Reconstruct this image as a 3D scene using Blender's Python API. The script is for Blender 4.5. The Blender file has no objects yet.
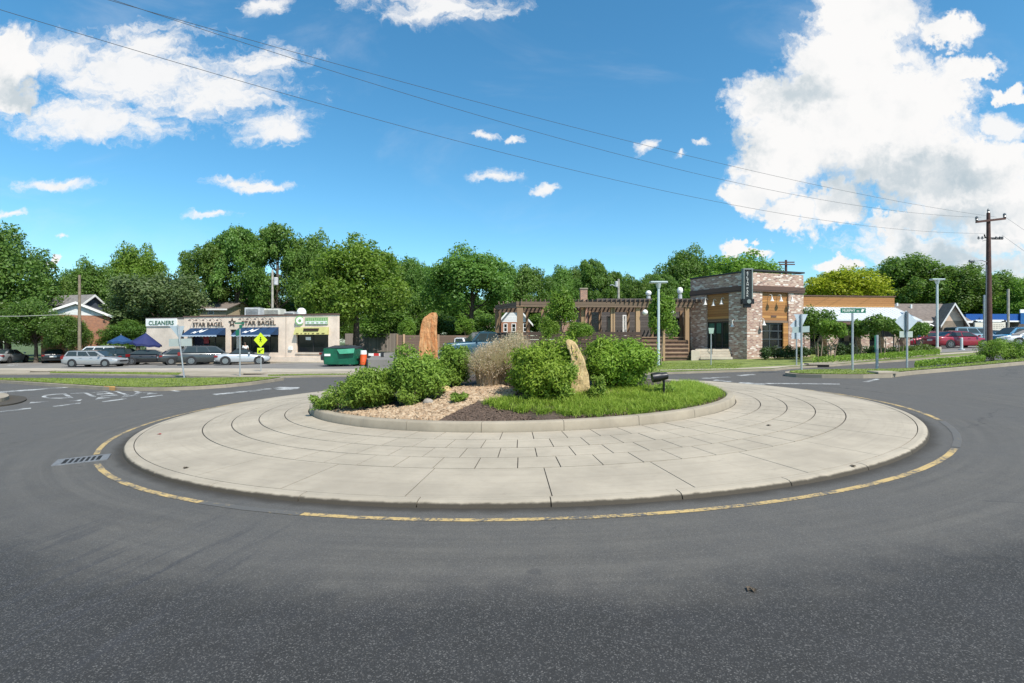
import bpy, bmesh, math, random
import numpy as np
from mathutils import Vector, Matrix
rnd = random.Random(7)
nr = np.random.default_rng(11)
S = bpy.context.scene
COL = S.collection
F = 515.0
CZ = 1.7
PI = math.pi

# ------------------------------------------------------------------ ground shape and picture-to-place helpers
def sx(X):
    if X > 60: return sx(60)
    if X > 45: return 1.116 + .006 * (X - 45)
    if X >= -15: return .0248 * X
    if X >= -36: return -.372 + .018 * (X + 15)
    return -.75
def gz(X, Y):
    return sx(X) + .003 * max(-20, min(Y, 60))
XB = (-36, -15, 45, 60)
YB = (-20, 60)
def G(px, py, dz=0.0):
    """ground point seen at a picture position"""
    a = (px - 512) / F; b = (py - 341.5) / F
    lo, hi = .5, 400.0
    f = lambda Y: CZ - b * Y - gz(a * Y, Y) - dz
    for _ in range(60):
        m = (lo + hi) / 2
        if f(m) > 0: lo = m
        else: hi = m
    return (a * lo, lo)
def Xat(px, Y): return (px - 512) / F * Y
def Zat(py, Y): return CZ - (py - 341.5) / F * Y
def P(px, py, Y): return Vector((Xat(px, Y), Y, Zat(py, Y)))

# ------------------------------------------------------------------ mesh builder
class MB:
    def __init__(s): s.v = []; s.f = []
    def quad(s, *pts):
        i = len(s.v); s.v += [tuple(p) for p in pts]; s.f.append(tuple(range(i, i + len(pts)))); return s
    def box(s, x0, x1, y0, y1, z0, z1):
        i = len(s.v)
        s.v += [(x0,y0,z0),(x1,y0,z0),(x1,y1,z0),(x0,y1,z0),(x0,y0,z1),(x1,y0,z1),(x1,y1,z1),(x0,y1,z1)]
        s.f += [tuple(i + k for k in q) for q in ((0,3,2,1),(4,5,6,7),(0,1,5,4),(1,2,6,5),(2,3,7,6),(3,0,4,7))]
        return s
    def hexa(s, p):
        """eight corners, bottom ring then top ring"""
        i = len(s.v); s.v += [tuple(q) for q in p]
        s.f += [tuple(i + k for k in q) for q in ((0,3,2,1),(4,5,6,7),(0,1,5,4),(1,2,6,5),(2,3,7,6),(3,0,4,7))]
        return s
    def prism(s, poly, z0, z1):
        n = len(poly); i = len(s.v)
        s.v += [(x, y, z0) for x, y in poly] + [(x, y, z1) for x, y in poly]
        s.f.append(tuple(i + n - 1 - k for k in range(n))); s.f.append(tuple(i + n + k for k in range(n)))
        for k in range(n):
            l = (k + 1) % n; s.f.append((i + k, i + l, i + n + l, i + n + k))
        return s
    def tube(s, pts, rad, n=8, cap=True):
        pts = [Vector(p) for p in pts]
        if not hasattr(rad, '__len__'): rad = [rad] * len(pts)
        base = len(s.v); ref = None
        for k, p in enumerate(pts):
            a = pts[max(k - 1, 0)]; b = pts[min(k + 1, len(pts) - 1)]
            t = (b - a).normalized()
            if ref is None or abs(ref.dot(t)) > .97:
                ref = Vector((0, 0, 1)) if abs(t.z) < .9 else Vector((1, 0, 0))
            u = (ref - t * ref.dot(t)).normalized(); w = t.cross(u); ref = u
            for j in range(n):
                q = 2 * PI * j / n
                s.v.append(tuple(p + (u * math.cos(q) + w * math.sin(q)) * rad[k]))
        for k in range(len(pts) - 1):
            for j in range(n):
                l = (j + 1) % n
                s.f.append((base + k*n + j, base + k*n + l, base + (k+1)*n + l, base + (k+1)*n + j))
        if cap:
            s.f.append(tuple(base + n - 1 - j for j in range(n)))
            s.f.append(tuple(base + (len(pts) - 1) * n + j for j in range(n)))
        return s
    def lathe(s, prof, c=(0,0,0), axis='z', n=16):
        """prof: (radius, height) pairs"""
        base = len(s.v); c = Vector(c)
        for r, h in prof:
            for j in range(n):
                q = 2 * PI * j / n; x, y = r * math.cos(q), r * math.sin(q)
                p = Vector((x, y, h)) if axis == 'z' else (Vector((x, h, y)) if axis == 'y' else Vector((h, x, y)))
                s.v.append(tuple(c + p))
        for k in range(len(prof) - 1):
            for j in range(n):
                l = (j + 1) % n
                s.f.append((base + k*n + j, base + k*n + l, base + (k+1)*n + l, base + (k+1)*n + j))
        s.f.append(tuple(base + n - 1 - j for j in range(n)))
        s.f.append(tuple(base + (len(prof) - 1) * n + j for j in range(n)))
        return s
    def mesh(s, name, bevel=0, smooth=None, recalc=True):
        bm = bmesh.new()
        vs = [bm.verts.new(v) for v in s.v]
        for f in s.f:
            try: bm.faces.new([vs[k] for k in f])
            except ValueError: pass
        if recalc: bmesh.ops.recalc_face_normals(bm, faces=bm.faces)
        if bevel:
            bmesh.ops.bevel(bm, geom=list(bm.edges), offset=bevel, segments=2, affect='EDGES', clamp_overlap=True)
        uv_auto(bm)
        me = bpy.data.meshes.new(name); bm.to_mesh(me); bm.free()
        if smooth is not None:
            for p in me.polygons: p.use_smooth = True
            try: me.set_sharp_from_angle(angle=math.radians(smooth))
            except Exception: pass
        return me
def uv_auto(bm):
    uv = bm.loops.layers.uv.verify()
    for f in bm.faces:
        n = f.normal
        if abs(n.z) > .75:
            for l in f.loops: l[uv].uv = (l.vert.co.x, l.vert.co.y)
        else:
            t = Vector((-n.y, n.x, 0))
            t = t.normalized() if t.length > 1e-6 else Vector((1, 0, 0))
            for l in f.loops: l[uv].uv = (l.vert.co.dot(t), l.vert.co.z)

def origin(o):
    v = Vector((0, 0, 0))
    while o is not None: v = v + o.location; o = o.parent
    return v
def put(name, data, m=None, parent=None, local=False):
    """links one mesh object; world coordinates unless local"""
    if isinstance(data, MB): data = data.mesh(name)
    if m is not None:
        data.materials.clear(); data.materials.append(m)
    o = bpy.data.objects.new(name, data); COL.objects.link(o)
    if parent is not None:
        o.parent = parent
        if not local: data.transform(Matrix.Translation(-origin(parent)))
    elif not local:
        # origin at the base
        if len(data.vertices):
            co = np.empty(len(data.vertices) * 3, np.float32); data.vertices.foreach_get('co', co); co = co.reshape(-1, 3)
            c = Vector((float((co[:,0].min() + co[:,0].max()) / 2), float((co[:,1].min() + co[:,1].max()) / 2), float(co[:,2].min())))
            data.transform(Matrix.Translation(-c)); o.location = c
    return o
def tag(o, label=None, cat=None, group=None, kind=None):
    if label: o['label'] = label
    if cat: o['category'] = cat
    if group: o['group'] = group
    if kind: o['kind'] = kind
    return o
def thing(name, label, cat, loc, rz=0, group=None):
    o = bpy.data.objects.new(name, None); COL.objects.link(o)
    o.location = loc; o.rotation_euler = (0, 0, rz); o.empty_display_size = .2
    return tag(o, label, cat, group)
def struct(name, data, m, label=None):
    o = put(name, data, m); o['kind'] = 'structure'
    if label: o['label'] = label
    return o
def stuff(name, data, m, label=None):
    o = put(name, data, m); o['kind'] = 'stuff'
    if label: o['label'] = label; o['category'] = name.replace('_', ' ')
    return o

# ------------------------------------------------------------------ materials
class NT:
    def __init__(s, tree): s.t = tree; s.n = tree.nodes; s.l = tree.links
    def new(s, typ, **kw):
        n = s.n.new(typ)
        for k, v in kw.items(): setattr(n, k, v)
        return n
    def set(s, sock, v):
        if v is None: return
        if isinstance(v, bpy.types.NodeSocket): s.l.new(v, sock)
        else: sock.default_value = v
    def m(s, op, a, b=None, c=None, clamp=False):
        n = s.n.new('ShaderNodeMath'); n.operation = op; n.use_clamp = clamp
        for i, v in enumerate((a, b, c)): s.set(n.inputs[i], v)
        return n.outputs[0]
    def vm(s, op, a, b=None, out=0):
        n = s.n.new('ShaderNodeVectorMath'); n.operation = op
        s.set(n.inputs[0], a); s.set(n.inputs[1], b)
        return n.outputs[out]
    def noise(s, vec, scale, detail=4, rough=.5, dist=0, out='Fac'):
        n = s.n.new('ShaderNodeTexNoise'); s.set(n.inputs['Vector'], vec)
        n.inputs['Scale'].default_value = scale; n.inputs['Detail'].default_value = detail
        n.inputs['Roughness'].default_value = rough; n.inputs['Distortion'].default_value = dist
        return n.outputs[out]
    def ss(s, v, lo, hi, a=0.0, b=1.0):
        n = s.n.new('ShaderNodeMapRange'); n.interpolation_type = 'SMOOTHSTEP'
        s.set(n.inputs['Value'], v); n.inputs['From Min'].default_value = lo; n.inputs['From Max'].default_value = hi
        n.inputs['To Min'].default_value = a; n.inputs['To Max'].default_value = b
        return n.outputs['Result']
    def mix(s, fac, a, b, blend='MIX'):
        n = s.n.new('ShaderNodeMix'); n.data_type = 'RGBA'; n.blend_type = blend
        s.set(n.inputs[0], fac); s.set(n.inputs[6], a); s.set(n.inputs[7], b)
        return n.outputs[2]
def c4(c, k=1.0): return (c[0] * k, c[1] * k, c[2] * k, 1.0)
def new_mat(name):
    m = bpy.data.materials.new(name); m.use_nodes = True
    nt = NT(m.node_tree); b = m.node_tree.nodes['Principled BSDF']
    return m, nt, b
def coord(nt, kind='Object'):
    return nt.new('ShaderNodeTexCoord').outputs[kind]
def worldpos(nt): return nt.new('ShaderNodeNewGeometry').outputs['Position']
def bump(nt, b, h, strength=.3, dist=.02):
    n = nt.new('ShaderNodeBump'); n.inputs['Strength'].default_value = strength; n.inputs['Distance'].default_value = dist
    nt.l.new(h, n.inputs['Height']); nt.l.new(n.outputs[0], b.inputs['Normal'])
MATS = {}
def pm(name, col, rough=.6, var=.25, scale=3.0, bmp=0, bscale=40, metal=0, coat=0, spec=.5, tintvar=None):
    if name in MATS: return MATS[name]
    m, nt, b = new_mat(name)
    v = worldpos(nt) if scale < 0 else coord(nt)
    scale = abs(scale)
    if var > 0:
        n1 = nt.noise(v, scale, 5, .6); n2 = nt.noise(v, scale * 6.3, 3, .6)
        k = nt.m('ADD', nt.m('MULTIPLY', n1, .65), nt.m('MULTIPLY', n2, .35))
        f = nt.ss(k, .32, .68)
        nt.l.new(nt.mix(f, c4(col, 1 - var), c4(tintvar or col, 1 + var)), b.inputs['Base Color'])
    else: b.inputs['Base Color'].default_value = c4(col)
    b.inputs['Roughness'].default_value = rough; b.inputs['Metallic'].default_value = metal
    b.inputs['Coat Weight'].default_value = coat; b.inputs['Specular IOR Level'].default_value = spec
    if bmp: bump(nt, b, nt.noise(v, bscale, 4, .6), bmp, .02)
    MATS[name] = m
    return m
def leaf_mat(name, dark, light, trans=.35, rough=.5, objvar=.25):
    """leaves: colour differs leaf by leaf and plant by plant"""
    m, nt, b = new_mat(name)
    at = nt.new('ShaderNodeAttribute'); at.attribute_name = 'tint'
    col = nt.mix(at.outputs['Fac'], c4(dark), c4(light))
    oi = nt.new('ShaderNodeObjectInfo')
    hs = nt.new('ShaderNodeHueSaturation')
    nt.l.new(col, hs.inputs['Color'])
    nt.set(hs.inputs['Value'], nt.m('ADD', 1 - objvar, nt.m('MULTIPLY', oi.outputs['Random'], 2 * objvar)))
    nt.set(hs.inputs['Hue'], nt.m('ADD', .49, nt.m('MULTIPLY', oi.outputs['Random'], .02)))
    col = hs.outputs[0]
    nt.l.new(col, b.inputs['Base Color']); b.inputs['Roughness'].default_value = rough
    b.inputs['Specular IOR Level'].default_value = .35
    tr = nt.new('ShaderNodeBsdfTranslucent')
    nt.l.new(nt.mix(.5, col, (.13, .27, .02, 1), 'MIX'), tr.inputs['Color'])
    mx = nt.new('ShaderNodeMixShader'); mx.inputs[0].default_value = trans
    nt.l.new(b.outputs[0], mx.inputs[1]); nt.l.new(tr.outputs[0], mx.inputs[2])
    nt.l.new(mx.outputs[0], nt.n['Material Output'].inputs[0])
    MATS[name] = m
    return m
def brick_mat(name, cols, mortar, bw=.2, bh=.067, rough=.85, mort=.012, white=0.0):
    m, nt, b = new_mat(name)
    uv = nt.new('ShaderNodeUVMap').outputs[0]
    br = nt.new('ShaderNodeTexBrick'); nt.l.new(uv, br.inputs['Vector'])
    br.inputs['Scale'].default_value = 1; br.inputs['Brick Width'].default_value = bw; br.inputs['Row Height'].default_value = bh
    br.inputs['Mortar Size'].default_value = mort; br.inputs['Bias'].default_value = 0
    br.inputs['Color1'].default_value = (0, 0, 0, 1); br.inputs['Color2'].default_value = (1, 1, 1, 1)
    br.inputs['Mortar'].default_value = (0, 0, 0, 1)
    ramp = nt.new('ShaderNodeValToRGB'); e = ramp.color_ramp
    e.interpolation = 'CONSTANT'
    while len(e.elements) < len(cols): e.elements.new(.5)
    for i, c in enumerate(cols):
        e.elements[i].position = i / len(cols); e.elements[i].color = c4(c)
    nt.l.new(br.outputs['Color'], ramp.inputs[0])
    n = nt.noise(uv, 9, 4, .6)
    col = nt.mix(nt.m('MULTIPLY', n, .22), ramp.outputs[0], c4(mortar), 'MIX')
    col = nt.mix(br.outputs['Fac'], col, c4(mortar))
    nt.l.new(col, b.inputs['Base Color']); b.inputs['Roughness'].default_value = rough
    bump(nt, b, nt.m('SUBTRACT', 1.0, br.outputs['Fac']), .5, .01)
    MATS[name] = m
    return m
def wood_mat(name, a, c, plank=.15, horiz=True, rough=.7):
    m, nt, b = new_mat(name)
    uv = nt.new('ShaderNodeUVMap').outputs[0]
    sp = nt.new('ShaderNodeSeparateXYZ'); nt.l.new(uv, sp.inputs[0])
    across = sp.outputs[1] if horiz else sp.outputs[0]; along = sp.outputs[0] if horiz else sp.outputs[1]
    row = nt.m('DIVIDE', across, plank); idx = nt.m('FLOOR', row); fr = nt.m('FRACT', row)
    wn = nt.new('ShaderNodeTexWhiteNoise'); wn.noise_dimensions = '1D'; nt.l.new(idx, wn.inputs['W'])
    cb = nt.new('ShaderNodeCombineXYZ')
    nt.set(cb.inputs[0], nt.m('ADD', nt.m('MULTIPLY', along, 1.2), nt.m('MULTIPLY', wn.outputs[0], 31)))
    nt.set(cb.inputs[1], nt.m('MULTIPLY', across, 22))
    g = nt.noise(cb.outputs[0], 1.5, 4, .6)
    f = nt.m('ADD', nt.m('MULTIPLY', wn.outputs[0], .6), nt.m('MULTIPLY', g, .5))
    col = nt.mix(nt.ss(f, .15, .95), c4(a), c4(c))
    gap = nt.m('LESS_THAN', fr, .07)
    col = nt.mix(gap, col, c4(a, .25))
    nt.l.new(col, b.inputs['Base Color']); b.inputs['Roughness'].default_value = rough
    MATS[name] = m
    return m
def glass_mat(name, col=(.02, .03, .035), rough=.06):
    m, nt, b = new_mat(name)
    b.inputs['Base Color'].default_value = c4(col); b.inputs['Roughness'].default_value = rough
    b.inputs['Specular IOR Level'].default_value = .38
    n = nt.noise(coord(nt), 2.5, 2, .5); bump(nt, b, n, .02, .05)
    MATS[name] = m
    return m

# ------------------------------------------------------------------ leaves, blades and trees
def soup(name, V, nper, tint=None, smooth=False):
    """V (N*nper,3) -> one face per group of nper vertices"""
    N = len(V) // nper
    me = bpy.data.meshes.new(name)
    me.vertices.add(len(V)); me.vertices.foreach_set('co', np.ascontiguousarray(V, np.float32).ravel())
    me.loops.add(len(V)); me.loops.foreach_set('vertex_index', np.arange(len(V), dtype=np.int32))
    me.polygons.add(N)
    me.polygons.foreach_set('loop_start', np.arange(0, len(V), nper, dtype=np.int32))
    me.polygons.foreach_set('loop_total', np.full(N, nper, dtype=np.int32))
    if tint is not None:
        a = me.attributes.new('tint', 'FLOAT', 'POINT'); a.data.foreach_set('value', np.repeat(tint, nper).astype(np.float32))
    me.update(calc_edges=True)
    return me
def unit(v): return v / np.maximum(np.linalg.norm(v, axis=1, keepdims=True), 1e-9)
def leaf_verts(C, Nn, size, asp=.5, r=nr, droop=0.0):
    n = len(C); Nn = unit(Nn)
    t = r.normal(size=(n, 3)); t[:, 2] -= droop
    t = unit(t - Nn * (t * Nn).sum(1, keepdims=True)); b = np.cross(Nn, t)
    s = np.asarray(size).reshape(-1, 1) * np.ones((n, 1))
    V = np.stack([C - t * s * .5, C + b * s * asp * .5 - t * s * .08, C + t * s * .5, C - b * s * asp * .5 - t * s * .08], 1)
    return V.reshape(-1, 3)
def blades(C, length, width, lean, r=nr, seg=3, up=1.0):
    """curved grass blades, each a tapering strip of quads"""
    n = len(C); az = r.uniform(0, 2 * PI, n); d = np.stack([np.cos(az), np.sin(az), np.zeros(n)], 1)
    side = np.stack([-np.sin(az), np.cos(az), np.zeros(n)], 1)
    L = np.asarray(length).reshape(-1, 1); W = np.asarray(width).reshape(-1, 1) * np.ones((n, 1)); K = np.asarray(lean).reshape(-1, 1) * np.ones((n, 1))
    pts = []
    for k in range(seg + 1):
        t = k / seg
        p = C + d * (L * K * t * t) + np.array([0, 0, 1.0]) * (L * (t - .45 * K * t * t) * up)
        w = W * (1 - .9 * t) * .5
        pts.append((p - side * w, p + side * w))
    V = []
    for k in range(seg):
        V.append(np.stack([pts[k][0], pts[k][1], pts[k+1][1], pts[k+1][0]], 1))
    return np.stack(V, 1).reshape(-1, 3), seg
def lobes_crown(seed, nl, leaves, rx, rz, zc, lsize, lobe=(.26, .42), openness=0.0, conic=0.0, asp=.55, full=False):
    r = np.random.default_rng(seed)
    d = unit(r.normal(size=(nl, 3)))
    if not full: d[:, 2] = np.where(d[:, 2] < -.45, -d[:, 2], d[:, 2])
    rad = r.uniform(.3, .80, nl) ** .7
    if full: d[:, 2] = np.where(r.uniform(0, 1, nl) < .3, -np.abs(d[:, 2]) * .9, d[:, 2]); rad = r.uniform(.25, .74, nl) ** .7
    Lc = d * rad[:, None]
    k = 1 - conic * np.clip(Lc[:, 2:3], -1, 1)
    Lc = np.concatenate([Lc[:, :2] * k, Lc[:, 2:]], 1)
    Lr = r.uniform(lobe[0], lobe[1], nl) * (1 - openness * .35)
    w = Lr ** 2; w /= w.sum()
    idx = r.choice(nl, leaves, p=w)
    dd = unit(r.normal(size=(leaves, 3)) + np.array([0, 0, .35]))
    sh = 1 - np.abs(r.normal(0, .22, leaves)) ; sh = np.clip(sh, .15, 1.0) * r.uniform(.9, 1.22, leaves)
    # second level: sprigs make the outline uneven
    ph = r.uniform(0, 6.28, (nl, 3)); fr = 5.0
    wob = 1 + .16 * np.sin(dd[:, 0] * fr + ph[idx, 0]) * np.sin(dd[:, 1] * fr + ph[idx, 1]) * np.sin(dd[:, 2] * fr + ph[idx, 2]) * 2
    if full: sh = np.where(r.uniform(0, 1, leaves) < .14, r.uniform(1.1, 1.55, leaves), sh)
    C = Lc[idx] + dd * (Lr[idx] * sh * wob)[:, None]
    C = C * np.array([rx, rx, rz]) + np.array([0, 0, zc])
    Nn = dd * .8 + r.normal(size=(leaves, 3)) * .55 + np.array([0, 0, .25])
    lobetint = r.uniform(0, 1, nl)
    tint = np.clip(.5 * lobetint[idx] + .5 * r.uniform(0, 1, leaves), 0, 1)
    V = leaf_verts(C, Nn, lsize * r.uniform(.6, 1.35, leaves), asp, r)
    return V, tint, Lc * np.array([rx, rx, rz]) + np.array([0, 0, zc])
def trunk_mb(seed, h, r0, tips, lean=.03):
    r = random.Random(seed); mb = MB()
    top = Vector((r.uniform(-lean, lean) * h, r.uniform(-lean, lean) * h, h))
    pts = [Vector((0, 0, -.15))] + [top * t + Vector((r.uniform(-.1, .1), r.uniform(-.1, .1), 0)) * t for t in (.08, .3, .55, .8, 1)]
    mb.tube(pts, [r0 * 1.35, r0 * 1.05, r0 * .85, r0 * .65, r0 * .42, r0 * .15], 8)
    for tp in tips:
        t = r.uniform(.3, .75); a = top * t; tp = Vector(tp)
        mid = a.lerp(tp, .5) + Vector((0, 0, -.04 * h))
        mb.tube([a, mid, tp], [r0 * .36, r0 * .22, r0 * .06], 5)
    return mb
# part files follow
# ------------------------------------------------------------------ camera, sun, sky
cam = bpy.data.cameras.new('camera'); cam.sensor_width = 36; cam.lens = F / 1024 * 36
cam.clip_start = .05; cam.clip_end = 3000
co = bpy.data.objects.new('camera', cam); COL.objects.link(co)
co.location = (0, 0, CZ); co.rotation_euler = (PI / 2, 0, 0)
S.camera = co
SUN_DIR = Vector((.50, -.68, 1.12)).normalized()       # towards the sun: high, to the right, a little behind the viewer
sl = bpy.data.lights.new('sun', 'SUN'); sl.energy = 4.9; sl.angle = math.radians(.5); sl.color = (1, .95, .87)
so = bpy.data.objects.new('sun', sl); COL.objects.link(so)
so.rotation_euler = (-SUN_DIR).to_track_quat('-Z', 'Y').to_euler(); so.location = (20, -10, 40)
W = bpy.data.worlds.new('World'); S.world = W; W.use_nodes = True
nt = NT(W.node_tree); bg = nt.n['Background']
sky = nt.new('ShaderNodeTexSky'); sky.sky_type = 'NISHITA'; sky.sun_disc = False
sky.sun_elevation = math.asin(SUN_DIR.z); sky.sun_rotation = math.atan2(SUN_DIR.x, SUN_DIR.y)
sky.altitude = 100; sky.air_density = 1.0; sky.dust_density = .6; sky.ozone_density = 2.0
STR = .115
d = nt.new('ShaderNodeTexCoord').outputs['Generated']
sp = nt.new('ShaderNodeSeparateXYZ'); nt.l.new(d, sp.inputs[0])
dy = nt.m('MAXIMUM', sp.outputs[1], .04)
u = nt.m('DIVIDE', sp.outputs[0], dy); v = nt.m('DIVIDE', sp.outputs[2], dy)
front = nt.ss(sp.outputs[1], .05, .2)
cb = nt.new('ShaderNodeCombineXYZ'); nt.l.new(u, cb.inputs[0]); nt.l.new(v, cb.inputs[1])
UV = cb.outputs[0]
# the edge of every cloud is stirred by noise before its outline is looked up
wn = nt.noise(UV, 16, 5, .6, 0, 'Color')
warp = nt.vm('MULTIPLY', nt.vm('SUBTRACT', wn, (.5, .5, .5)), (.13, .13, 0))
warp = nt.vm('ADD', warp, nt.vm('MULTIPLY', nt.vm('SUBTRACT', nt.noise(UV, 60, 4, .65, 0, 'Color'), (.5, .5, .5)), (.03, .03, 0)))
UVw = nt.vm('ADD', UV, warp)
UVs = nt.vm('ADD', UV, nt.vm('MULTIPLY', warp, (.6, .45, 0)))
def blob(lst, vec):
    acc = None
    for cx, cy, rx, ry, *k in lst:
        c = ((cx - 512) / F, (341.5 - cy) / F, 0)
        q = nt.vm('MULTIPLY', nt.vm('SUBTRACT', vec, c), (F / rx, F / ry, 0))
        l = nt.vm('LENGTH', q, None, 1)
        g = nt.m('SUBTRACT', 1.0, l)
        if k: g = nt.m('ADD', g, k[0])
        acc = g if acc is None else nt.m('SMOOTH_MAX', acc, g, .25)
    return acc
cumulus = [(868,5,75,58),(850,62,84,58),(950,30,40,22),(780,102,70,38),(800,142,70,48),(870,120,110,70),(930,100,62,52),(966,66,44,17),
           (915,165,105,48),(985,168,60,45),(960,195,75,40),(742,196,30,22),(770,170,50,34),(790,215,44,26),(836,205,36,30),(905,222,46,20),(1015,205,50,42),(1000,232,60,30),
           (746,250,26,9),(835,266,32,12),(1010,96,26,14),(8,62,40,46),(2,98,45,22),(690,330,10,4),(575,292,16,6),(57,262,14,8)]
wisps = [(135,75,125,48),(205,95,105,40),(90,118,110,30),(255,64,65,24),(150,46,90,30),(60,60,60,30),(285,125,30,20),(985,205,75,60,.1),(900,245,80,30),(60,185,46,10),(225,178,34,7),(265,187,38,6),(212,214,36,6),(240,182,40,5),
         (445,8,82,19),(415,-10,90,25),(266,8,30,13),(485,136,17,5),(516,142,12,5),(545,188,15,6),(500,176,34,9),(645,148,16,9),(682,153,9,5),
         (60,235,11,4),(10,215,26,5),(270,125,40,20),(700,142,10,6),(960,262,110,40,.1),(1000,130,40,16)]
nfine = nt.noise(UVw, 26, 7, .62)
cf = nt.m('ADD', blob(cumulus, UVw), nt.m('MULTIPLY', nt.m('SUBTRACT', nfine, .5), .55))
ca = nt.ss(cf, .06, .42)
st = nt.vm('MULTIPLY', nt.vm('ADD', UV, nt.vm('MULTIPLY', warp, (.5, .5, 0))), (.75, 2.0, 1))
nw = nt.m('ADD', nt.m('MULTIPLY', nt.noise(st, 8, 9, .66, .8), .6), nt.m('MULTIPLY', nt.noise(nt.vm('MULTIPLY', UVs, (.9, 1.5, 1)), 26, 7, .68, .5), .4))
wf = nt.m('ADD', blob(wisps, UVs), nt.m('MULTIPLY', nt.m('SUBTRACT', nw, .5), 3.4))
wa = nt.m('MULTIPLY', nt.ss(wf, -.05, .80), .95)
# faint high veil
nv = nt.noise(nt.vm('MULTIPLY', UV, (1, 2.4, 1)), 2.2, 6, .6, .6)
va = nt.m('MULTIPLY', nt.ss(nv, .5, .85), .22)
back = nt.m('SUBTRACT', 1.0, front)
nb = nt.noise(d, 3.2, 7, .6); ba = nt.m('MULTIPLY', nt.ss(nb, .54, .66), nt.m('MULTIPLY', back, nt.ss(sp.outputs[2], .05, .25)))
al = nt.m('MAXIMUM', nt.m('MULTIPLY', nt.m('MAXIMUM', nt.m('MAXIMUM', ca, wa), va), front), ba)
# thick bases of the big cloud are grey
grey = blob([(905,176,110,26),(795,92,52,24),(735,150,30,22),(960,218,80,24),(22,92,36,20),(870,196,80,18),(950,262,100,22)], UVw)
n2 = nt.noise(UV, 9, 6, .6); off = nt.noise(nt.vm('ADD', UV, (.03, .04, 0)), 9, 6, .6)
rel = nt.m('MULTIPLY', nt.m('SUBTRACT', off, n2), .9)
gs = nt.m('ADD', nt.m('ADD', nt.m('MULTIPLY', grey, .8), nt.m('MULTIPLY', nt.m('SUBTRACT', nfine, .5), .7)), rel)
gf = nt.ss(gs, -.2, .75, 0, .85)
gf = nt.m('ADD', gf, nt.m('MULTIPLY', nt.ss(rel, 0, .25), .18), None, True)
ccol = nt.mix(gf, (6.5, 6.45, 6.4, 1), (3.5, 4.1, 4.5, 1))
hs = nt.new('ShaderNodeHueSaturation'); nt.l.new(sky.outputs[0], hs.inputs['Color'])
hs.inputs['Saturation'].default_value = 1.24; hs.inputs['Value'].default_value = 1.22; hs.inputs['Hue'].default_value = .487
skyc = nt.mix(1.0, hs.outputs[0], (.82, 1.0, 1.04, 1), 'MULTIPLY')
nt.l.new(nt.mix(al, skyc, ccol), bg.inputs['Color']); bg.inputs['Strength'].default_value = STR
S.view_settings.view_transform = 'Standard'; S.view_settings.look = 'None'; S.view_settings.exposure = .38; S.view_settings.gamma = 1
S.render.engine = 'CYCLES'
S.cycles.max_bounces = 6; S.cycles.transparent_max_bounces = 8; S.cycles.use_denoising = True
S.cycles.sample_clamp_indirect = 6
# ------------------------------------------------------------------ the ground and everything laid on it
def sheet(poly, dz, step=None):
    """flat outline laid on the sloping ground; cut where the ground bends"""
    bm = bmesh.new()
    f = bm.faces.new([bm.verts.new((x, y, 0)) for x, y in poly])
    if f.normal.z < 0 or sum(a[0]*b[1]-b[0]*a[1] for a, b in zip(poly, poly[1:]+poly[:1])) < 0: f.normal_flip()
    xs = [p[0] for p in poly]; ys = [p[1] for p in poly]
    cuts = [((x, 0, 0), (1, 0, 0)) for x in XB if min(xs) < x < max(xs)] + [((0, y, 0), (0, 1, 0)) for y in YB if min(ys) < y < max(ys)]
    if step:
        cuts += [((x, 0, 0), (1, 0, 0)) for x in np.arange(min(xs) + step, max(xs), step)]
        cuts += [((0, y, 0), (0, 1, 0)) for y in np.arange(min(ys) + step, max(ys), step)]
    for p, n in cuts:
        bmesh.ops.bisect_plane(bm, geom=bm.verts[:] + bm.edges[:] + bm.faces[:], plane_co=p, plane_no=n)
    for vtx in bm.verts: vtx.co.z = gz(vtx.co.x, vtx.co.y) + dz
    return bm
def bm_mesh(bm, name):
    uv_auto(bm); me = bpy.data.meshes.new(name); bm.to_mesh(me); bm.free(); return me
def slab(poly, dz, depth):
    bm = sheet(poly, dz)
    be = [e for e in bm.edges if e.is_boundary]
    r = bmesh.ops.extrude_edge_only(bm, edges=be)
    for g in r['geom']:
        if isinstance(g, bmesh.types.BMVert): g.co.z -= depth
    bmesh.ops.recalc_face_normals(bm, faces=bm.faces)
    return bm
def inset_poly(poly, d):
    """shrink an outline by d metres"""
    n = len(poly); A = sum(a[0]*b[1]-b[0]*a[1] for a, b in zip(poly, poly[1:]+poly[:1]))
    sgn = 1 if A > 0 else -1; out = []
    for i in range(n):
        p0, p1, p2 = Vector(poly[i-1]), Vector(poly[i]), Vector(poly[(i+1) % n])
        e1 = (p1 - p0).normalized(); e2 = (p2 - p1).normalized()
        n1 = Vector((-e1.y, e1.x)) * sgn; n2 = Vector((-e2.y, e2.x)) * sgn
        b = (n1 + n2); b = b / max(b.length_squared / 2, .35)
        out.append(tuple(p1 + b * d))
    return out
def smooth_poly(poly, it=2):
    for _ in range(it):
        q = []
        for a, b in zip(poly, poly[1:] + poly[:1]):
            q.append((a[0]*.75 + b[0]*.25, a[1]*.75 + b[1]*.25)); q.append((a[0]*.25 + b[0]*.75, a[1]*.25 + b[1]*.75))
        poly = q
    return poly

CX, CY, R0, R1 = .23, 13.57, 8.37, 5.19
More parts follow.
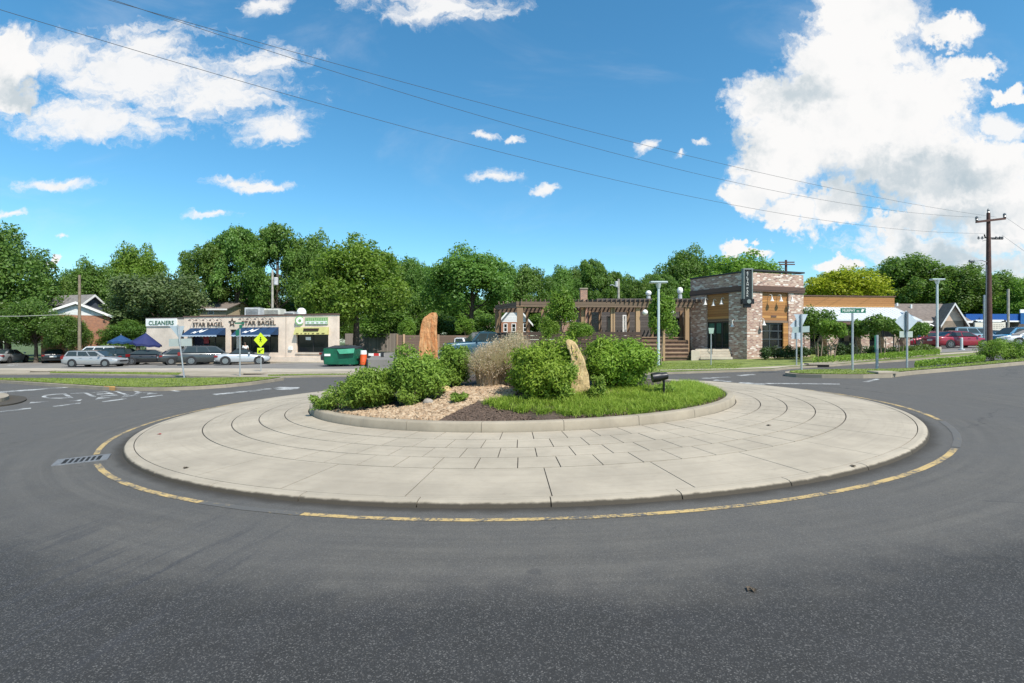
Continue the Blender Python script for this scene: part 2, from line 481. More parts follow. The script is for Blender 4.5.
# --- materials
def asphalt():
    m, nt, b = new_mat('asphalt')
    p = worldpos(nt); sp = nt.new('ShaderNodeSeparateXYZ'); nt.l.new(p, sp.inputs[0])
    dx = nt.m('SUBTRACT', sp.outputs[0], CX); dyy = nt.m('SUBTRACT', sp.outputs[1], CY)
    r = nt.m('SQRT', nt.m('ADD', nt.m('MULTIPLY', dx, dx), nt.m('MULTIPLY', dyy, dyy)))
    ang = nt.m('ARCTAN2', dyy, dx)
    big = nt.noise(p, .55, 5, .6); mid = nt.noise(p, 3.5, 5, .6); fine = nt.noise(p, 55, 3, .7)
    # the older, paler lane round the island; vignette and wear painted as a darker near side
    rr = nt.m('ADD', r, nt.m('ADD', nt.m('MULTIPLY', nt.m('SUBTRACT', big, .5), 1.2), nt.m('MULTIPLY', nt.m('SUBTRACT', mid, .5), .5)))
    near = nt.m('SUBTRACT', 1.0, nt.ss(sp.outputs[1], 3.0, 9.0))
    near_vignette = nt.m('MULTIPLY', nt.ss(rr, 9.7, 10.5), near)
    cbv = nt.new('ShaderNodeCombineXYZ'); nt.set(cbv.inputs[0], nt.m('MULTIPLY', ang, 1.2)); nt.set(cbv.inputs[1], nt.m('MULTIPLY', r, 4.5))
    ring = nt.noise(cbv.outputs[0], 1.4, 4, .6)                                   # wheel paths worn round the circle
    cbs = nt.new('ShaderNodeCombineXYZ')
    nt.set(cbs.inputs[0], nt.m('SUBTRACT', nt.m('MULTIPLY', sp.outputs[0], 4.6), nt.m('MULTIPLY', sp.outputs[1], .9)))
    nt.set(cbs.inputs[1], nt.m('ADD', nt.m('MULTIPLY', sp.outputs[0], .1), nt.m('MULTIPLY', sp.outputs[1], .4)))
    streak = nt.noise(cbs.outputs[0], 1.6, 4, .65)                                # tyre streaks leading out to the left
    smask = nt.m('MULTIPLY', nt.ss(nt.m('MULTIPLY', sp.outputs[0], -1), 1.2, 3.0), nt.ss(nt.m('MULTIPLY', sp.outputs[1], -1), -6.5, -3.8))
    vor = nt.new('ShaderNodeTexVoronoi'); nt.l.new(p, vor.inputs['Vector']); vor.inputs['Scale'].default_value = 150
    wn = nt.new('ShaderNodeSeparateColor'); nt.l.new(vor.outputs['Color'], wn.inputs[0])
    chip = nt.m('POWER', wn.outputs[0], 7.0)                                       # pale stones in the mix
    dark = nt.m('POWER', wn.outputs[1], 3.0)
    old = nt.mix(nt.ss(ring, .3, .7), (.078, .072, .063, 1), (.112, .103, .089, 1))
    old = nt.mix(nt.ss(big, .35, .7), old, (.092, .086, .077, 1))
    base = nt.mix(near_vignette, old, (.0265, .0253, .0235, 1))
    k = nt.m('MULTIPLY', nt.ss(mid, .3, .75), .25)
    base = nt.mix(k, base, (.05, .05, .052, 1))
    base = nt.mix(nt.m('MULTIPLY', nt.m('MULTIPLY', nt.ss(streak, .48, .68), smask), .8), base, (.038, .038, .041, 1))
    amt = nt.m('ADD', .24, nt.m('MULTIPLY', near_vignette, .12))
    base = nt.mix(nt.m('MULTIPLY', chip, amt), base, (.30, .285, .265, 1))
    base = nt.mix(nt.m('MULTIPLY', dark, .35), base, (.022, .023, .026, 1))
    spot = nt.ss(nt.noise(p, 1.1, 2, .5, 1.5), .70, .74)
    base = nt.mix(nt.m('MULTIPLY', spot, .35), base, (.03, .03, .032, 1))
    # dirt washed against the kerb
    kerb = nt.m('SUBTRACT', 1.0, nt.ss(nt.m('ADD', r, nt.m('MULTIPLY', nt.m('SUBTRACT', mid, .5), .22)), 8.38, 8.58))
    base = nt.mix(nt.m('MULTIPLY', kerb, .85), base, (.034, .029, .022, 1))
    # hairline cracks
    vc = nt.new('ShaderNodeTexVoronoi'); vc.feature = 'DISTANCE_TO_EDGE'
    nt.l.new(nt.vm('ADD', p, nt.vm('MULTIPLY', nt.noise(p, 1.5, 4, .7, 0, 'Color'), (.8, .8, .8))), vc.inputs['Vector']); vc.inputs['Scale'].default_value = .16
    cr = nt.m('MULTIPLY', nt.m('LESS_THAN', vc.outputs['Distance'], .0030), nt.ss(nt.noise(p, .2, 2), .42, .52))
    cr = nt.m('MULTIPLY', cr, nt.ss(sp.outputs[0], 2.6, 4.0))
    base = nt.mix(nt.m('MULTIPLY', cr, .45), base, (.02, .02, .021, 1))
    nt.l.new(base, b.inputs['Base Color'])
    nt.set(b.inputs['Roughness'], nt.m('ADD', .72, nt.m('MULTIPLY', fine, .2))); b.inputs['Specular IOR Level'].default_value = .35
    bump(nt, b, nt.m('ADD', nt.m('MULTIPLY', wn.outputs[2], .6), fine), .45, .006)
    return m
def concrete(name, a, scale=1.0, stain=.5, joint=False):
    m, nt, b = new_mat(name)
    p = worldpos(nt)
    n1 = nt.noise(p, .8 * scale, 6, .65); n2 = nt.noise(p, 7 * scale, 5, .6); n3 = nt.noise(p, 120, 2, .6)
    col = nt.mix(nt.ss(n1, .3, .72), c4(a, .82), c4(a, 1.12))
    col = nt.mix(nt.m('MULTIPLY', nt.ss(n2, .5, .8), .28), col, c4((a[0]*.7, a[1]*.66, a[2]*.6)))
    if stain:
        n4 = nt.noise(nt.vm('MULTIPLY', p, (1, 1, .2)), 2.1, 6, .7, 1.2)
        col = nt.mix(nt.m('MULTIPLY', nt.ss(n4, .58, .78), stain), col, c4((.16, .145, .12)))
    if joint:      # broom marks follow the circle
        sq = nt.new('ShaderNodeSeparateXYZ'); nt.l.new(p, sq.inputs[0])
        ax_ = nt.m('SUBTRACT', sq.outputs[0], CX); ay_ = nt.m('SUBTRACT', sq.outputs[1], CY)
        cq = nt.new('ShaderNodeCombineXYZ'); nt.set(cq.inputs[0], nt.m('MULTIPLY', nt.m('ARCTAN2', ay_, ax_), 2.5)); nt.set(cq.inputs[1], nt.m('MULTIPLY', nt.m('SQRT', nt.m('ADD', nt.m('MULTIPLY', ax_, ax_), nt.m('MULTIPLY', ay_, ay_))), 7))
        col = nt.mix(nt.m('MULTIPLY', nt.ss(nt.noise(cq.outputs[0], 1.6, 5, .65), .45, .75), .34), col, c4(a, .6))
    # every slab was poured from a slightly different batch
    at = nt.new('ShaderNodeAttribute'); at.attribute_name = 'tint'
    if joint:
        col = nt.mix(nt.m('MULTIPLY', at.outputs['Fac'], .14), col, c4(a, .62))
    if joint:
        sp = nt.new('ShaderNodeSeparateXYZ'); nt.l.new(p, sp.inputs[0])
        dx = nt.m('SUBTRACT', sp.outputs[0], CX); dyy = nt.m('SUBTRACT', sp.outputs[1], CY)
        r = nt.m('SQRT', nt.m('ADD', nt.m('MULTIPLY', dx, dx), nt.m('MULTIPLY', dyy, dyy)))
        edge = nt.ss(nt.m('ADD', r, nt.m('MULTIPLY', nt.m('SUBTRACT', n2, .5), .035)), 8.332, 8.358)      # tyre rubs and dirt on the kerb edge
        col = nt.mix(nt.m('MULTIPLY', edge, .95), col, (.036, .029, .021, 1))
    nt.set(b.inputs['Base Color'], nt.mix(nt.m('MULTIPLY', n3, .12), col, c4(a, .6)))
    b.inputs['Roughness'].default_value = .85; b.inputs['Specular IOR Level'].default_value = .3
    bump(nt, b, nt.m('ADD', n3, n2), .2, .006)
    MATS[name] = m
    return m
def paint(name, col, worn=.45):
    """road paint, rubbed through to the asphalt in places"""
    m, nt, b = new_mat(name)
    p = worldpos(nt)
    n = nt.m('ADD', nt.m('MULTIPLY', nt.noise(p, 2.2, 4, .7), .5), nt.m('MULTIPLY', nt.noise(p, 26, 4, .75), .5))
    f = nt.ss(n, worn, worn + .12)
    c = nt.mix(nt.noise(p, 5, 3), c4(col, .8), c4(col, 1.1))
    nt.l.new(nt.mix(f, (.092, .087, .079, 1), c), b.inputs['Base Color']); b.inputs['Roughness'].default_value = .7
    return m
M_asph = asphalt()
M_conc = concrete('apron_concrete', (.375, .325, .252), 1, .4, True)
M_kerb = concrete('kerb_concrete', (.31, .265, .20), 1.5, .6)
M_walk = concrete('pavement_concrete', (.40, .345, .27), 1, .3)
M_joint = pm('joint_dirt', (.045, .038, .03), .95, .4, 8)
M_yelw = paint('worn_yellow_paint', (.42, .30, .12), .56)
M_yel = paint('yellow_paint', (.47, .33, .13), .425)
M_white = paint('white_paint', (.50, .50, .48), .45)
M_lot = concrete('lot_surface', (.195, .182, .166), .5, .25)
M_soil = pm('soil', (.062, .043, .03), .95, .5, 3, .6, 30)
M_lawn = pm('lawn_green', (.115, .16, .028), .9, .4, 1.6, .8, 60, tintvar=(.16, .19, .04))
M_field = pm('field_green', (.07, .10, .025), .95, .4, .05)
M_iron = pm('cast_iron', (.055, .06, .065), .55, .4, 9, .2, 60, .6)
M_ironl = pm('worn_iron', (.15, .155, .16), .7, .3, 12, .1, 60, .1)
M_hole = pm('dark_hole', (.006, .006, .006), .95, 0)

# --- ground to the horizon, road
xs = [-900, -300, -120, -80, -50, -36, -15, 0, 20, 45, 60, 90, 150, 300, 900]
ys = [-900, -200, -60, -20, 0, 30, 60, 100, 200, 500, 1500]
mb = MB(); base = {}
for i, x in enumerate(xs):
    for j, y in enumerate(ys): base[i, j] = len(mb.v); mb.v.append((x, y, gz(x, y) - .02))
for i in range(len(xs) - 1):
    for j in range(len(ys) - 1): mb.f.append((base[i,j], base[i+1,j], base[i+1,j+1], base[i,j+1]))
struct('ground', mb, M_field)
struct('road', bm_mesh(sheet([(-95, -19.9), (75, -19.9), (85, 50), (44, 50), (22, 32), (-1, 34), (-9, 38), (-95, 52)], 0.0), 'road'), M_asph)

# --- truck apron: slabs with open joints over a dirt bed
def zplane(x, y): return gz(x, y)
def apron_z(r):
    """height of the apron above the road, rising to the island"""
    if r > R0 - .06: return max(0, (R0 - r) / .06 * .062) if r < R0 else 0
    return .062 + (R0 - .06 - r) / (R0 - .06 - R1) * .138
mb = MB(); tints = []
def ring_row(ra, rb, n, off, gap=.007, segs=3, a0=0, edge=False):
    off = (.75 * n) % 1 + off
    """one ring of slabs between radii ra > rb"""
    for k in range(n):
        w = 2 * PI / n
        ta = (k + off) * w; g = gap / ((ra + rb) / 2)
        jit = rnd.uniform(-.0015, .0015)
        angs = [ta + g + (w - 2 * g) * i / segs for i in range(segs + 1)]
        rows = [ra - (0 if edge else .010), rb + .010]
        if edge: rows = [R0, R0 - .012, R0 - .035, R0 - .075, rb + gap * .6]
        zz = [None] * len(rows)
        b0 = len(mb.v)
        for ri, rr in enumerate(rows):
            for a in angs:
                x, y = CX + rr * math.cos(a), CY + rr * math.sin(a)
                if edge: h = (0, .035, .055, .064, .064 + .004)[ri]
                else: h = apron_z(rr) + jit
                mb.v.append((x, y, zplane(x, y) + h))
        m_ = segs + 1
        nf0 = len(mb.f)
        for ri in range(len(rows) - 1):
            for i in range(segs): mb.f.append((b0 + ri*m_ + i, b0 + ri*m_ + i + 1, b0 + (ri+1)*m_ + i + 1, b0 + (ri+1)*m_ + i))
        # sides down into the joint
        loop = [b0 + i for i in range(m_)] + [b0 + ri * m_ + segs for ri in range(1, len(rows))] + [b0 + (len(rows)-1)*m_ + i for i in range(segs - 1, -1, -1)] + [b0 + ri*m_ for ri in range(len(rows) - 2, 0, -1)]
        lo = len(mb.v)
        for q in loop: mb.v.append((mb.v[q][0], mb.v[q][1], mb.v[q][2] - .03))
        L = len(loop)
        for i in range(L): mb.f.append((loop[i], loop[(i+1) % L], lo + (i+1) % L, lo + i))
        tints.append((b0, len(mb.v), rnd.random()))
ring_row(R0, 8.22, 38, .12, .006, 6, edge=True)
ring_row(8.22, 7.19, 33, .12, .006, 7)
for i, (ra, rb, n) in enumerate(((7.19, 6.69, 84), (6.69, 6.19, 80), (6.19, 5.69, 74), (5.69, 5.20, 68))): ring_row(ra, rb, n, .5 * (i % 2) - .3, .0065, 3)
me = mb.mesh('truck_apron', recalc=True)
a = me.attributes.new('tint', 'FLOAT', 'POINT'); arr = np.zeros(len(me.vertices), np.float32)
for b0, b1, t in tints: arr[b0:b1] = t
a.data.foreach_set('value', arr)
struct('truck_apron', me, M_conc)
mb = MB(); n = 120; rad = [8.31, 8.22, 7.19, 6.2, 5.18]
for r in rad:
    for k in range(n):
        q = 2 * PI * k / n; x, y = CX + r * math.cos(q), CY + r * math.sin(q); mb.v.append((x, y, zplane(x, y) + apron_z(r) - .012))
for i in range(len(rad) - 1):
    for k in range(n): mb.f.append((i*n + k, i*n + (k+1) % n, (i+1)*n + (k+1) % n, (i+1)*n + k))
struct('apron_joint_bed', mb, M_joint)
# --- island kerb in cast lengths
mb = MB(); prof = [(R1, .195), (R1 - .012, .33), (R1 - .03, .352), (R1 - .06, .358), (R1 - .17, .358), (R1 - .185, .345), (R1 - .19, .20)]
NK = 24
for k in range(NK):
    w = 2 * PI / NK; g = .004 / R1; segs = 6; b0 = len(mb.v)
    for i in range(segs + 1):
        q = k * w + g + (w - 2 * g) * i / segs + .12
        for r, h in prof:
            x, y = CX + r * math.cos(q), CY + r * math.sin(q); mb.v.append((x, y, zplane(x, y) + h))
    np_ = len(prof)
    for i in range(segs):
        for j in range(np_ - 1): mb.f.append((b0 + i*np_ + j, b0 + (i+1)*np_ + j, b0 + (i+1)*np_ + j + 1, b0 + i*np_ + j + 1))
    mb.f.append(tuple(b0 + j for j in range(np_))); mb.f.append(tuple(b0 + segs*np_ + np_ - 1 - j for j in range(np_)))
struct('island_kerb', mb.mesh('island_kerb', smooth=40), M_kerb)
# --- planting bed
def bed_h(r):
    t = max(0, 1 - (r / (R1 - .18)) ** 2)
    return .315 + .42 * t
def bed_z(x, y): return zplane(x, y) + bed_h(math.hypot(x - CX, y - CY))
mb = MB(); rings = [R1 - .18] + [4.8, 4.3, 3.7, 3, 2.3, 1.5, .8]; n = 72
for r in rings:
    for k in range(n):
        q = 2 * PI * k / n; x, y = CX + r * math.cos(q), CY + r * math.sin(q)
        mb.v.append((x, y, bed_z(x, y) + (rnd.uniform(-.025, .025) if r < 5 else 0)))
for i in range(len(rings) - 1):
    for k in range(n): mb.f.append((i*n + k, i*n + (k+1) % n, (i+1)*n + (k+1) % n, (i+1)*n + k))
mb.f.append(tuple((len(rings)-1)*n + k for k in range(n)))
struct('planting_bed', mb.mesh('planting_bed', smooth=60), M_soil)

# --- yellow edge line
def arc_strip(r0, r1, a0, a1, dz, n=None):
    mb = MB(); n = n or max(2, int(abs(a1 - a0) * 16))
    for i in range(n + 1):
        q = a0 + (a1 - a0) * i / n
        for r in (r0, r1):
            x, y = CX + r * math.cos(q), CY + r * math.sin(q); mb.v.append((x, y, zplane(x, y) + dz))
    for i in range(n): mb.f.append((2*i, 2*i+1, 2*i+3, 2*i+2))
    return mb
def ang_of(px, py):
    x, y = G(px, py); return math.atan2(y - CY, x - CX)
R = math.radians
yl = MB()
a_ = lambda px, py: math.atan2(G(px,py)[1]-CY, G(px,py)[0]-CX) + (2*PI if G(px,py)[1] < CY and px < 512 else 0)
for a0, a1 in ((R(148), a_(101,454)), (a_(101,463.5), a_(205,501)), (a_(300,515), a_(943,447)+2*PI), (a_(931,420)+(2*PI if a_(931,420)<0 else 0), R(372))):
    m_ = arc_strip(8.75, 8.67, a0, a1, .004); o = len(yl.v); yl.v += m_.v; yl.f += [tuple(q + o for q in f) for f in m_.f]
struct('yellow_edge_line', yl.mesh('yellow_edge_line'), M_yel)
struct('worn_edge_line', arc_strip(8.76, 8.66, a_(205.5,501), a_(299.5,515), .004), M_yelw)
struct('worn_edge_line', arc_strip(8.76, 8.66, a_(943,446)+2*PI, a_(931,421)+(2*PI if a_(931,421)<0 else 0), .004), M_yelw)

# --- white markings, drawn where they lie
wm = MB()
def mark(px):
    pts = [G(*p) for p in px]
    wm.quad(*[(x, y, gz(x, y) + .004) for x, y in pts])
# give-way teeth and stop lines on the left approach
for t in ([(29,403.6),(49,401.6),(31,402.0)], [(63,401.6),(82,399.6),(80,401.0)], [(95,399.6),(112,397.4),(98,397.6)], [(121,397.6),(139,395.4),(124,395.2)], [(146,395.5),(159,393.3),(148,393.1)]): mark(t)
mark([(52,406.2),(81,402.6),(80,403.8),(54,407.0)]); mark([(102,401.5),(126,398.2),(127,399.0),(103,402.3)]); mark([(140,397.5),(162,394.8),(163,395.5),(141,398.2)])
mark([(0,411.2),(31,407.6),(31,408.8),(0,412.6)])
mark([(0,391.5),(70,386.6),(95,386.0),(60,388.2),(0,393.0)])
mark([(150,388.0),(176,391.6),(181,391.4),(155,387.8)])
mark([(212,394.2),(270,388.4),(272,389.2),(216,395.2)]); mark([(273,388.2),(280,387.0),(300,387.4),(296,389.6),(276,389.8)]); mark([(245,391.2),(262,389.0),(266,389.8),(250,392.0)])
# right side
mark([(735,383.6),(742,382.2),(768,383.8),(762,385.6),(746,385.8)]); mark([(712,380.6),(716,379.6),(734,381.2),(730,382.2)]); mark([(765,383.2),(800,383.4),(840,383.9),(840,384.5),(800,384.2),(765,384.2)])
mark([(736,375.2),(752,374.2),(756,374.9),(741,376.0)]); mark([(700,378.2),(728,376.6),(731,377.3),(704,379.0)]); mark([(862,382.0),(876,378.8),(880,379.2),(868,382.2)])
struct('white_road_marking', wm.mesh('white_road_marking'), M_white)

def text_mesh(body, size, extrude=.01, align='CENTER', spacing=1.0):
    c = bpy.data.curves.new('lettering', 'FONT'); c.body = body; c.size = size; c.extrude = extrude; c.align_x = align; c.align_y = 'CENTER'
    c.space_character = spacing; c.resolution_u = 2
    o = bpy.data.objects.new('lettering', c); COL.objects.link(o)
    bpy.context.view_layer.update()
    dg = bpy.context.evaluated_depsgraph_get()
    me = bpy.data.meshes.new_from_object(o.evaluated_get(dg)); bpy.data.objects.remove(o); bpy.data.curves.remove(c)
    me.name = 'lettering'
    return me
# YIELD, painted for drivers who come the other way
me = text_mesh('YIELD', 1.0, 0)
pA = Vector(G(152, 391.0) + (0,)); pB = Vector(G(44, 396.4) + (0,))
dirx = (pB - pA); wid = dirx.length; dirx.normalize()
diry = Vector(G(101, 396.2) + (0,)) - Vector(G(91, 392.0) + (0,)); hgt = diry.length; diry.normalize()
cs = np.array([v.co[:] for v in me.vertices]); x0, x1 = cs[:,0].min(), cs[:,0].max(); y0, y1 = cs[:,1].min(), cs[:,1].max()
cen = (Vector(G(98, 394.2) + (0,)))
for v_ in me.vertices:
    q = cen + dirx * ((v_.co.x - (x0+x1)/2) / (x1-x0) * wid) + diry * ((v_.co.y - (y0+y1)/2) / (y1-y0) * hgt)
    v_.co = (q.x, q.y, gz(q.x, q.y) + .004)
struct('yield_road_lettering', me, M_white)

# --- kerbed traffic islands with grass
def kerbed(name, px, inner=.16, dz=.13, gmat=None):
    poly = [G(*p) for p in px]
    poly = smooth_poly(poly, 1)
    struct(name + '_kerb', bm_mesh(slab(poly, dz, .2), name), M_kerb)
    ins = inset_poly(poly, inner)
    struct(name + '_grass', bm_mesh(sheet(ins, dz + .025), name), gmat or M_lawn)
    return ins
GRASS = []      # outlines that get blades
g = kerbed('left_median', [(-60,381.0),(0,382.8),(60,387.0),(118,391.0),(180,390.8),(240,386.8),(284,380.4),(284,379.6),(200,380.4),(120,381.0),(45,380.6),(-60,379.6)]); GRASS.append((g, .155))
g = kerbed('right_median', [(780,375.4),(802,378.0),(885,378.6),(908,375.2),(935,372.8),(986,368.4),(1040,363.2),(1140,354),(1140,352.0),(1030,360.2),(985,364.6),(915,371.6),(870,372.4),(800,372.6)]); GRASS.append((g, .155))
def behind(line, pts, gap=.2):
    """keep a raised surface behind the front face of its kerb"""
    lx, ly = [p[0] for p in line], [p[1] for p in line]
    return [(x, max(y, float(np.interp(x, lx, ly)) + gap)) for x, y in pts]
# --- left verge, pavement and car park
vg = [G(-80,374.0), G(50,374.6), G(140,376.4), G(225,377.8), G(262,378.4), G(300,377.6), G(352,376.8), G(415,377.4), G(415,373.2), G(352,372.6), G(262,373.6), G(180,371.8), G(50,371.2), G(-80,371)]
struct('verge_kerb', bm_mesh(slab(vg, .08, .18), 'verge'), M_kerb)
vgi = behind(vg[:8], [G(50,374.2), G(140,375.8), G(178,376.4), G(182,374.0), G(140,373.4), G(50,372.6)])
struct('verge_grass', bm_mesh(sheet(vgi, .09), 'verge_grass'), M_lawn); GRASS.append((vgi, .09))
vgi = behind(vg[:8], [G(268,377.6), G(300,377.0), G(350,376.2), G(350,375.2), G(300,375.6), G(268,376.2)])
struct('verge_grass', bm_mesh(sheet(vgi, .09), 'verge_grass'), M_lawn); GRASS.append((vgi, .09))
pav = [G(-80,371.1), G(50,371.3), G(180,371.9), G(262,373.7), G(352,372.7), G(415,373.3), G(415,370.6), G(352,370.2), G(262,369.6), G(180,369.2), G(50,369.2), G(-80,369.2)]
struct('pavement', bm_mesh(sheet(pav, .086), 'pavement'), M_walk)
lot = [G(-80,369.3), G(50,369.3), G(180,369.3), G(262,369.7), G(352,370.3), G(415,370.7), (-5, 58), (-95, 58), (-95, 45)]
struct('car_park', bm_mesh(sheet(lot, .082), 'car_park'), M_lot)
lm = MB()
for px, py in ((14,364.5),(12,366.2)):
    pts = [G(px - 6, py + .5), G(px + 5, py - .5), G(px + 6, py - .1), G(px - 5, py + .9)]
    lm.quad(*[(x, y, gz(x, y) + .087) for x, y in pts])
pts = [G(48,363.6), G(58,362.6), G(60,363.2), G(50,364.2)]
lm.quad(*[(x, y, gz(x, y) + .087) for x, y in pts])
struct('bay_marking', lm.mesh('bay_marking'), M_white)
# --- right side: kerb, lawn and pavement before the brick building
def multi_slab(name, pts, dz, m, depth=.2): return struct(name, bm_mesh(slab(pts, dz, depth), name), m)
kb = [G(470,374.6), G(560,374.8), G(645,375.0), G(700,373.2), G(775,370.8), G(790,369.0), G(830,366.6), G(900,361.6), G(960,357.2), G(1030,352.8),
      (75, 52), (75, 60), (-1, 60), (-1, 28)]
multi_slab('far_kerb', kb, .08, M_kerb)
lw = [(x, y + .2) for x, y in kb[:10]] + [(74, 53), (74, 59.5), (0, 59.5), (0, 28.6)]
struct('far_lawn', bm_mesh(sheet(lw, .09), 'far_lawn'), M_lawn)
GRASS.append((behind(kb[:10], [G(600,374), G(645,374.4), G(700,372.6), G(736,371.4), G(745,363.5,.09), G(690,362.5,.09), G(600,364,.09)]), .088))
wk = behind(kb[:10], [G(735,371.3), G(775,370), G(792,368), G(830,365.8), G(835,363.2,.1), G(800,364.8,.1), G(770,366.4,.1), G(735,368.2,.1), G(700,368.8,.1), G(660,369.6,.1), G(655,370.4,.1), G(700,369.8,.1)])
struct('corner_pavement', bm_mesh(sheet(wk, .096), 'corner_pavement'), M_walk)
wk = [G(835,363.2,.13), G(870,360.0,.13), G(930,355.0,.13), G(1000,350.4,.13), G(1000,349.0,.13), G(930,353.6,.13), G(870,357.8,.13), G(800,363.2,.13), G(800,364.8,.13)]
struct('side_pavement', bm_mesh(sheet(wk, .100), 'side_pavement'), M_walk)
mulch = [G(812,365.6,.13), G(835,364.6,.13), G(890,361.0,.13), G(895,359.6,.13), G(835,363.4,.13)]
lot2 = [G(915,353.8,.13), G(1010,348.6,.13), (78, 56), (78, 59), (34, 59)]
struct('shop_car_park', bm_mesh(sheet(lot2, .104), 'shop_car_park'), M_lot)
# hillside ground that carries the car park behind the timber fence
struct('upper_car_park', bm_mesh(slab([(-9.5, 34), (-.5, 34), (-.5, 59), (-14.5, 59), (-14.5, 50)], .62, .9), 'upper_car_park'), M_lot)
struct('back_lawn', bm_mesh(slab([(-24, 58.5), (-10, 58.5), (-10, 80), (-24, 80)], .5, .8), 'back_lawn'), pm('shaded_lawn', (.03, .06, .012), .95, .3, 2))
# ------------------------------------------------------------------ planting on the island
L_shrub = leaf_mat('shrub_leaf', (.11, .20, .022), (.28, .42, .06), .42, .6, .10)
L_shrub2 = leaf_mat('bright_shrub_leaf', (.14, .245, .022), (.34, .47, .055), .45, .6, .06)
L_low = leaf_mat('low_leaf', (.14, .22, .03), (.28, .38, .06), .4, .5, .1)
L_tree = leaf_mat('tree_leaf', (.085, .165, .030), (.19, .31, .058), .48, .5, .16)
L_treeb = leaf_mat('bright_tree_leaf', (.12, .225, .028), (.25, .39, .055), .5, .5, .12)
L_greyt = leaf_mat('grey_tree_leaf', (.085, .125, .045), (.17, .22, .085), .35, .55, .1)
L_yel = leaf_mat('yellow_tree_leaf', (.28, .34, .015), (.50, .54, .03), .48, .5, .05)
L_dark = leaf_mat('dark_leaf', (.06, .12, .022), (.15, .24, .045), .40, .4, .12)
L_grass = leaf_mat('grass_blade', (.20, .30, .024), (.44, .52, .09), .48, .6, .05)
L_lawn = leaf_mat('lawn_blade', (.15, .21, .024), (.28, .33, .05), .4, .7, .05)
L_reed = leaf_mat('reed_blade', (.66, .48, .34), (.88, .72, .54), .58, .8, .03)
M_bark = pm('bark', (.10, .078, .058), .95, .35, 6, .6, 30)
M_barkl = pm('pale_bark', (.23, .17, .125), .9, .3, 8, .5, 30)
M_stem = pm('woody_stem', (.12, .085, .05), .9, .3, 10)

def bed_G(px, py):
    a = (px - 512) / F; b = (py - 341.5) / F; lo, hi = 5, 18.4
    f = lambda Y: CZ - b * Y - (bed_z(a * Y, Y) if math.hypot(a*Y - CX, Y - CY) < R1 - .18 else gz(a*Y, Y) + .3)
    Y = lo
    while Y < hi and f(Y) > 0: Y += .01
    return (a * Y, Y)
def shrub(name, label, px, py, w, h, n, m, lsize=.085, seed=1, nl=24, dpt=None, asp=.36, cat='shrub', group=None, xy=None, z=None, droop=.5, stems=9, lobe=(.26, .44)):
    x, y = xy if xy else bed_G(px, py)
    z = z if z is not None else bed_z(x, y)
    t = thing(name, label, cat, (x, y, z), 0, group)
    V, tint, L = lobes_crown(seed, nl, n, w / 2, h * .5, h * .46, lsize, lobe, asp=asp, full=True)
    V[:, 2] = np.maximum(V[:, 2], .01)
    put('foliage', soup('foliage', V, 4, tint), m, t, True)
    mb = MB(); r = random.Random(seed)
    for k in range(stems):
        q = L[r.randrange(len(L))]
        mb.tube([(r.uniform(-.1, .1) * w, r.uniform(-.1, .1) * w, -.04), (q[0] * .45, q[1] * .45, q[2] * .5), (q[0], q[1], q[2] + .1)], [.018, .012, .005], 5)
    put('stem', mb, M_stem, t, True)
    return t
def S_at(px0, px1, ytop, ybase):
    """size in metres of something standing on the bed, from its picture box"""
    x, y = bed_G((px0 + px1) / 2, ybase)
    return x, y, (px1 - px0) / F * y, (ybase - ytop) / F * y
for i, (a, b, t_, bs, n, m, lab, nm) in enumerate((
    (343, 400, 371, 409, 6500, L_shrub, 'large rounded leafy shrub at the left of the island just behind the gravel', 'leafy_shrub'),
    (388, 446, 350, 404, 6500, L_shrub, 'taller leafy shrub at the foot of the orange standing stone, on its left', 'leafy_shrub'),
    (434, 474, 347, 388, 4200, L_shrub, 'leafy shrub right of the orange standing stone, beside the tan grass', 'leafy_shrub'),
    (506, 570, 349, 401, 7500, L_shrub2, 'dense bright shrub between the tan grass and the leaning stone', 'leafy_shrub'),
    (530, 584, 338, 392, 5200, L_shrub2, 'tall bright shrub growing behind the leaning golden stone', 'leafy_shrub'),
    (586, 650, 340, 391, 9000, L_shrub2, 'broad bright green shrub at the right, beside the black spotlight', 'leafy_shrub'),
    (583, 618, 340, 389, 4200, L_shrub2, 'bright shrub tucked behind the right side of the leaning golden stone', 'leafy_shrub'))):
    x, y, w, h = S_at(a, b, t_, bs)
    y += w * .28
    shrub(nm, lab, 0, 0, w * 1.05, h * 1.06, int(n * 2.6), m, .078, 20 + i, 36, xy=(x * (y / (y - w*.28)), y), asp=.38)
for i, (a, b, t_, bs, lab) in enumerate((
    (306, 330, 394, 412, 'low weedy plant at the left tip of the planting bed'),
    (322, 346, 388, 411, 'low spreading plant between the left tip and the large leafy shrub'),
    (340, 366, 386, 411, 'small loose shrub in front of the large leafy shrub, left of the gravel'),
    (448, 467, 394, 404, 'small green weed tuft standing alone on the mulch'),
    (556, 580, 366, 402, 'low loose shrub at the left foot of the leaning golden stone'),
    (398, 424, 380, 408, 'low leafy growth between the two left shrubs'),
    (588, 606, 376, 399, 'small leafy clump at the right foot of the leaning golden stone'),
    (656, 674, 382, 394, 'small bright clump just right of the black spotlight'))):
    x, y, w, h = S_at(a, b, t_, bs)
    shrub('low_plant', lab, 0, 0, w * 1.1, h * 1.1, 1500, L_low, .075, 60 + i, 12, xy=(x, y + w * .2), asp=.3, cat='plant', stems=4)

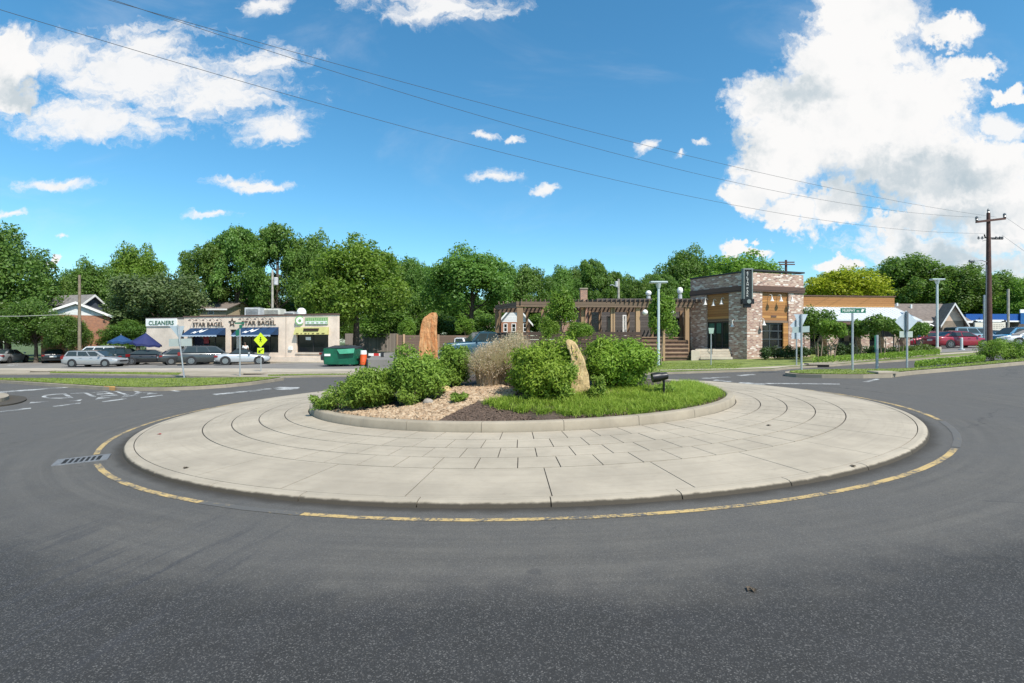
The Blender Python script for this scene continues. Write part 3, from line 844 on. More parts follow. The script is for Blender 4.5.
# ornamental grass: tan plumes
def reed(px, py, w, h, n, label, seed):
    x, y = bed_G(px, py); y += .3; z = bed_z(x, y)
    t = thing('ornamental_grass', label, 'ornamental grass', (x, y, z))
    r = np.random.default_rng(seed)
    rr = np.sqrt(r.uniform(0, 1, n)) * w * .30; q = r.uniform(0, 2*PI, n)
    C = np.stack([rr * np.cos(q), rr * np.sin(q), np.zeros(n)], 1)
    V, sg = blades(C, h * r.uniform(.6, 1.15, n), .014 * r.uniform(.6, 1.4, n), r.uniform(.1, .75, n), r, 3)
    put('blades', soup('blades', V, 4, np.repeat(r.uniform(0, 1, n), sg)), L_reed, t, True)
    k = n // 3; rr = np.sqrt(r.uniform(0, 1, k)) * w * .5; q = r.uniform(0, 2*PI, k)
    C = np.stack([rr*np.cos(q), rr*np.sin(q), h * (1 - .55 * (rr / (w*.5)) ** 2) * r.uniform(.72, 1.05, k)], 1)
    C = np.repeat(C, 9, 0) + r.normal(size=(k*9, 3)) * np.array([.018, .018, .07])
    Vp = leaf_verts(C, r.normal(size=(k*9, 3)), .045 * r.uniform(.6, 1.3, k*9), .35, r)
    put('plume', soup('plume', Vp, 4, np.repeat(r.uniform(.2, 1, k), 9)), L_reed, t, True)
for i, (px, py, w, h, n, lab) in enumerate(((488, 388, .9, 1.12, 2400, 'tan feathery grass clump nearest the bare gravel, lower and pinkish'),
                                 (500, 386, .9, 1.25, 2400, 'tan feathery grass clump in the middle of the dry row'),
                                 (516, 386, 1.0, 1.4, 2600, 'tallest tan feathery grass clump, against the bright shrub'),)):
    reed(px, py, w, h * .8, n, lab, 80 + i)

# green border grass (one mass of blades), gravel and mulch
def in_poly(x, y, poly):
    c = np.zeros(len(x), bool); n = len(poly)
    for i in range(n):
        x0, y0 = poly[i]; x1, y1 = poly[(i+1) % n]
        hit = ((y0 > y) != (y1 > y)) & (x < (x1 - x0) * (y - y0) / (y1 - y0 + 1e-12) + x0); c ^= hit
    return c
def scatter(poly, n, r=nr):
    p = np.array(poly); lo, hi = p.min(0), p.max(0); out = []
    tot = 0
    while tot < n:
        q = r.uniform(lo, hi, (n * 3, 2)); q = q[in_poly(q[:, 0], q[:, 1], poly)]
        out.append(q); tot += len(q)
    return np.concatenate(out)[:n]
def bedpoly(px): return [bed_G(*p) for p in px]
bz = lambda q: np.array([bed_z(a, b) for a, b in q])
def rim(a0, a1, r, n=14): return [(CX + r*math.cos(a0+(a1-a0)*i/n), CY + r*math.sin(a0+(a1-a0)*i/n)) for i in range(n+1)]
gp = rim(R(283), R(372), R1 - .30, 24) + [bed_G(655, 388), bed_G(600, 391), bed_G(560, 397), bed_G(530, 400), bed_G(492, 401), bed_G(480, 405), bed_G(505, 411)]
nt_ = 760; tc = scatter(gp, nt_)
per = 34; C = np.repeat(tc, per, 0) + nr.normal(size=(nt_*per, 2)) * .055
C3 = np.concatenate([C, bz(C)[:, None]], 1)
tuft = np.repeat(nr.uniform(.7, 1.15, nt_), per)
V, sg = blades(C3, (.165 * tuft * nr.uniform(.55, 1.25, len(C3))), .013 * nr.uniform(.7, 1.4, len(C3)), nr.uniform(.35, 1.5, len(C3)), nr, 3)
tt = np.clip(np.repeat(nr.uniform(0, 1, nt_), per) * .5 + nr.uniform(0, .55, len(C3)), 0, 1)
stuff('border_grass', soup('border_grass', V, 4, np.repeat(tt, sg)), L_grass, 'mass of bright green border grass along the right of the island')
# river stones
def stones(name, poly, n, smin, smax, m, flat=.55, seed=3, label=None, zoff=0.0):
    r = np.random.default_rng(seed)
    P_ = scatter(poly, n, r); P_ = P_[np.hypot(P_[:,0]-CX, P_[:,1]-CY) < R1 - .25]; n = len(P_); z = bz(P_)
    ico = bmesh.new(); bmesh.ops.create_icosphere(ico, subdivisions=1, radius=1)
    vb = np.array([v.co[:] for v in ico.verts]); fb = np.array([[v.index for v in f.verts] for f in ico.faces]); ico.free()
    s = r.uniform(smin, smax, n) ** 1.0; V = np.empty((n, len(vb), 3))
    for i in range(n):
        d = vb * np.array([1, r.uniform(.6, 1), flat * r.uniform(.7, 1.3)]) * (1 + r.uniform(-.16, .16, (len(vb), 1)))
        a = r.uniform(0, 6.28); c_, s_ = math.cos(a), math.sin(a); tl = r.uniform(-.4, .4)
        d = np.stack([d[:,0]*c_ - d[:,1]*s_, d[:,0]*s_ + d[:,1]*c_, d[:,2] + tl * d[:,0]], 1)
        V[i] = d * s[i] + np.array([P_[i,0], P_[i,1], z[i] + s[i]*.18 + zoff])
    Fx = (fb[None] + (np.arange(n) * len(vb))[:, None, None]).reshape(-1, 3)
    me = soup(name, V.reshape(-1, 3)[Fx].reshape(-1, 3), 3, np.repeat(r.uniform(0, 1, n), len(fb)))
    return stuff(name, me, m, label)
def tint_mat(name, cols, rough=.85):
    m, nt, b = new_mat(name)
    at = nt.new('ShaderNodeAttribute'); at.attribute_name = 'tint'
    rp = nt.new('ShaderNodeValToRGB'); e = rp.color_ramp
    while len(e.elements) < len(cols): e.elements.new(.5)
    for i, c in enumerate(cols): e.elements[i].position = i / (len(cols)-1); e.elements[i].color = c4(c)
    nt.l.new(at.outputs['Fac'], rp.inputs[0])
    n = nt.noise(coord(nt), 40, 3, .6)
    nt.l.new(nt.mix(nt.m('MULTIPLY', n, .4), rp.outputs[0], c4((.2, .13, .08))), b.inputs['Base Color']); b.inputs['Roughness'].default_value = rough
    return m
M_stone = tint_mat('river_stone', [(.31, .215, .13), (.41, .295, .185), (.50, .385, .26), (.20, .13, .075), (.43, .29, .17)])
M_mulch = tint_mat('mulch_chip', [(.045, .028, .02), (.075, .048, .034), (.03, .02, .016), (.11, .07, .05)])
gv = bedpoly([(330,412),(345,418),(372,423.5),(400,424.5),(434,424),(448,416),(462,409),(478,402),(512,396),(520,391),(498,386),(455,388),(440,400),(410,406),(380,411),(350,413)])
stones('river_stone', gv, 6500, .022, .062, M_stone, .6, 3, 'bed of tan river stones on the left half of the island')
stones('river_stone', rim(R(205), R(232), R1-.25, 8) + rim(R(232), R(205), R1-1.0, 8), 500, .02, .045, M_stone, .6, 6, 'scattered tan river stones at the left tip of the island')
stones('river_stone', bedpoly([(602,394),(632,394),(640,391),(606,390)]), 160, .02, .05, M_stone, .6, 8, 'few loose tan stones at the foot of the right shrub')
ml = bedpoly([(434,424),(470,423.5),(520,421.5),(530,417),(505,411),(482,405),(478,402.5),(462,409),(448,416)])
stones('mulch', ml, 2200, .014, .04, M_mulch, .35, 4, 'patch of dark bark mulch beside the tan stones')
stones('mulch', rim(R(208), R(350), R1-.20, 30) + rim(R(350), R(208), R1-.45, 30), 2600, .012, .032, M_mulch, .35, 5, 'dark mulch along the inner edge of the island kerb')

# blades on the lawns
M_law = []
V_all = []; T_all = []
for poly, dz in GRASS:
    A = abs(sum(a[0]*b[1]-b[0]*a[1] for a, b in zip(poly, poly[1:]+poly[:1]))) / 2
    Yc = sum(p[1] for p in poly) / len(poly)
    n = int(min(14000, A * 170)); q = scatter(poly, n)
    z = np.array([gz(a, b) + dz for a, b in q]); C3 = np.concatenate([q, z[:, None]], 1)
    V, sg = blades(C3, nr.uniform(.015, .05, n), .03 * nr.uniform(.6, 1.3, n), nr.uniform(.2, 1.0, n), nr, 1)
    V_all.append(V); T_all.append(nr.uniform(0, 1, n))
stuff('lawn_grass', soup('lawn_grass', np.concatenate(V_all), 4, np.concatenate(T_all)), L_lawn, 'short mown grass on the medians and lawns')

# ------------------------------------------------------------------ standing stones
def rock(name, label, outline, base, thick, m, seed, lean=0.0, side=None):
    """outline: (x,z) in metres around the slab's face; thick: depth"""
    n = len(outline); r = random.Random(seed); bm = bmesh.new()
    f0 = [bm.verts.new((x, -thick/2 * (1 - .25 * z / max(p[1] for p in outline)), z)) for x, z in outline]
    f1 = [bm.verts.new((x * .92 + .02, thick/2 * (1 - .3 * z / max(p[1] for p in outline)), z * .97)) for x, z in outline]
    bm.faces.new(f0); bm.faces.new(f1[::-1])
    for i in range(n): bm.faces.new((f0[i], f1[i], f1[(i+1) % n], f0[(i+1) % n]))
    bmesh.ops.triangulate(bm, faces=bm.faces)
    bmesh.ops.bevel(bm, geom=bm.edges[:], offset=.02, segments=1, affect='EDGES')
    bmesh.ops.triangulate(bm, faces=bm.faces)
    for _ in range(3): bmesh.ops.subdivide_edges(bm, edges=[e for e in bm.edges if e.calc_length() > .09], cuts=1, use_grid_fill=True)
    from mathutils import noise as mn
    bm.normal_update()
    for v in bm.verts:
        q = v.co * 4 + Vector((seed, 0, 0))
        v.co += v.normal * (mn.noise(q) * .035 + mn.noise(q * 3.2) * .016 + (abs(mn.noise(Vector((v.co.x * 7, v.co.y * 7, v.co.z * 1.3)))) - .2) * .03)
        v.co.x += lean * v.co.z
    bmesh.ops.recalc_face_normals(bm, faces=bm.faces)
    me = bpy.data.meshes.new(name); bm.to_mesh(me); bm.free()
    o = put(name, me, m, None, True); o.location = base
    return tag(o, label, 'stone')
def rock_mat(name, a, c, d):
    m, nt, b = new_mat(name); p = coord(nt)
    s = nt.vm('MULTIPLY', p, (6, 6, 1.2))
    n1 = nt.noise(s, 1.3, 6, .65, 1); n2 = nt.noise(p, 11, 5, .65)
    col = nt.mix(nt.ss(n1, .35, .65), c4(a), c4(c)); col = nt.mix(nt.m('MULTIPLY', nt.ss(n2, .5, .7), .6), col, c4(d))
    nt.l.new(col, b.inputs['Base Color']); b.inputs['Roughness'].default_value = .9
    bump(nt, b, nt.m('ADD', n1, n2), .7, .03); MATS[name] = m
    return m
M_rock1 = rock_mat('orange_rock', (.46, .18, .06), (.56, .31, .14), (.25, .11, .05))
M_rock2 = rock_mat('golden_rock', (.42, .29, .13), (.55, .41, .21), (.25, .16, .085))
x, y = bed_G(432, 378); y += .6; x = Xat(430, y); k = y / F
rock('standing_stone', 'tall orange standing stone with a slanted top rising among the shrubs',
     [((px - 428) * k, (386 - py) * k) for px, py in ((417,386),(420,360),(420,340),(421,326),(424,318),(430,313),(437,312.5),(437,330),(437.5,356),(438,386))], (Xat(428, y), y, Zat(386, y)), .34, M_rock1, 4)
x, y = bed_G(585, 393); k = y / F
rock('leaning_stone', 'pale golden stone leaning between the bright shrubs',
     [((px - 580) * k, (397 - py) * k) for px, py in ((571,397),(570,380),(571,362),(568,350),(564,341),(567,338),(573,340),(578,347),(583,359),(588,374),(590.5,397))], (Xat(580, y), y, Zat(397, y)), .36, M_rock2, 9)
for i, (px, py, s, lab) in enumerate(((446,392,.10,'squat tan boulder below the shrub right of the standing stone'), (428,404,.08,'small grey boulder lying on the tan stones'))):
    x, y = bed_G(px, py); bm = bmesh.new(); bmesh.ops.create_icosphere(bm, subdivisions=3, radius=s)
    from mathutils import noise as mn
    for v in bm.verts: v.co = Vector((v.co.x * 1.3, v.co.y, v.co.z * .9)) * (1 + .3 * mn.noise(v.co * 9 + Vector((i * 9, 0, 0))))
    me = bpy.data.meshes.new('boulder'); bm.to_mesh(me); bm.free()
    for p_ in me.polygons: p_.use_smooth = True
    o = put('boulder', me, M_rock2 if i == 0 else pm('grey_rock', (.25, .22, .19), .9, .3, 8), None, True); o.location = (x, y, bed_z(x, y) + s * .5)
    tag(o, lab, 'boulder')
# spotlight in the bed
x, y = bed_G(664, 396); z = bed_z(x, y)
t = thing('landscape_spotlight', 'black landscape spotlight on a short stake at the right of the island', 'spotlight', (x, y, z))
M_blk = pm('black_metal', (.016, .016, .018), .4, .2, 8, 0, 40, .4)
put('stake', MB().tube([(0,0,-.1),(0,0,.3)], .022, 8), M_blk, t, True)
put('bracket', MB().tube([(0,0,.28),(-.02,0,.36),(-.06,0,.4)], .028, 8), M_blk, t, True)
hm = MB().lathe([(.05,-.02),(.075,.0),(.085,.12),(.098,.15),(.098,.31),(.088,.31),(.085,.29)], (0,0,0), 'x', 18).mesh('lamp_head', smooth=35)
hm.transform(Matrix.Translation((.06, 0, .42)) @ Matrix.Rotation(R(172), 4, 'Y')); put('lamp_head', hm, M_blk, t, True)
hl = MB().lathe([(.086,0),(.086,.006)], (0,0,0), 'x', 18).mesh('lens'); hl.transform(Matrix.Translation((.06, 0, .42)) @ Matrix.Rotation(R(172), 4, 'Y') @ Matrix.Translation((.3,0,0)))
put('lens', hl, glass_mat('lamp_glass', (.1,.1,.1)), t, True)

# ------------------------------------------------------------------ trees
TPL = {}
def tree_tpl(key, seed, leaves, nl, rx, rz, zc, ls, lobe, op, conic, m, bark, trunk_h, r0, asp=.55, ntips=8):
    V, tint, L = lobes_crown(seed, nl, leaves, rx, rz, zc, ls, lobe, op, conic, asp)
    cm = soup('crown', V, 4, tint); cm.materials.append(m)
    r = random.Random(seed); tips = [tuple(L[i]) for i in r.sample(range(nl), min(ntips, nl))]
    tm = trunk_mb(seed, trunk_h, r0, tips).mesh('trunk', smooth=60); tm.materials.append(bark)
    TPL[key] = (cm, tm)
# real size templates: ten metres wide, twelve tall
tree_tpl('round', 1, 27075, 72, 5, 5.4, 6.8, .28, (0.15, 0.28), .2, 0, L_tree, M_bark, 10, .28)
tree_tpl('round_b', 2, 27075, 81, 5, 5.6, 6.6, .28, (0.14, 0.27), .2, .15, L_tree, M_bark, 10, .28)
tree_tpl('bright', 3, 30685, 86, 5, 5.8, 6.4, .28, (0.14, 0.27), .2, .1, L_treeb, M_bark, 10, .3)
tree_tpl('tall', 4, 21660, 72, 5, 5.4, 6.8, .28, (0.11, 0.22), .6, 0, L_tree, M_bark, 11, .25, .55, 14)
tree_tpl('grey', 5, 27075, 72, 5, 5.4, 6.2, .28, (0.16, 0.28), .1, .1, L_greyt, M_bark, 9, .25)
tree_tpl('yellow', 6, 25270, 72, 5, 5.4, 6.4, .28, (0.14, 0.27), .3, .1, L_yel, M_bark, 9, .25)
tree_tpl('dark', 7, 27075, 72, 5, 5.8, 6.0, .28, (0.15, 0.28), .1, .1, L_dark, M_bark, 9, .25)
tree_tpl('far', 8, 9000, 30, 5, 5.6, 6.4, .45, (.20, .36), .2, .1, L_tree, M_bark, 10, .25)
USED = set()
def tree(kind, px, ytop, wpx, Y, label, ybase=None, name='leafy_tree', z0=None, group='trees behind the buildings', cat='tree'):
    cm, tm = TPL[kind]
    x = Xat(px, Y); z = gz(x, Y) if z0 is None else z0
    h = Zat(ytop, Y) - z; w = wpx / F * Y
    t = thing(name, label, cat, (x, Y, z), rnd.uniform(0, 6.28), group)
    for nm, d in (('crown', cm), ('trunk', tm)):
        o = bpy.data.objects.new(nm, d); COL.objects.link(o); o.parent = t
    w = max(w * 1.28, h * .62); t.scale = (w / 11.2, w / 11.2, h / 12.2)
    return t
for a in (
    ('dark', 8, 219, 92, 62, 'tall dark tree at the far left edge of the picture'),
    ('round', 50, 272, 54, 66, 'mid-height tree right of the tall dark tree at the far left'),
    ('round_b', 92, 259, 52, 74, 'rounded tree behind the dark blue gable'),
    ('bright', 138, 242, 58, 84, 'broad green tree behind the grey-green round tree'),
    ('grey', 158, 262, 90, 62, 'grey-green round tree left of the bagel shop roof'),
    ('tall', 206, 240, 48, 76, 'slender open tree behind the cleaners annex'),
    ('tall', 236, 224, 56, 78, 'tallest open tree with sky showing through, behind the two blue awnings'),
    ('tall', 276, 222, 66, 80, 'tall open tree behind the roof units of the shop'),
    ('round_b', 312, 231, 56, 82, 'dark green tree between the tall open tree and the big bright tree'),
    ('bright', 356, 236, 98, 62, 'big bright green tree overhanging the right end of the shop'),
    ('bright', 332, 262, 44, 60, 'lower bright tree at the shop corner under the big bright tree'),
    ('round', 402, 254, 56, 80, 'dark tree right of the big bright tree'),
    ('round', 432, 262, 40, 92, 'distant tree left of the broad round tree'),
    ('round_b', 470, 247, 96, 68, 'broad round tree above the timber fence'),
    ('round', 526, 262, 54, 84, 'dark round tree behind the left end of the pergola'),
    ('round', 560, 263, 44, 88, 'tree behind the young pointed tree on the pergola'),
    ('tall', 592, 257, 34, 90, 'thin tree with gaps, above the pergola middle'),
    ('tall', 612, 270, 28, 92, 'small thin tree right of the thin gappy tree'),
    ('round', 636, 275, 46, 80, 'round dark tree behind the turbine vents'),
    ('tall', 664, 272, 40, 76, 'feathery tree left of the brick tower'),
    ('round_b', 686, 247, 66, 88, 'large tree rising behind the left side of the brick tower'),
    ('bright', 738, 252, 100, 66, 'wide rounded tree behind the brick tower roof'),
    ('yellow', 842, 263, 82, 66, 'yellow-green tree above the timber fascia of the wing'),
    ('round', 905, 253, 90, 86, 'large dark tree behind the brown roof'),
    ('round_b', 950, 262, 76, 82, 'dark tree above the brown gable'),
    ('round', 1000, 270, 66, 84, 'dark tree right of the big utility pole'),
    ('bright', 1030, 275, 60, 76, 'green tree at the right edge above the blue canopy'),
    ('dark', 986, 285, 50, 88, 'dark low tree filling behind the utility pole'),
    ('dark', 872, 285, 70, 92, 'dark tree filling behind the timber fascia'),
    ('round', 1062, 268, 70, 84, 'tree just outside the right edge'),
    ('round', 416, 257, 46, 98, 'distant tree filling the skyline right of the big bright tree'),
    ('round_b', 508, 264, 44, 100, 'distant tree behind the gap left of the pergola'),
    ('round', 576, 264, 40, 102, 'distant tree between the pointed young tree and the thin gappy tree'),
    ('round_b', 622, 274, 44, 104, 'distant tree behind the pole with a side arm'),
    ('round', 654, 270, 40, 104, 'distant tree behind the left lamp post head'),
    ('round_b', 720, 262, 60, 100, 'distant tree behind the left end of the tower parapet'),
    ('round', 78, 266, 44, 96, 'distant tree in the dip right of the weathered wooden pole'),
    ('round_b', -50, 230, 90, 66, 'tree just outside the left edge'),
): tree(a[0], a[1], a[2], a[3], a[4], a[5])
# low growth that closes the view under the crowns
for i, (px, yt, w, Y) in enumerate(((60, 292, 90, 84), (112, 285, 70, 86), (180, 285, 80, 90), (240, 280, 80, 92), (300, 282, 80, 92), (360, 285, 70, 84), (405, 290, 70, 92), (450, 290, 80, 92), (508, 288, 80, 94), (560, 288, 70, 96),
                          (612, 292, 70, 96), (655, 290, 60, 94), (712, 285, 70, 96), (800, 295, 70, 92), (925, 292, 80, 96), (1030, 290, 80, 96), (0, 285, 90, 80), (390, 308, 60, 76), (440, 308, 60, 78), (490, 310, 56, 78), (350, 312, 50, 80), (540, 312, 50, 84), (150, 312, 60, 76), (215, 314, 50, 84), (300, 312, 60, 84))):
    tree('far' if i % 2 else 'dark', px, yt, w, Y, 'far low tree filling the gaps under the taller crowns', group='understorey trees far behind')
for a in (('dark', 128, 318, 60, 58, 'dark bush behind the blue patio umbrellas'), ('dark', 8, 300, 70, 56, 'dark broad-leaved bush at the left edge behind the parked cars'), ('dark', 36, 296, 60, 54.0, 'big dark bush in front of the white gable'), ('dark', 66, 312, 40, 53.0, 'dark bush at the foot of the wooden pole, against the brick wall'), ('dark', -40, 300, 70, 55, 'dark bush outside the left edge')):
    tree(a[0], a[1], a[2], a[3], a[4], a[5], name='broad_bush', group='dark bushes behind the car park', cat='bush')
# young trees
tree_tpl('young', 31, 6500, 26, 1.1, 1.75, 2.5, .15, (.24, .42), .1, .35, L_treeb, M_barkl, 3.4, .05, .6, 6)
tree_tpl('young_b', 32, 6000, 22, 1.2, 1.5, 2.3, .14, (.24, .42), .1, .2, L_treeb, M_barkl, 3.2, .05, .6, 6)
def young(kind, px, ytop, ybase, wpx, Y, label, group=None):
    cm, tm = TPL[kind]; x = Xat(px, Y); z = Zat(ybase, Y); h = Zat(ytop, Y) - z; w = wpx / F * Y
    t = thing('young_tree', label, 'tree', (x, Y, z), rnd.uniform(0, 6), group)
    for nm, d in (('crown', cm), ('trunk', tm)):
        o = bpy.data.objects.new(nm, d); COL.objects.link(o); o.parent = t
    t.scale = (w / 2.5, w / 2.5, h / 4.35)
young('young', 661, 291, 363, 38, 28.8, 'young street tree standing right behind the pale lamp post')
young('young', 562, 287, 352, 38, 32, 'bright pointed young tree hiding part of the pergola')
young('young_b', 548, 312, 352, 26, 31.5, 'small bright tree left of the pointed one, in front of the pergola')
young('young_b', 580, 318, 352, 30, 31, 'low bright tree between the pointed tree and the pergola post')
young('young', 407, 318, 352, 24, 46, 'small pale tree left of the orange stone, behind the fence')
young('young', 464, 317, 345, 28, 52, 'small pale tree behind the parked cars and the fence')
# multi-stem crape myrtles beside the wing
def myrtle(px, ytop, ybase, wpx, Y, label, seed, m=L_treeb, low=.5):
    x = Xat(px, Y); z = gz(x, Y) + .09; h = Zat(ytop, Y) - z; w = wpx / F * Y
    t = thing('crape_myrtle', label, 'tree', (x, Y, z), 0, 'small multi-stem trees beside the wing')
    V, tint, L = lobes_crown(seed, 14, 3600, w / 2, h * (1-low) * .55, h * (low + (1-low) * .48), .13, (.3, .5), asp=.6)
    put('crown', soup('crown', V, 4, tint), m, t, True)
    mb = MB(); r = random.Random(seed)
    for k in range(5):
        q = L[r.randrange(14)]; a = k * 1.26
        mb.tube([(.10*math.cos(a), .10*math.sin(a), -.05), (.22*math.cos(a), .22*math.sin(a), h*.35), (q[0]*.8, q[1]*.8, h*.62)], [.035, .028, .012], 6)
    put('trunk', mb, M_barkl, t, True)
for a in ((819, 309, 358, 36, 30.5, 'taller dark small tree at the left end of the wing', 41, L_tree, .22),
          (832, 321, 362, 27, 28, 'bright rounded small tree in front of the taller dark one', 42, L_treeb, .5),
          (858, 322, 359, 20, 31, 'narrow small tree just right of the street-name pole', 43, L_tree, .45),
          (882, 316, 360, 30, 30, 'full rounded small tree between the street-name pole and the diamond sign', 44, L_tree, .45),
          (900, 320, 356, 22, 31.5, 'small tree directly behind the diamond sign', 45, L_tree, .45),
          (918, 322, 352, 20, 34, 'last small tree, right of the diamond sign', 46, L_tree, .4)):
    myrtle(*a)
# clipped hedges at the foot of the tower and wing
L_hedge = leaf_mat('hedge_leaf', (.02, .045, .012), (.06, .10, .025), .2, .5, .15)
L_hedgeb = leaf_mat('bright_hedge_leaf', (.07, .12, .02), (.14, .19, .04), .3, .5, .08)
for i, (a, b, t_, bs, Y, lab, m) in enumerate((
    (759, 771, 347, 360, 31.8, 'tall clipped shrub at the front corner of the brick tower', L_hedge), (769, 783, 348, 359, 32.3, 'second dark clipped shrub under the garage window', L_hedge),
    (781, 795, 348, 358, 32.6, 'dark clipped shrub between the garage window and the right pier', L_hedge), (793, 808, 347, 357, 32.8, 'dark clipped shrub against the right pier of the tower', L_hedge),
    (812, 828, 346, 358, 33.5, 'dark shrub under the left end of the wing', L_hedge), (832, 845, 346, 357, 33.5, 'dark shrub left of the first brick column', L_hedge), (846, 858, 346, 356, 33.5, 'dark shrub between the street-name pole and the brick column', L_hedge),
    (862, 880, 347, 357, 33.2, 'dark shrub right of the tall brick column', L_hedge), (884, 900, 346, 355, 33.2, 'dark shrub below the white roof edge', L_hedge),
    (902, 922, 345, 353, 33.4, 'bright low shrub at the right end of the wing', L_hedgeb), (918, 936, 344, 352, 33.6, 'bright low shrub next to the tall lamp post', L_hedgeb))):
    x = Xat((a+b)/2, Y); shrub('clipped_shrub', lab, 0, 0, (b-a)/F*Y*1.15, (bs-t_)/F*Y*1.1, 1300, m, .11, 300+i, 10, xy=(x, Y), z=gz(x, Y)+.13, asp=.6, stems=4, group='clipped shrubs along the restaurant', lobe=(.4,.6))
# dense round bush by the utility pole, groundcover strips
x, y = G(1003, 363); y += 1.4
for i, (px, w, h, lab) in enumerate(((992, 1.5, 1.25, 'left half of the wide bush at the right edge, below the utility pole'), (1014, 1.6, 1.3, 'wide spreading bush cut by the right edge of the picture'), (1036, 1.6, .9, 'bush continuing beyond the right edge'))):
    yy = y; shrub('wide_bush', lab, 0, 0, w, h * .95, 4200, L_shrub, .09, 330+i, 16, xy=(Xat(px, yy), yy), z=gz(Xat(px, yy), yy)+.04, asp=.4, stems=6)
def cover(name, poly, h, n, m, label):
    q = scatter(poly, n); z = np.array([gz(a, b) + .15 for a, b in q]); C3 = np.concatenate([q, (z + nr.uniform(0, h, n))[:, None]], 1)
    V = leaf_verts(C3, nr.normal(size=(n, 3)) * .6 + np.array([0, 0, .8]), .11 * nr.uniform(.6, 1.3, n), .5)
    stuff(name, soup(name, V, 4, nr.uniform(0, 1, n)), m, label)
cover('ground_cover', [G(812,365.8), G(840,364.8), G(893,361.4), G(940,357), G(940,354.5), G(893,358.6), G(840,362.6), G(815,364)], .28, 5000, L_shrub, 'low leafy ground cover along the kerb before the wing')
cover('ground_cover', [G(915,371.4), G(985,364.4), G(985,360.8), G(915,368.6)], .22, 4200, L_shrub, 'low leafy ground cover on the right median')
cover('ground_cover', [G(906,356.6), G(934,353.2), G(934,350), G(906,352)], .2, 1500, L_hedgeb, 'bright leafy cover at the right end of the wing')
# ------------------------------------------------------------------ buildings
class Fr:
    """a wall line: u metres along it, d metres out of it (towards the viewer), z up"""
    def __init__(s, p0, p1):
        s.p = Vector((p0[0], p0[1], 0)); e = Vector((p1[0] - p0[0], p1[1] - p0[1], 0)); s.L = e.length; s.d = e.normalized()
        s.n = Vector((s.d.y, -s.d.x, 0))
        if s.n.dot(-s.p) < 0: s.n = -s.n
    def pt(s, u, d, z): return s.p + s.d * u + s.n * d + Vector((0, 0, z))
    def u(s, px):
        a = (px - 512) / F      # solve (p.x+u dx) = a (p.y + u dy)
        return (a * s.p.y - s.p.x) / (s.d.x - a * s.d.y)
    def Y(s, px): q = s.pt(s.u(px), 0, 0); return q.y
    def z(s, px, py): return Zat(py, s.Y(px))
    def box(s, mb, u0, u1, d0, d1, z0, z1):
        c = [(u0,d0),(u1,d0),(u1,d1),(u0,d1)]
        mb.hexa([s.pt(u, d, z0) for u, d in c] + [s.pt(u, d, z1) for u, d in c]); return mb
    def wall(s, mb, u0, u1, z0, z1, holes, th=.3):
        us = sorted({u0, u1, *[q for h in holes for q in h[:2]]}); zs = sorted({z0, z1, *[q for h in holes for q in h[2:]]})
        for a, b in zip(us, us[1:]):
            for c, d in zip(zs, zs[1:]):
                um, zm = (a+b)/2, (c+d)/2
                if not any(h[0] < um < h[1] and h[2] < zm < h[3] for h in holes): s.box(mb, a, b, -th, 0, c, d)
        return mb
    def text(s, body, u, z, h, w, d, m, parent, name='lettering', label=None, vert=False):
        me = text_mesh(body, 1, .04)
        cs = np.array([v.co[:] for v in me.vertices]); lo, hi = cs.min(0), cs.max(0)
        flip = s.d.x < 0
        for v in me.vertices:
            a = ((v.co.x - lo[0]) / (hi[0] - lo[0]) - .5) * w * (-1 if flip else 1); b = ((v.co.y - lo[1]) / (hi[1] - lo[1]) - .5) * h
            v.co = s.pt(u + a, d + (v.co.z - lo[2]) * .4, z + b)
        o = put(name, me, m, parent)
        if label: o['label'] = label
        return o
M_stucco = concrete('beige_stucco', (.80, .65, .52), .8, .12)
M_stucco2 = concrete('pale_stucco', (.68, .58, .48), .8, .12)
M_dglass = glass_mat('dark_glass', (.012, .014, .016), .05)
M_gglass = glass_mat('green_glass', (.010, .03, .022), .05)
M_frame = pm('dark_frame', (.03, .028, .026), .5, .1)
M_wframe = pm('white_trim', (.72, .70, .66), .5, .08)
M_roofd = pm('flat_roof', (.10, .085, .08), .9, .3)
M_blue = pm('blue_canvas', (.004, .030, .085), .75, .18, 2)
M_navy = pm('navy_canvas', (.010, .017, .085), .75, .2, 2)
M_royal = pm('royal_canvas', (.005, .04, .12), .75, .2, 2)
M_green = pm('sign_green', (.012, .13, .075), .45, .08)
M_tgreen = pm('text_green', (.02, .11, .05), .5, 0)
M_lime = pm('lime_green', (.20, .36, .14), .6, .1)
M_awn = pm('yellow_awning', (.46, .43, .16), .7, .12, 2)
M_brown = pm('letter_brown', (.055, .035, .025), .6, .05)
M_white2 = pm('sign_white', (.78, .78, .74), .5, .05)
M_galv = pm('galvanised_steel', (.42, .44, .45), .45, .15, 6, 0, 40, .55)
M_signback = pm('sign_aluminium', (.60, .63, .66), .42, .06, 4, 0, 40, .6)
M_unit = pm('roof_unit_grey', (.45, .46, .46), .6, .2, 3)
M_concpole = pm('concrete_pole', (.34, .32, .27), .85, .25, 4)
M_wpole = pm('pole_wood', (.20, .16, .11), .9, .3, 5)

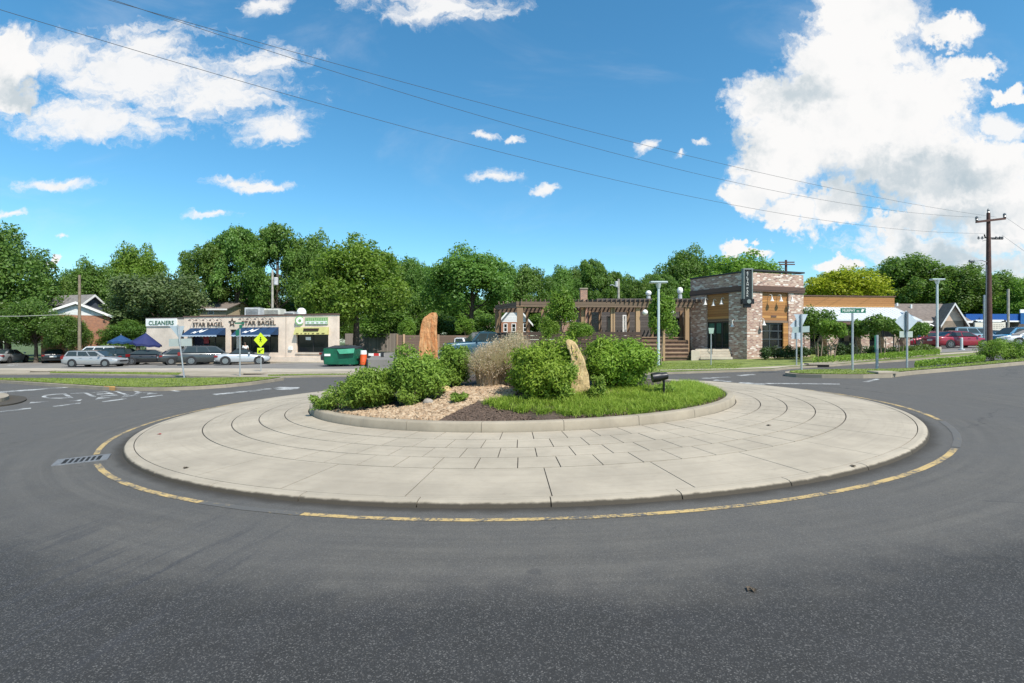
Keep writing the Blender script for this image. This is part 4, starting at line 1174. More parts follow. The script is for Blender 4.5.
# --- bagel shop
A = (Xat(184, 51.5), 51.5); B = (Xat(337.5, 46.5), 46.5); sh = Fr(A, B)
zt = Zat(314.8, 46.5); zb = gz(-16, 46) + .1
t = thing('bagel_shop', 'single-storey beige shop with two blue awnings and one yellow awning beyond the car park', 'building', (A[0]/2+B[0]/2, A[1]/2+B[1]/2, zb))
U = sh.u; Z = sh.z
holes = [(U(191.5), U(225.5), Z(208, 353), Z(208, 329)), (U(230.2), U(236.5), zb + .12, Z(233, 329.5)), (U(240.5), U(278.3), Z(260, 352.5), Z(260, 329)), (U(296.5), U(328.3), Z(312, 352.5), Z(312, 334))]
mb = MB(); sh.wall(mb, 0, sh.L, zb - .6, zt, holes)
Bk = Vector(B) + Vector((B[0] * 1.06, B[1])).normalized() * 12; Ak = Vector(A) + Vector((-.36, .93)) * 13      # the side walls splay away from the street
def side_wall(mb, a, b, th):
    a, b = Vector(a), Vector(b); d = (b - a).normalized(); n = Vector((-d.y, d.x)) * th; a = a + d * .32
    mb.prism([tuple(a), tuple(b), tuple(b + n), tuple(a + n)], zb - .6, zt)
side_wall(mb, B, Bk, .3); side_wall(mb, A, Ak, -.3); side_wall(mb, Bk + Vector((-.3, .0)), Ak, .3)
put('wall', mb, M_stucco, t)
jl = MB(); sh.box(jl, U(286)-.03, U(286)+.03, .001, .012, zb, zt); put('wall_joint', jl, pm('joint_shade', (.42,.34,.27), .9, .05), t)
mb = MB(); mb.prism([tuple(sh.pt(.35, -.31, 0).xy), tuple(sh.pt(sh.L - .65, -.31, 0).xy), (Bk.x - .7, Bk.y - .5), (Ak.x + .7, Ak.y - .5)], zt - .4, zt - .25); rf = put('roof', mb, M_roofd, t)
mb = MB(); sh.box(mb, -.06, sh.L + .06, -.28, .06, zt + .002, zt + .13); put('coping', mb, pm('brown_coping', (.12, .07, .055), .6, .1), t)
mb = MB(); sh.box(mb, 0, sh.L, .003, .05, zb - .6, zb + .42); put('plinth', mb, M_stucco2, t)
mb = MB(); sh.box(mb, -.5, sh.L + .3, .05, 1.5, zb - .6, zb + .02); put('front_step', mb, M_walk, t)
for k, h in enumerate(holes):
    fr = MB(); g = .07
    for a, b, c, d in ((h[0], h[0]+g, h[2], h[3]), (h[1]-g, h[1], h[2], h[3]), (h[0]+g, h[1]-g, h[2], h[2]+g), (h[0]+g, h[1]-g, h[3]-g, h[3])): sh.box(fr, a, b, -.22, -.14, c, d)
    n = (3, 1, 4, 2)[k]
    for i in range(1, n):
        u = h[0] + (h[1]-h[0]) * i / n; sh.box(fr, u - .03, u + .03, -.22, -.14, h[2]+g, h[3]-g)
    w = put('door' if k == 1 else 'window', fr, M_frame, t)
    gl = MB(); sh.box(gl, h[0]+.02, h[1]-.02, -.20, -.18, h[2]+.02, h[3]-.02); put('pane', gl, M_dglass, w)
    if k == 0:
        rd = MB(); c0 = sh.pt(U(205.5), -.10, Z(205, 337.5)); rd.lathe([(.34, 0), (.34, .03)], c0, 'y', 20); sh.box(rd, U(205.5)-.3, U(205.5)+.3, -.12, -.09, Z(205, 343.5), Z(205, 339.8))
        put('window_sticker', rd, pm('red_vinyl', (.30, .018, .02), .5, .1), w)
    if k == 3:
        rd = MB(); sh.box(rd, U(305), U(310.2), -.12, -.10, Z(307, 340), Z(307, 337)); put('window_notice', rd, M_white2, w)
        sl_ = MB(); sh.box(sl_, h[0]-.05, h[1]+.05, .001, .09, h[2]-.14, h[2]); put('sill', sl_, M_stucco2, t)
def awning(u0, u1, zt_, zl, out, m, val=.22):
    mb = MB(); q = [sh.pt(u, d, z) for u, d, z in ((u0,.02,zl),(u1,.02,zl),(u1,out,zl),(u0,out,zl),(u0,.02,zt_),(u1,.02,zt_),(u1,.06,zt_),(u0,.06,zt_))]
    mb.hexa([q[0],q[1],q[2],q[3],q[4],q[5],q[6],q[7]])
    return put('awning', mb, m, t)
for k, (a, b, top, low, m) in enumerate(((191, 225.8, 328.1, 335.2, M_blue), (240, 278.8, 327.3, 335.0, M_blue), (295.8, 329, 327.2, 334.6, M_awn))):
    u0, u1 = U(a), U(b); zt_, zl = Z((a+b)/2, top), Z((a+b)/2, low)
    out = 1.1 if k < 2 else .35
    aw = awning(u0, u1, zt_, zl, out, m)
    # the shaped hem hanging in front
    hm = MB(); n = 22
    for i in range(n):
        ua, ub = u0 + (u1-u0)*i/n, u0 + (u1-u0)*(i+1)/n
        if k < 2: sh.box(hm, ua+.004, ub-.004, out - .015, out + .008, zl - .12 - .035*(i % 2), zl - .002)
    if k < 2:
        put('hem', hm, pm('pale_hem', (.42,.50,.58), .8, .1), aw)
        # white zigzag emblem on the canvas
        s_ = MB(); zc = (zt_+zl)/2; uc = (u0+u1)/2 - .5; sl2 = (zt_ - zl) / (out - .06)
        zz = [(-.75,-.20),(-.5,.02),(-.2,-.06),(.1,.22),(.3,.04),(.8,.24),(.55,-.02),(.25,-.12),(0,.04),(-.3,-.2),(-.5,-.12)]
        cvs = []
        for a_, b_ in zz:
            z_ = zc + b_; d_ = out - (z_ - zl) / sl2; cvs.append(sh.pt(uc + a_*1.0, d_ + .02, z_ + .01))
        s_.quad(*cvs); put('emblem', s_, M_white2, aw)
    else:
        # two lines of small brown lettering too far away to read, set as strokes
        s_ = MB(); r = random.Random(3); u = U(305.5)
        while u < U(320.5):
            w_ = r.uniform(.12, .2); z0 = Z(312, 330.8); dd = .36 * .56 + .05
            for q in (0, 1): sh.box(s_, u + q*w_*.6, u + q*w_*.6 + .05, .12, .30, z0 - .02, z0 + .22)
            sh.box(s_, u, u + w_*.75, .12, .30, z0 + r.choice((0, .09, .17)), z0 + r.choice((.045, .13, .21))); u += w_ + .05
        put('lettering', s_, M_brown, aw)
        s_ = MB(); u = U(298.5)
        while u < U(327):
            w_ = r.uniform(.1, .3); sh.box(s_, u, u + w_, .26, .362, Z(312, 333.8), Z(312, 333.0)); u += w_ + r.uniform(.1, .35)
        put('small_lettering', s_, pm('olive_letter', (.2,.16,.05), .7, 0), aw)
sh.text('STAR BAGEL', U(208.3), Z(208, 324.4), Z(208, 322.4) - Z(208, 326.6), U(223.3) - U(192.8), .03, M_brown, t)
sh.text('STAR BAGEL', U(258.9), Z(259, 322.9), Z(259, 320.8) - Z(259, 325.2), U(276) - U(241.8), .03, M_brown, t)
mb = MB()
for row, (xs_, yy) in enumerate((([194,200.5,207.5,214.5,221.5], 320.3), ([244,251.5,259,266.5,274], 319.2))):
    for px in xs_:
        c0 = sh.pt(U(px), 0, Z(px, yy)); e = sh.n
        mb.tube([c0, c0 + e*.25 + Vector((0,0,.14)), c0 + e*.5 + Vector((0,0,.05))], .02, 5)
        mb.tube([c0 + e*.5 + Vector((0,0,.07)), c0 + e*.52 + Vector((0,0,-.08))], [.04, .13], 8)
lampm = pm('lamp_brown', (.06,.045,.04), .5, .1)
half = len(mb.v) // 10
for k in range(10):     # one lamp each
    m2 = MB(); m2.v = mb.v[k*half:(k+1)*half]; m2.f = [tuple(q - k*half for q in f) for f in mb.f if k*half <= f[0] < (k+1)*half]
    put('sign_lamp', m2, lampm, t)
# outlined star
mb = MB(); uc, zc = U(232.4), Z(232, 322.4); ro, ri_ = .46, .33
def starpt(r, k): a = PI/2 + k * PI/5; return r * (1 if k % 2 == 0 else .40) * math.cos(a), r * (1 if k % 2 == 0 else .40) * math.sin(a)
for k in range(10):
    a, b = starpt(ro, k), starpt(ro, k+1); c_, d_ = starpt(ro*.66, k+1), starpt(ro*.66, k)
    mb.hexa([sh.pt(uc+q[0], .01, zc+q[1]) for q in (a,b,c_,d_)] + [sh.pt(uc+q[0], .06, zc+q[1]) for q in (a,b,c_,d_)])
put('star_emblem', mb, M_brown, t)
# round emblem and two-tone panel, letters too small to read set as strokes
mb = MB(); mb.lathe([(.46,-.03),(.46,.03)], sh.pt(U(300.3), .05, Z(300, 320.6)), 'y', 24); ce = put('round_emblem', mb, M_lime, t)
mb = MB(); mb.lathe([(.33,-.03),(.33,.03)], sh.pt(U(300.3), .07, Z(300, 320.6)), 'y', 24); put('emblem_centre', mb, M_white2, ce)
mb = MB(); mb.lathe([(.14,-.03),(.14,.03)], sh.pt(U(300.5), .085, Z(300, 320.7)), 'y', 12); put('emblem_mark', mb, M_lime, ce)
mb = MB(); sh.box(mb, U(305.6), U(328), .01, .06, Z(317, 324.6), Z(317, 317.4)); sb = put('shop_sign', mb, M_lime, t)
mb = MB(); sh.box(mb, U(306), U(327.7), .061, .075, Z(317, 324.0), Z(317, 321.1)); put('sign_panel', mb, M_white2, sb)
mb = MB(); r = random.Random(9); u = U(306.2)
while u < U(327):
    w_ = r.uniform(.14, .2); z0 = Z(317, 320.7); z1 = Z(317, 317.9)
    sh.box(mb, u, u+.05, .061, .08, z0, z1); sh.box(mb, u+.052, u+w_, .061, .08, z1-.05, z1) if r.random() < .6 else sh.box(mb, u+.052, u+w_, .061, .08, z0, z0+.05)
    u += w_ + .07
put('lettering', mb, pm('pale_green', (.45,.60,.32), .6, 0), sb)
mb = MB(); u = U(307.5)
while u < U(326.5):
    w_ = r.uniform(.16, .34); sh.box(mb, u, u+w_, .076, .09, Z(317, 323.2), Z(317, 321.9)); u += w_ + .22
put('small_lettering', mb, pm('pale_green2', (.35,.52,.30), .6, 0), sb)
mb = MB(); sh.box(mb, U(289), U(292.6), .002, .12, Z(291, 350), Z(291, 346.5)); put('wall_box', mb, M_white2, t)
mb = MB(); sh.box(mb, U(321.5), U(325.5), .052, .06, zb + .45, zb + .62); 
# cleaners annex
A2 = (Xat(146.5, 54), 54.0); ax = Fr(A2, (A[0] + .0, 52.6)); zt2 = Zat(319, 54)
t2 = thing('cleaners_annex', 'low beige annex with the green lettered sign at the left end of the shop', 'building', (A2[0], A2[1], zb))
mb = MB(); ax.wall(mb, 0, ax.L - .02, zb - .6, zt2, [(ax.u(179.5), ax.u(184), zb, Zat(330, 53))], .3); ax.box(mb, 0, .3, -10, -.301, zb - .6, zt2)
put('wall', mb, M_stucco2, t2)
mb = MB(); ax.box(mb, -.05, ax.L - .02, -10, .05, zt2 + .002, zt2 + .12); put('roof', mb, M_roofd, t2)
mb = MB(); ax.box(mb, ax.u(179.7), ax.u(183.8), -.2, -.15, zb, Zat(330, 53)); d_ = put('door', mb, M_frame, t2)
mb = MB(); ax.box(mb, ax.u(140), ax.u(147), -.28, 0, zb - .6, Zat(327.3, 54)); 
mb = MB(); ax.box(mb, ax.u(146.6), ax.u(177.6), .02, .10, ax.z(160, 326.2), ax.z(160, 318.6)); sg = put('sign_board', mb, M_white2, t2)
ax.text('CLEANERS', ax.u(162.2), ax.z(162, 322.8), .42, ax.u(174.5) - ax.u(149.5), .11, M_tgreen, sg)
# two patio umbrellas
for i, (px, py, top, w, Y, m, lab) in enumerate(((121, 342, 335, 22, 50, M_royal, 'royal blue patio umbrella, left of the navy one, outside the cleaners annex'), (146, 344, 333, 27, 49.5, M_navy, 'navy blue tilted patio umbrella in front of the cleaners annex'))):
    x = Xat(px, Y); z = gz(x, Y) + .12; tt_ = thing('patio_umbrella', lab, 'umbrella', (x, Y, z), 0, 'patio umbrellas by the cleaners')
    zr, za, rw = Zat(py, Y) - z, Zat(top, Y) - z, w / F * Y / 2
    mb = MB(); n = 8; tl = .12 * i
    ap = (0, 0, za)
    for k in range(n):
        a0, a1 = 2*PI*k/n, 2*PI*(k+1)/n; am = (a0+a1)/2
        p0 = (rw*math.cos(a0), rw*math.sin(a0), zr - .35*math.cos(a0)*i*.5); p1 = (rw*math.cos(a1), rw*math.sin(a1), zr - .35*math.cos(a1)*i*.5); pm_ = (rw*.93*math.cos(am), rw*.93*math.sin(am), zr + .10 - .35*math.cos(am)*i*.5)
        mb.f.append((len(mb.v), len(mb.v)+1, len(mb.v)+2)); mb.v += [ap, p0, pm_]
        mb.f.append((len(mb.v), len(mb.v)+1, len(mb.v)+2)); mb.v += [ap, pm_, p1]
        lo = lambda p: (p[0], p[1], p[2] - .2)
        mb.quad(p0, lo(p0), lo(pm_), pm_); mb.quad(pm_, lo(pm_), lo(p1), p1)
    put('canopy', mb.mesh('canopy', recalc=False), m, tt_, True)
    put('pole', MB().tube([(0,0,0),(0,0,za + .12)], .025, 8), M_galv, tt_, True)
    put('base', MB().lathe([(.26,0),(.26,.06),(.06,.1)], (0,0,0), 'z', 16), M_blk, tt_, True)
# rooftop units and mast
def on_roof(px0, px1, py0, py1, Y, name, label, m, round_=False):
    x0, x1 = Xat(px0, Y), Xat(px1, Y); z0, z1 = zt - .249, Zat(py0, Y)
    tt_ = thing(name, label, 'roof unit', ((x0+x1)/2, Y, z0)); w = (x1-x0)/2; h = z1 - z0
    mb = MB()
    if round_: mb.lathe([(w*.55,0),(w*.6,h*.35),(w,h*.45),(w,h*.7),(w*.75,h*.92),(w*.3,h)], (0,0,0), 'z', 16)
    else: mb.box(-w, w, -.7, .7, .08, h)
    put('casing', mb.mesh('casing', bevel=0 if round_ else .04), m, tt_, True)
    d = MB()
    if not round_:
        for i in range(6): d.box(-w*.8, w*.8, -.72, -.705, h*.3 + i*h*.1, h*.34 + i*h*.1)
        put('louvre', d, M_frame, tt_, True)
        f = MB(); f.lathe([(.4, h+.002),(.4, h+.08),(.36, h+.1)], (w*.3, 0, 0), 'z', 16); put('fan_cover', f, M_frame, tt_, True)
    return tt_
on_roof(248, 263, 308, 316, 52, 'roof_unit', 'large grey roof unit, left of the other units on the shop', M_unit)
on_roof(263.5, 283, 309, 316, 53, 'roof_unit', 'long pale roof unit beside the large grey one on the shop', pm('cream_unit', (.56,.55,.48), .6, .2))
on_roof(286, 297, 312, 316, 54, 'roof_unit', 'low grey roof unit between the long pale one and the round vent', M_unit)
on_roof(297, 306, 308, 316, 53, 'roof_vent', 'white mushroom vent on the shop roof', M_white2, True)
x = Xat(272.5, 56); z = gz(x, 56); tt_ = thing('utility_pole', 'thin pale pole with a transformer behind the shop roof', 'utility pole', (x, 56, z))
put('shaft', MB().tube([(0,0,-.2),(0,0,Zat(270,56)-z)], [.15,.11], 10), M_concpole, tt_, True)
put('transformer', MB().lathe([(.22,0),(.24,.05),(.24,.75),(.2,.82)], (.38, 0, Zat(285,56)-z), 'z', 14), M_unit, tt_, True)

# --- generic pitched house
def house(name, label, p0, p1, zb, ze, zr, depth, wall_m, roof_m, gable_m=None, wins=(), trim=True, ridge='depth', door=None):
    """front wall p0-p1; ridge running away from it ('depth') or along it ('width')"""
    fr = Fr(p0, p1); t = thing(name, label, 'house', ((p0[0]+p1[0])/2, (p0[1]+p1[1])/2, zb))
    L = fr.L; mb = MB(); holes = [tuple(w) for w in wins]
    fr.wall(mb, 0, L, zb - .5, ze, holes, .25)
    fr.box(mb, 0, .25, -depth, -.251, zb - .5, ze); fr.box(mb, L - .25, L, -depth, -.251, zb - .5, ze); fr.box(mb, .251, L - .251, -depth, -depth + .25, zb - .5, ze)
    put('wall', mb, wall_m, t)
    ov = .35; r = MB(); th = .14
    if ridge == 'depth':
        for s_ in (0, 1):
            ue, um = (-ov, L/2) if s_ == 0 else (L + ov, L/2); drop = (zr - ze) * ov / (L/2)
            a = [fr.pt(ue, ov, ze - drop), fr.pt(um, ov, zr), fr.pt(um, -depth - ov, zr), fr.pt(ue, -depth - ov, ze - drop)]
            r.hexa([q + Vector((0,0,.004)) for q in a] + [q + Vector((0,0,th)) for q in a])
        for d0, d1 in ((-.2, .0), (-depth, -depth + .2)):
            g = MB()
            a = [fr.pt(0, d0, ze + .002), fr.pt(L, d0, ze + .002), fr.pt(L/2, d0, zr)]; b = [fr.pt(0, d1, ze + .002), fr.pt(L, d1, ze + .002), fr.pt(L/2, d1, zr)]
            i = len(g.v); g.v += [tuple(q) for q in a + b]; g.f += [(i,i+1,i+2),(i+3,i+5,i+4),(i,i+1,i+4,i+3),(i+1,i+2,i+5,i+4),(i+2,i,i+3,i+5)]
            put('gable', g, gable_m or wall_m, t)
        if trim:
            tr = MB()
            for s_ in (0, 1):
                ue, um = (-ov, L/2) if s_ == 0 else (L + ov, L/2); drop = (zr - ze) * ov / (L/2)
                q = [(ue, ze - drop - .12), (um, zr - .12), (um, zr + th), (ue, ze - drop + th)]
                tr.hexa([fr.pt(u, ov + .003, z) for u, z in q] + [fr.pt(u, ov + .05, z) for u, z in q])
            put('bargeboard', tr, M_wframe, t)
    else:
        for s_ in (0, 1):
            de, dm = (ov, -depth/2) if s_ == 0 else (-depth - ov, -depth/2); drop = (zr - ze) * ov / (depth/2)
            a = [fr.pt(-ov, de, ze - drop), fr.pt(L + ov, de, ze - drop), fr.pt(L + ov, dm, zr), fr.pt(-ov, dm, zr)]
            r.hexa([q + Vector((0,0,.004)) for q in a] + [q + Vector((0,0,th)) for q in a])
        for u0, u1 in ((0, .2), (L - .2, L)):
            g = MB()
            a = [fr.pt(u0, 0, ze + .002), fr.pt(u0, -depth, ze + .002), fr.pt(u0, -depth/2, zr)]; b = [fr.pt(u1, 0, ze + .002), fr.pt(u1, -depth, ze + .002), fr.pt(u1, -depth/2, zr)]
            i = len(g.v); g.v += [tuple(q) for q in a + b]; g.f += [(i,i+1,i+2),(i+3,i+5,i+4),(i,i+1,i+4,i+3),(i+1,i+2,i+5,i+4),(i+2,i,i+3,i+5)]
            put('gable', g, gable_m or wall_m, t)
        if trim:
            tr = MB(); drop = (zr - ze) * ov / (depth/2); fr.box(tr, -ov, L + ov, ov + .002, ov + .05, ze - drop - .08, ze - drop + th); put('fascia', tr, M_wframe, t)
    put('roof', r, roof_m, t)
    for w in holes:
        f = MB(); g_ = .08
        for a, b, c, d in ((w[0], w[0]+g_, w[2], w[3]), (w[1]-g_, w[1], w[2], w[3]), (w[0]+g_, w[1]-g_, w[2], w[2]+g_), (w[0]+g_, w[1]-g_, w[3]-g_, w[3])): fr.box(f, a, b, -.12, .03, c, d)
        fr.box(f, w[0]+g_, w[1]-g_, -.1, -.02, (w[2]+w[3])/2-.03, (w[2]+w[3])/2+.03)
        wo = put('window', f, M_wframe, t); p = MB(); fr.box(p, w[0]+.03, w[1]-.03, -.09, -.07, w[2]+.03, w[3]-.03); put('pane', p, M_dglass, wo)
    return t, fr
M_brick = brick_mat('red_brick', [(.36,.12,.05), (.30,.10,.045), (.40,.15,.07), (.25,.085,.045)], (.30,.19,.13))
M_brick2 = brick_mat('orange_brick', [(.38,.15,.07), (.33,.12,.06), (.42,.18,.09), (.26,.10,.06)], (.40,.33,.27))
M_shing = pm('shingle', (.155, .125, .105), .95, .25, 3, .4, 20)
M_shingg = pm('grey_shingle', (.17, .16, .15), .95, .25, 3, .4, 20)
M_siding = wood_mat('white_siding', (.60, .60, .58), (.70, .70, .68), .18, True, .6)
M_sidingb = wood_mat('slate_siding', (.055, .065, .085), (.07, .085, .11), .18, True, .6)
Y0 = 57.0
p0, p1 = (Xat(41, 54.6), 54.6), (Xat(109.5, 57.6), 57.6); zb_ = gz(p0[0], Y0)
house('brick_house', 'red brick house with a broad white gable behind the dark bushes at the left', p0, p1, zb_, Zat(315.5, 57), Zat(302.5, 55.5), 8, M_brick, M_shingg, M_siding)
Y0 = 70.0
p0, p1 = (Xat(82, 62), 62.0), (Xat(103, 64.5), 64.5); zb_ = gz(p0[0], Y0)
house('slate_gable_house', 'dark slate-blue gabled house peeping over the white gable', p0, p1, zb_, Zat(304, 63), Zat(295.5, 63), 5, M_sidingb, M_shingg, M_sidingb)
p0, p1 = (Xat(198, 74), 74.0), (Xat(226, 74), 74.0); fr_ = Fr(p0, p1)
house('distant_house', 'distant tan house with a brown roof seen above the shop roof between trees', p0, p1, gz(p0[0], 74), Zat(309, 74), Zat(300.5, 74), 8, pm('tan_wall', (.42,.33,.22), .8, .1), M_shing, None, [(fr_.u(208), fr_.u(214), Zat(314.5,74), Zat(309.6,74))], ridge='width')
Y0 = 60.0
p0, p1 = (Xat(499, Y0), Y0), (Xat(530, Y0), Y0); fr_ = Fr(p0, p1)
house('white_gable_house', 'small brick house with white gable seen through the left bay of the pergola', p0, p1, gz(0, Y0), Zat(322, Y0), Zat(304, Y0), 10, M_brick, M_shingg, M_siding,
      [(fr_.u(503.5), fr_.u(507.5), Zat(332,Y0), Zat(323.5,Y0)), (fr_.u(511.5), fr_.u(516), Zat(332,Y0), Zat(323.5,Y0)), (fr_.u(523), fr_.u(527.5), Zat(332,Y0), Zat(323.5,Y0))])
Y0 = 52.0
p0, p1 = (Xat(562, Y0), Y0), (Xat(606, Y0), Y0); fr_ = Fr(p0, p1)
house('orange_brick_house', 'orange brick house with grey roof seen through the middle of the pergola', p0, p1, gz(8, Y0), Zat(310, Y0), Zat(300.5, Y0), 9, M_brick2, M_shing, None,
      [(fr_.u(566), fr_.u(571), Zat(322,Y0), Zat(313,Y0)), (fr_.u(593.5), fr_.u(598), Zat(334,Y0), Zat(322,Y0))], ridge='width')
# brick chimney above the beam
x = Xat(583.5, 40.5); zc = gz(x, 40.5)
mb = MB(); tt_ = thing('brick_chimney', 'square brick chimney stack standing above the pergola beam', 'chimney', (x, 40.5, zc))
mb.box(-.27, .27, -.27, .27, -.2, Zat(289.5, 40.5) - zc); put('stack', mb, M_brick2, tt_, True); put('cap', MB().box(-.31, .31, -.31, .31, Zat(289.5, 40.5) - zc + .002, Zat(288.3, 40.5) - zc), M_kerb, tt_, True)

# --- brick restaurant tower
M_tbrick = brick_mat('mottled_brick', [(.35,.18,.14), (.57,.42,.34), (.27,.135,.11), (.68,.59,.51), (.40,.25,.19), (.31,.18,.145), (.76,.68,.61), (.36,.22,.17), (.48,.33,.25), (.25,.14,.115), (.43,.28,.21)], (.47,.38,.31), .23, .10)
M_cedar = wood_mat('cedar_plank', (.28, .12, .035), (.50, .255, .08), .17, True, .6)
M_band = wood_mat('dark_band', (.085, .045, .032), (.12, .065, .045), .5, True, .6)
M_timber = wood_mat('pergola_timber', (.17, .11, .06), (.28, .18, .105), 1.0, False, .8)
M_timberh = wood_mat('pergola_beam', (.13, .088, .058), (.22, .15, .10), .35, True, .8)
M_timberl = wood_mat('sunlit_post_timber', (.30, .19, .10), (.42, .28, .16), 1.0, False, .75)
M_deck = wood_mat('step_timber', (.22, .14, .085), (.40, .28, .18), .14, True, .8)
M_stonec = concrete('cut_stone', (.50, .44, .35), 1.2, .25)
zT = 1.7 + 69.5 * 33 / F
PC = (Xat(747, 33), 33.0)
YL = (zT - CZ) * F / (341.5 - 279.5); PL = (Xat(690.5, YL), YL)
YR = (zT - CZ) * F / (341.5 - 275.2); PR = (Xat(803.5, YR), YR)
fl, frr = Fr(PL, PC), Fr(PC, PR)
zg = gz(PC[0], 33) + .05
tw = thing('brick_tower', 'two-storey mottled brick corner tower with cedar panels and vertical sign', 'building', (PC[0], PC[1], zg))
zfl = Zat(349, 34)
def zmid(fr, px, py): return fr.z(px, py)
hl_ = (fl.u(706.5), fl.u(728.8), zfl, fl.z(717, 290.5)); hr_ = (frr.u(762.3), frr.u(788.5), zg + .25, frr.z(775, 289.5))
PB = (PL[0] + 4.2, PL[1] + 6.5); PB2 = (PR[0] - .6, PR[1] + 6)
mb = MB(); fl.wall(mb, 0, fl.L - .0, zg - .6, zT, [hl_], .35); put('wall', mb, M_tbrick, tw)
mb = MB(); frr.wall(mb, .0, frr.L, zg - .6, zT, [hr_], .35)
put('wall', mb, M_tbrick, tw)
bw_ = Fr(PL, PB); mb = MB()
for a, b in ((PL, PB), (PR, PB2), (PB, PB2)):
    d = (Vector(b) - Vector(a)).normalized() * .02; n_ = Vector((-d.y, d.x)).normalized() * .3
    ctr = (Vector(PC) + Vector(PB)) / 2
    if (ctr - Vector(a)).dot(n_) < 0: n_ = -n_
    a2, b2 = Vector(a) + d * 18, Vector(b) - d; mb.prism([tuple(a2), tuple(b2), tuple(b2 + n_), tuple(a2 + n_)], zg - .6, zT - .01)
put('rear_wall', mb, M_tbrick, tw)
mb = MB(); mb.prism([tuple(Vector(q) * .97 + Vector((PC[0], PC[1] + 4)) * .03) for q in (PL, PC, PR, PB2, PB)], zT - .5, zT - .4); put('roof', mb, M_roofd, tw)
mb = MB(); fl.box(mb, -.05, fl.L, -.36, .06, zT + .002, zT + .10); put('coping', mb, M_frame, tw)
mb = MB(); frr.box(mb, 0, frr.L + .05, -.36, .06, zT + .103, zT + .20); put('coping', mb, M_frame, tw)
zb1, zb2 = fl.z(717, 291.0), fl.z(717, 287.2)
zb1 = zT - 1.22; zb2 = zT - .84
mb = MB(); fl.box(mb, -.03, fl.L + .04, .004, .05, zb1, zb2); put('timber_band', mb, M_band, tw)
mb = MB(); frr.box(mb, -.02, frr.L + .03, .052, .09, zb1, zb2); put('timber_band', mb, M_band, tw)
for fr, h, pz in ((fl, hl_, fl.z(717, 319.2)), (frr, hr_, frr.z(775, 320.3))):
    mb = MB(); fr.box(mb, h[0], h[1], -.18, -.10, pz, h[3]); put('cedar_panel', mb, M_cedar, tw)
    mb = MB(); fr.box(mb, h[0] + .0, h[1], -.14, -.05, pz - .16, pz - .003); put('lintel_board', mb, M_timberh, tw)
    f = MB(); zt_ = pz - .163
    jam = .12
    for a, b, c, d in ((h[0], h[0]+.1, h[2], zt_), (h[1]-.1, h[1], h[2], zt_), (h[0]+.1, h[1]-.1, h[2], h[2]+.1), (h[0]+.1, h[1]-.1, zt_-.1, zt_)): fr.box(f, a, b, -.2, -.12, c, d)
    if fr is fl:
        for q in (.34, .66): u = h[0] + (h[1]-h[0])*q; fr.box(f, u-.04, u+.04, -.2, -.12, h[2]+.1, zt_-.1)
        w = put('window', f, M_frame, tw); p = MB(); fr.box(p, h[0]+.04, h[1]-.04, -.19, -.16, h[2]+.04, zt_-.04); put('pane', p, M_gglass, w)
        for q in ((.06,.30),(.40,.60)):
            p = MB(); fr.box(p, h[0]+(h[1]-h[0])*q[0], h[0]+(h[1]-h[0])*q[1], -.155, -.145, h[2]+1.05, zt_-.1); put('blind', p, pm('green_blind', (.03,.12,.085), .5, .15), w)
    else:
        for q in (.25, .5, .75): z = h[2] + (zt_-h[2])*q; fr.box(f, h[0]+.1, h[1]-.1, -.2, -.13, z-.035, z+.035)
        for q in (.333, .667): u = h[0] + (h[1]-h[0])*q; fr.box(f, u-.03, u+.03, -.2, -.14, h[2]+.1, zt_-.1)
        w = put('garage_door', f, pm('grey_frame', (.05,.06,.065), .5, .1), tw); p = MB(); fr.box(p, h[0]+.04, h[1]-.04, -.19, -.165, h[2]+.04, zt_-.04); put('pane', p, M_dglass, w)
        mb = MB(); fr.box(mb, h[1] - .42, h[1], -.119, -.02, h[2], zt_); put('cedar_jamb', mb, M_cedar, tw)
# bell lamps on goosenecks
def bell(fr, px, py, parent):
    c0 = fr.pt(fr.u(px), -.08 if 709 < px < 727 or 764 < px < 788 else 0.0, fr.z(px, py) + .36); e = fr.n
    arm = MB(); arm.tube([c0, c0 + e*.12 + Vector((0,0,.10)), c0 + e*.26 + Vector((0,0,.06)), c0 + e*.28 + Vector((0,0,-.1))], .018, 6)
    a = put('bell_lamp', arm, M_wframe, parent)
    sd = MB(); c1 = c0 + e*.28; sd.lathe([(.03,-.06),(.05,-.14),(.07,-.24),(.10,-.30),(.145,-.35),(.135,-.345)], c1, 'z', 14); put('shade', sd.mesh('shade', smooth=40), M_wframe, a)
for px, py in ((708, 305), (715.5, 306), (723.5, 304.5), (735, 327)): bell(fl, px, py, tw)
for px, py in ((760.5, 325.5), (769.5, 301.5), (778.5, 301.8), (788.5, 302)): bell(frr, px, py, tw)
mb = MB(); frr.box(mb, frr.u(772), frr.u(777.5), -.098, -.08, frr.z(775, 317.3), frr.z(775, 315.3)); put('number_plate', mb, M_band, tw)
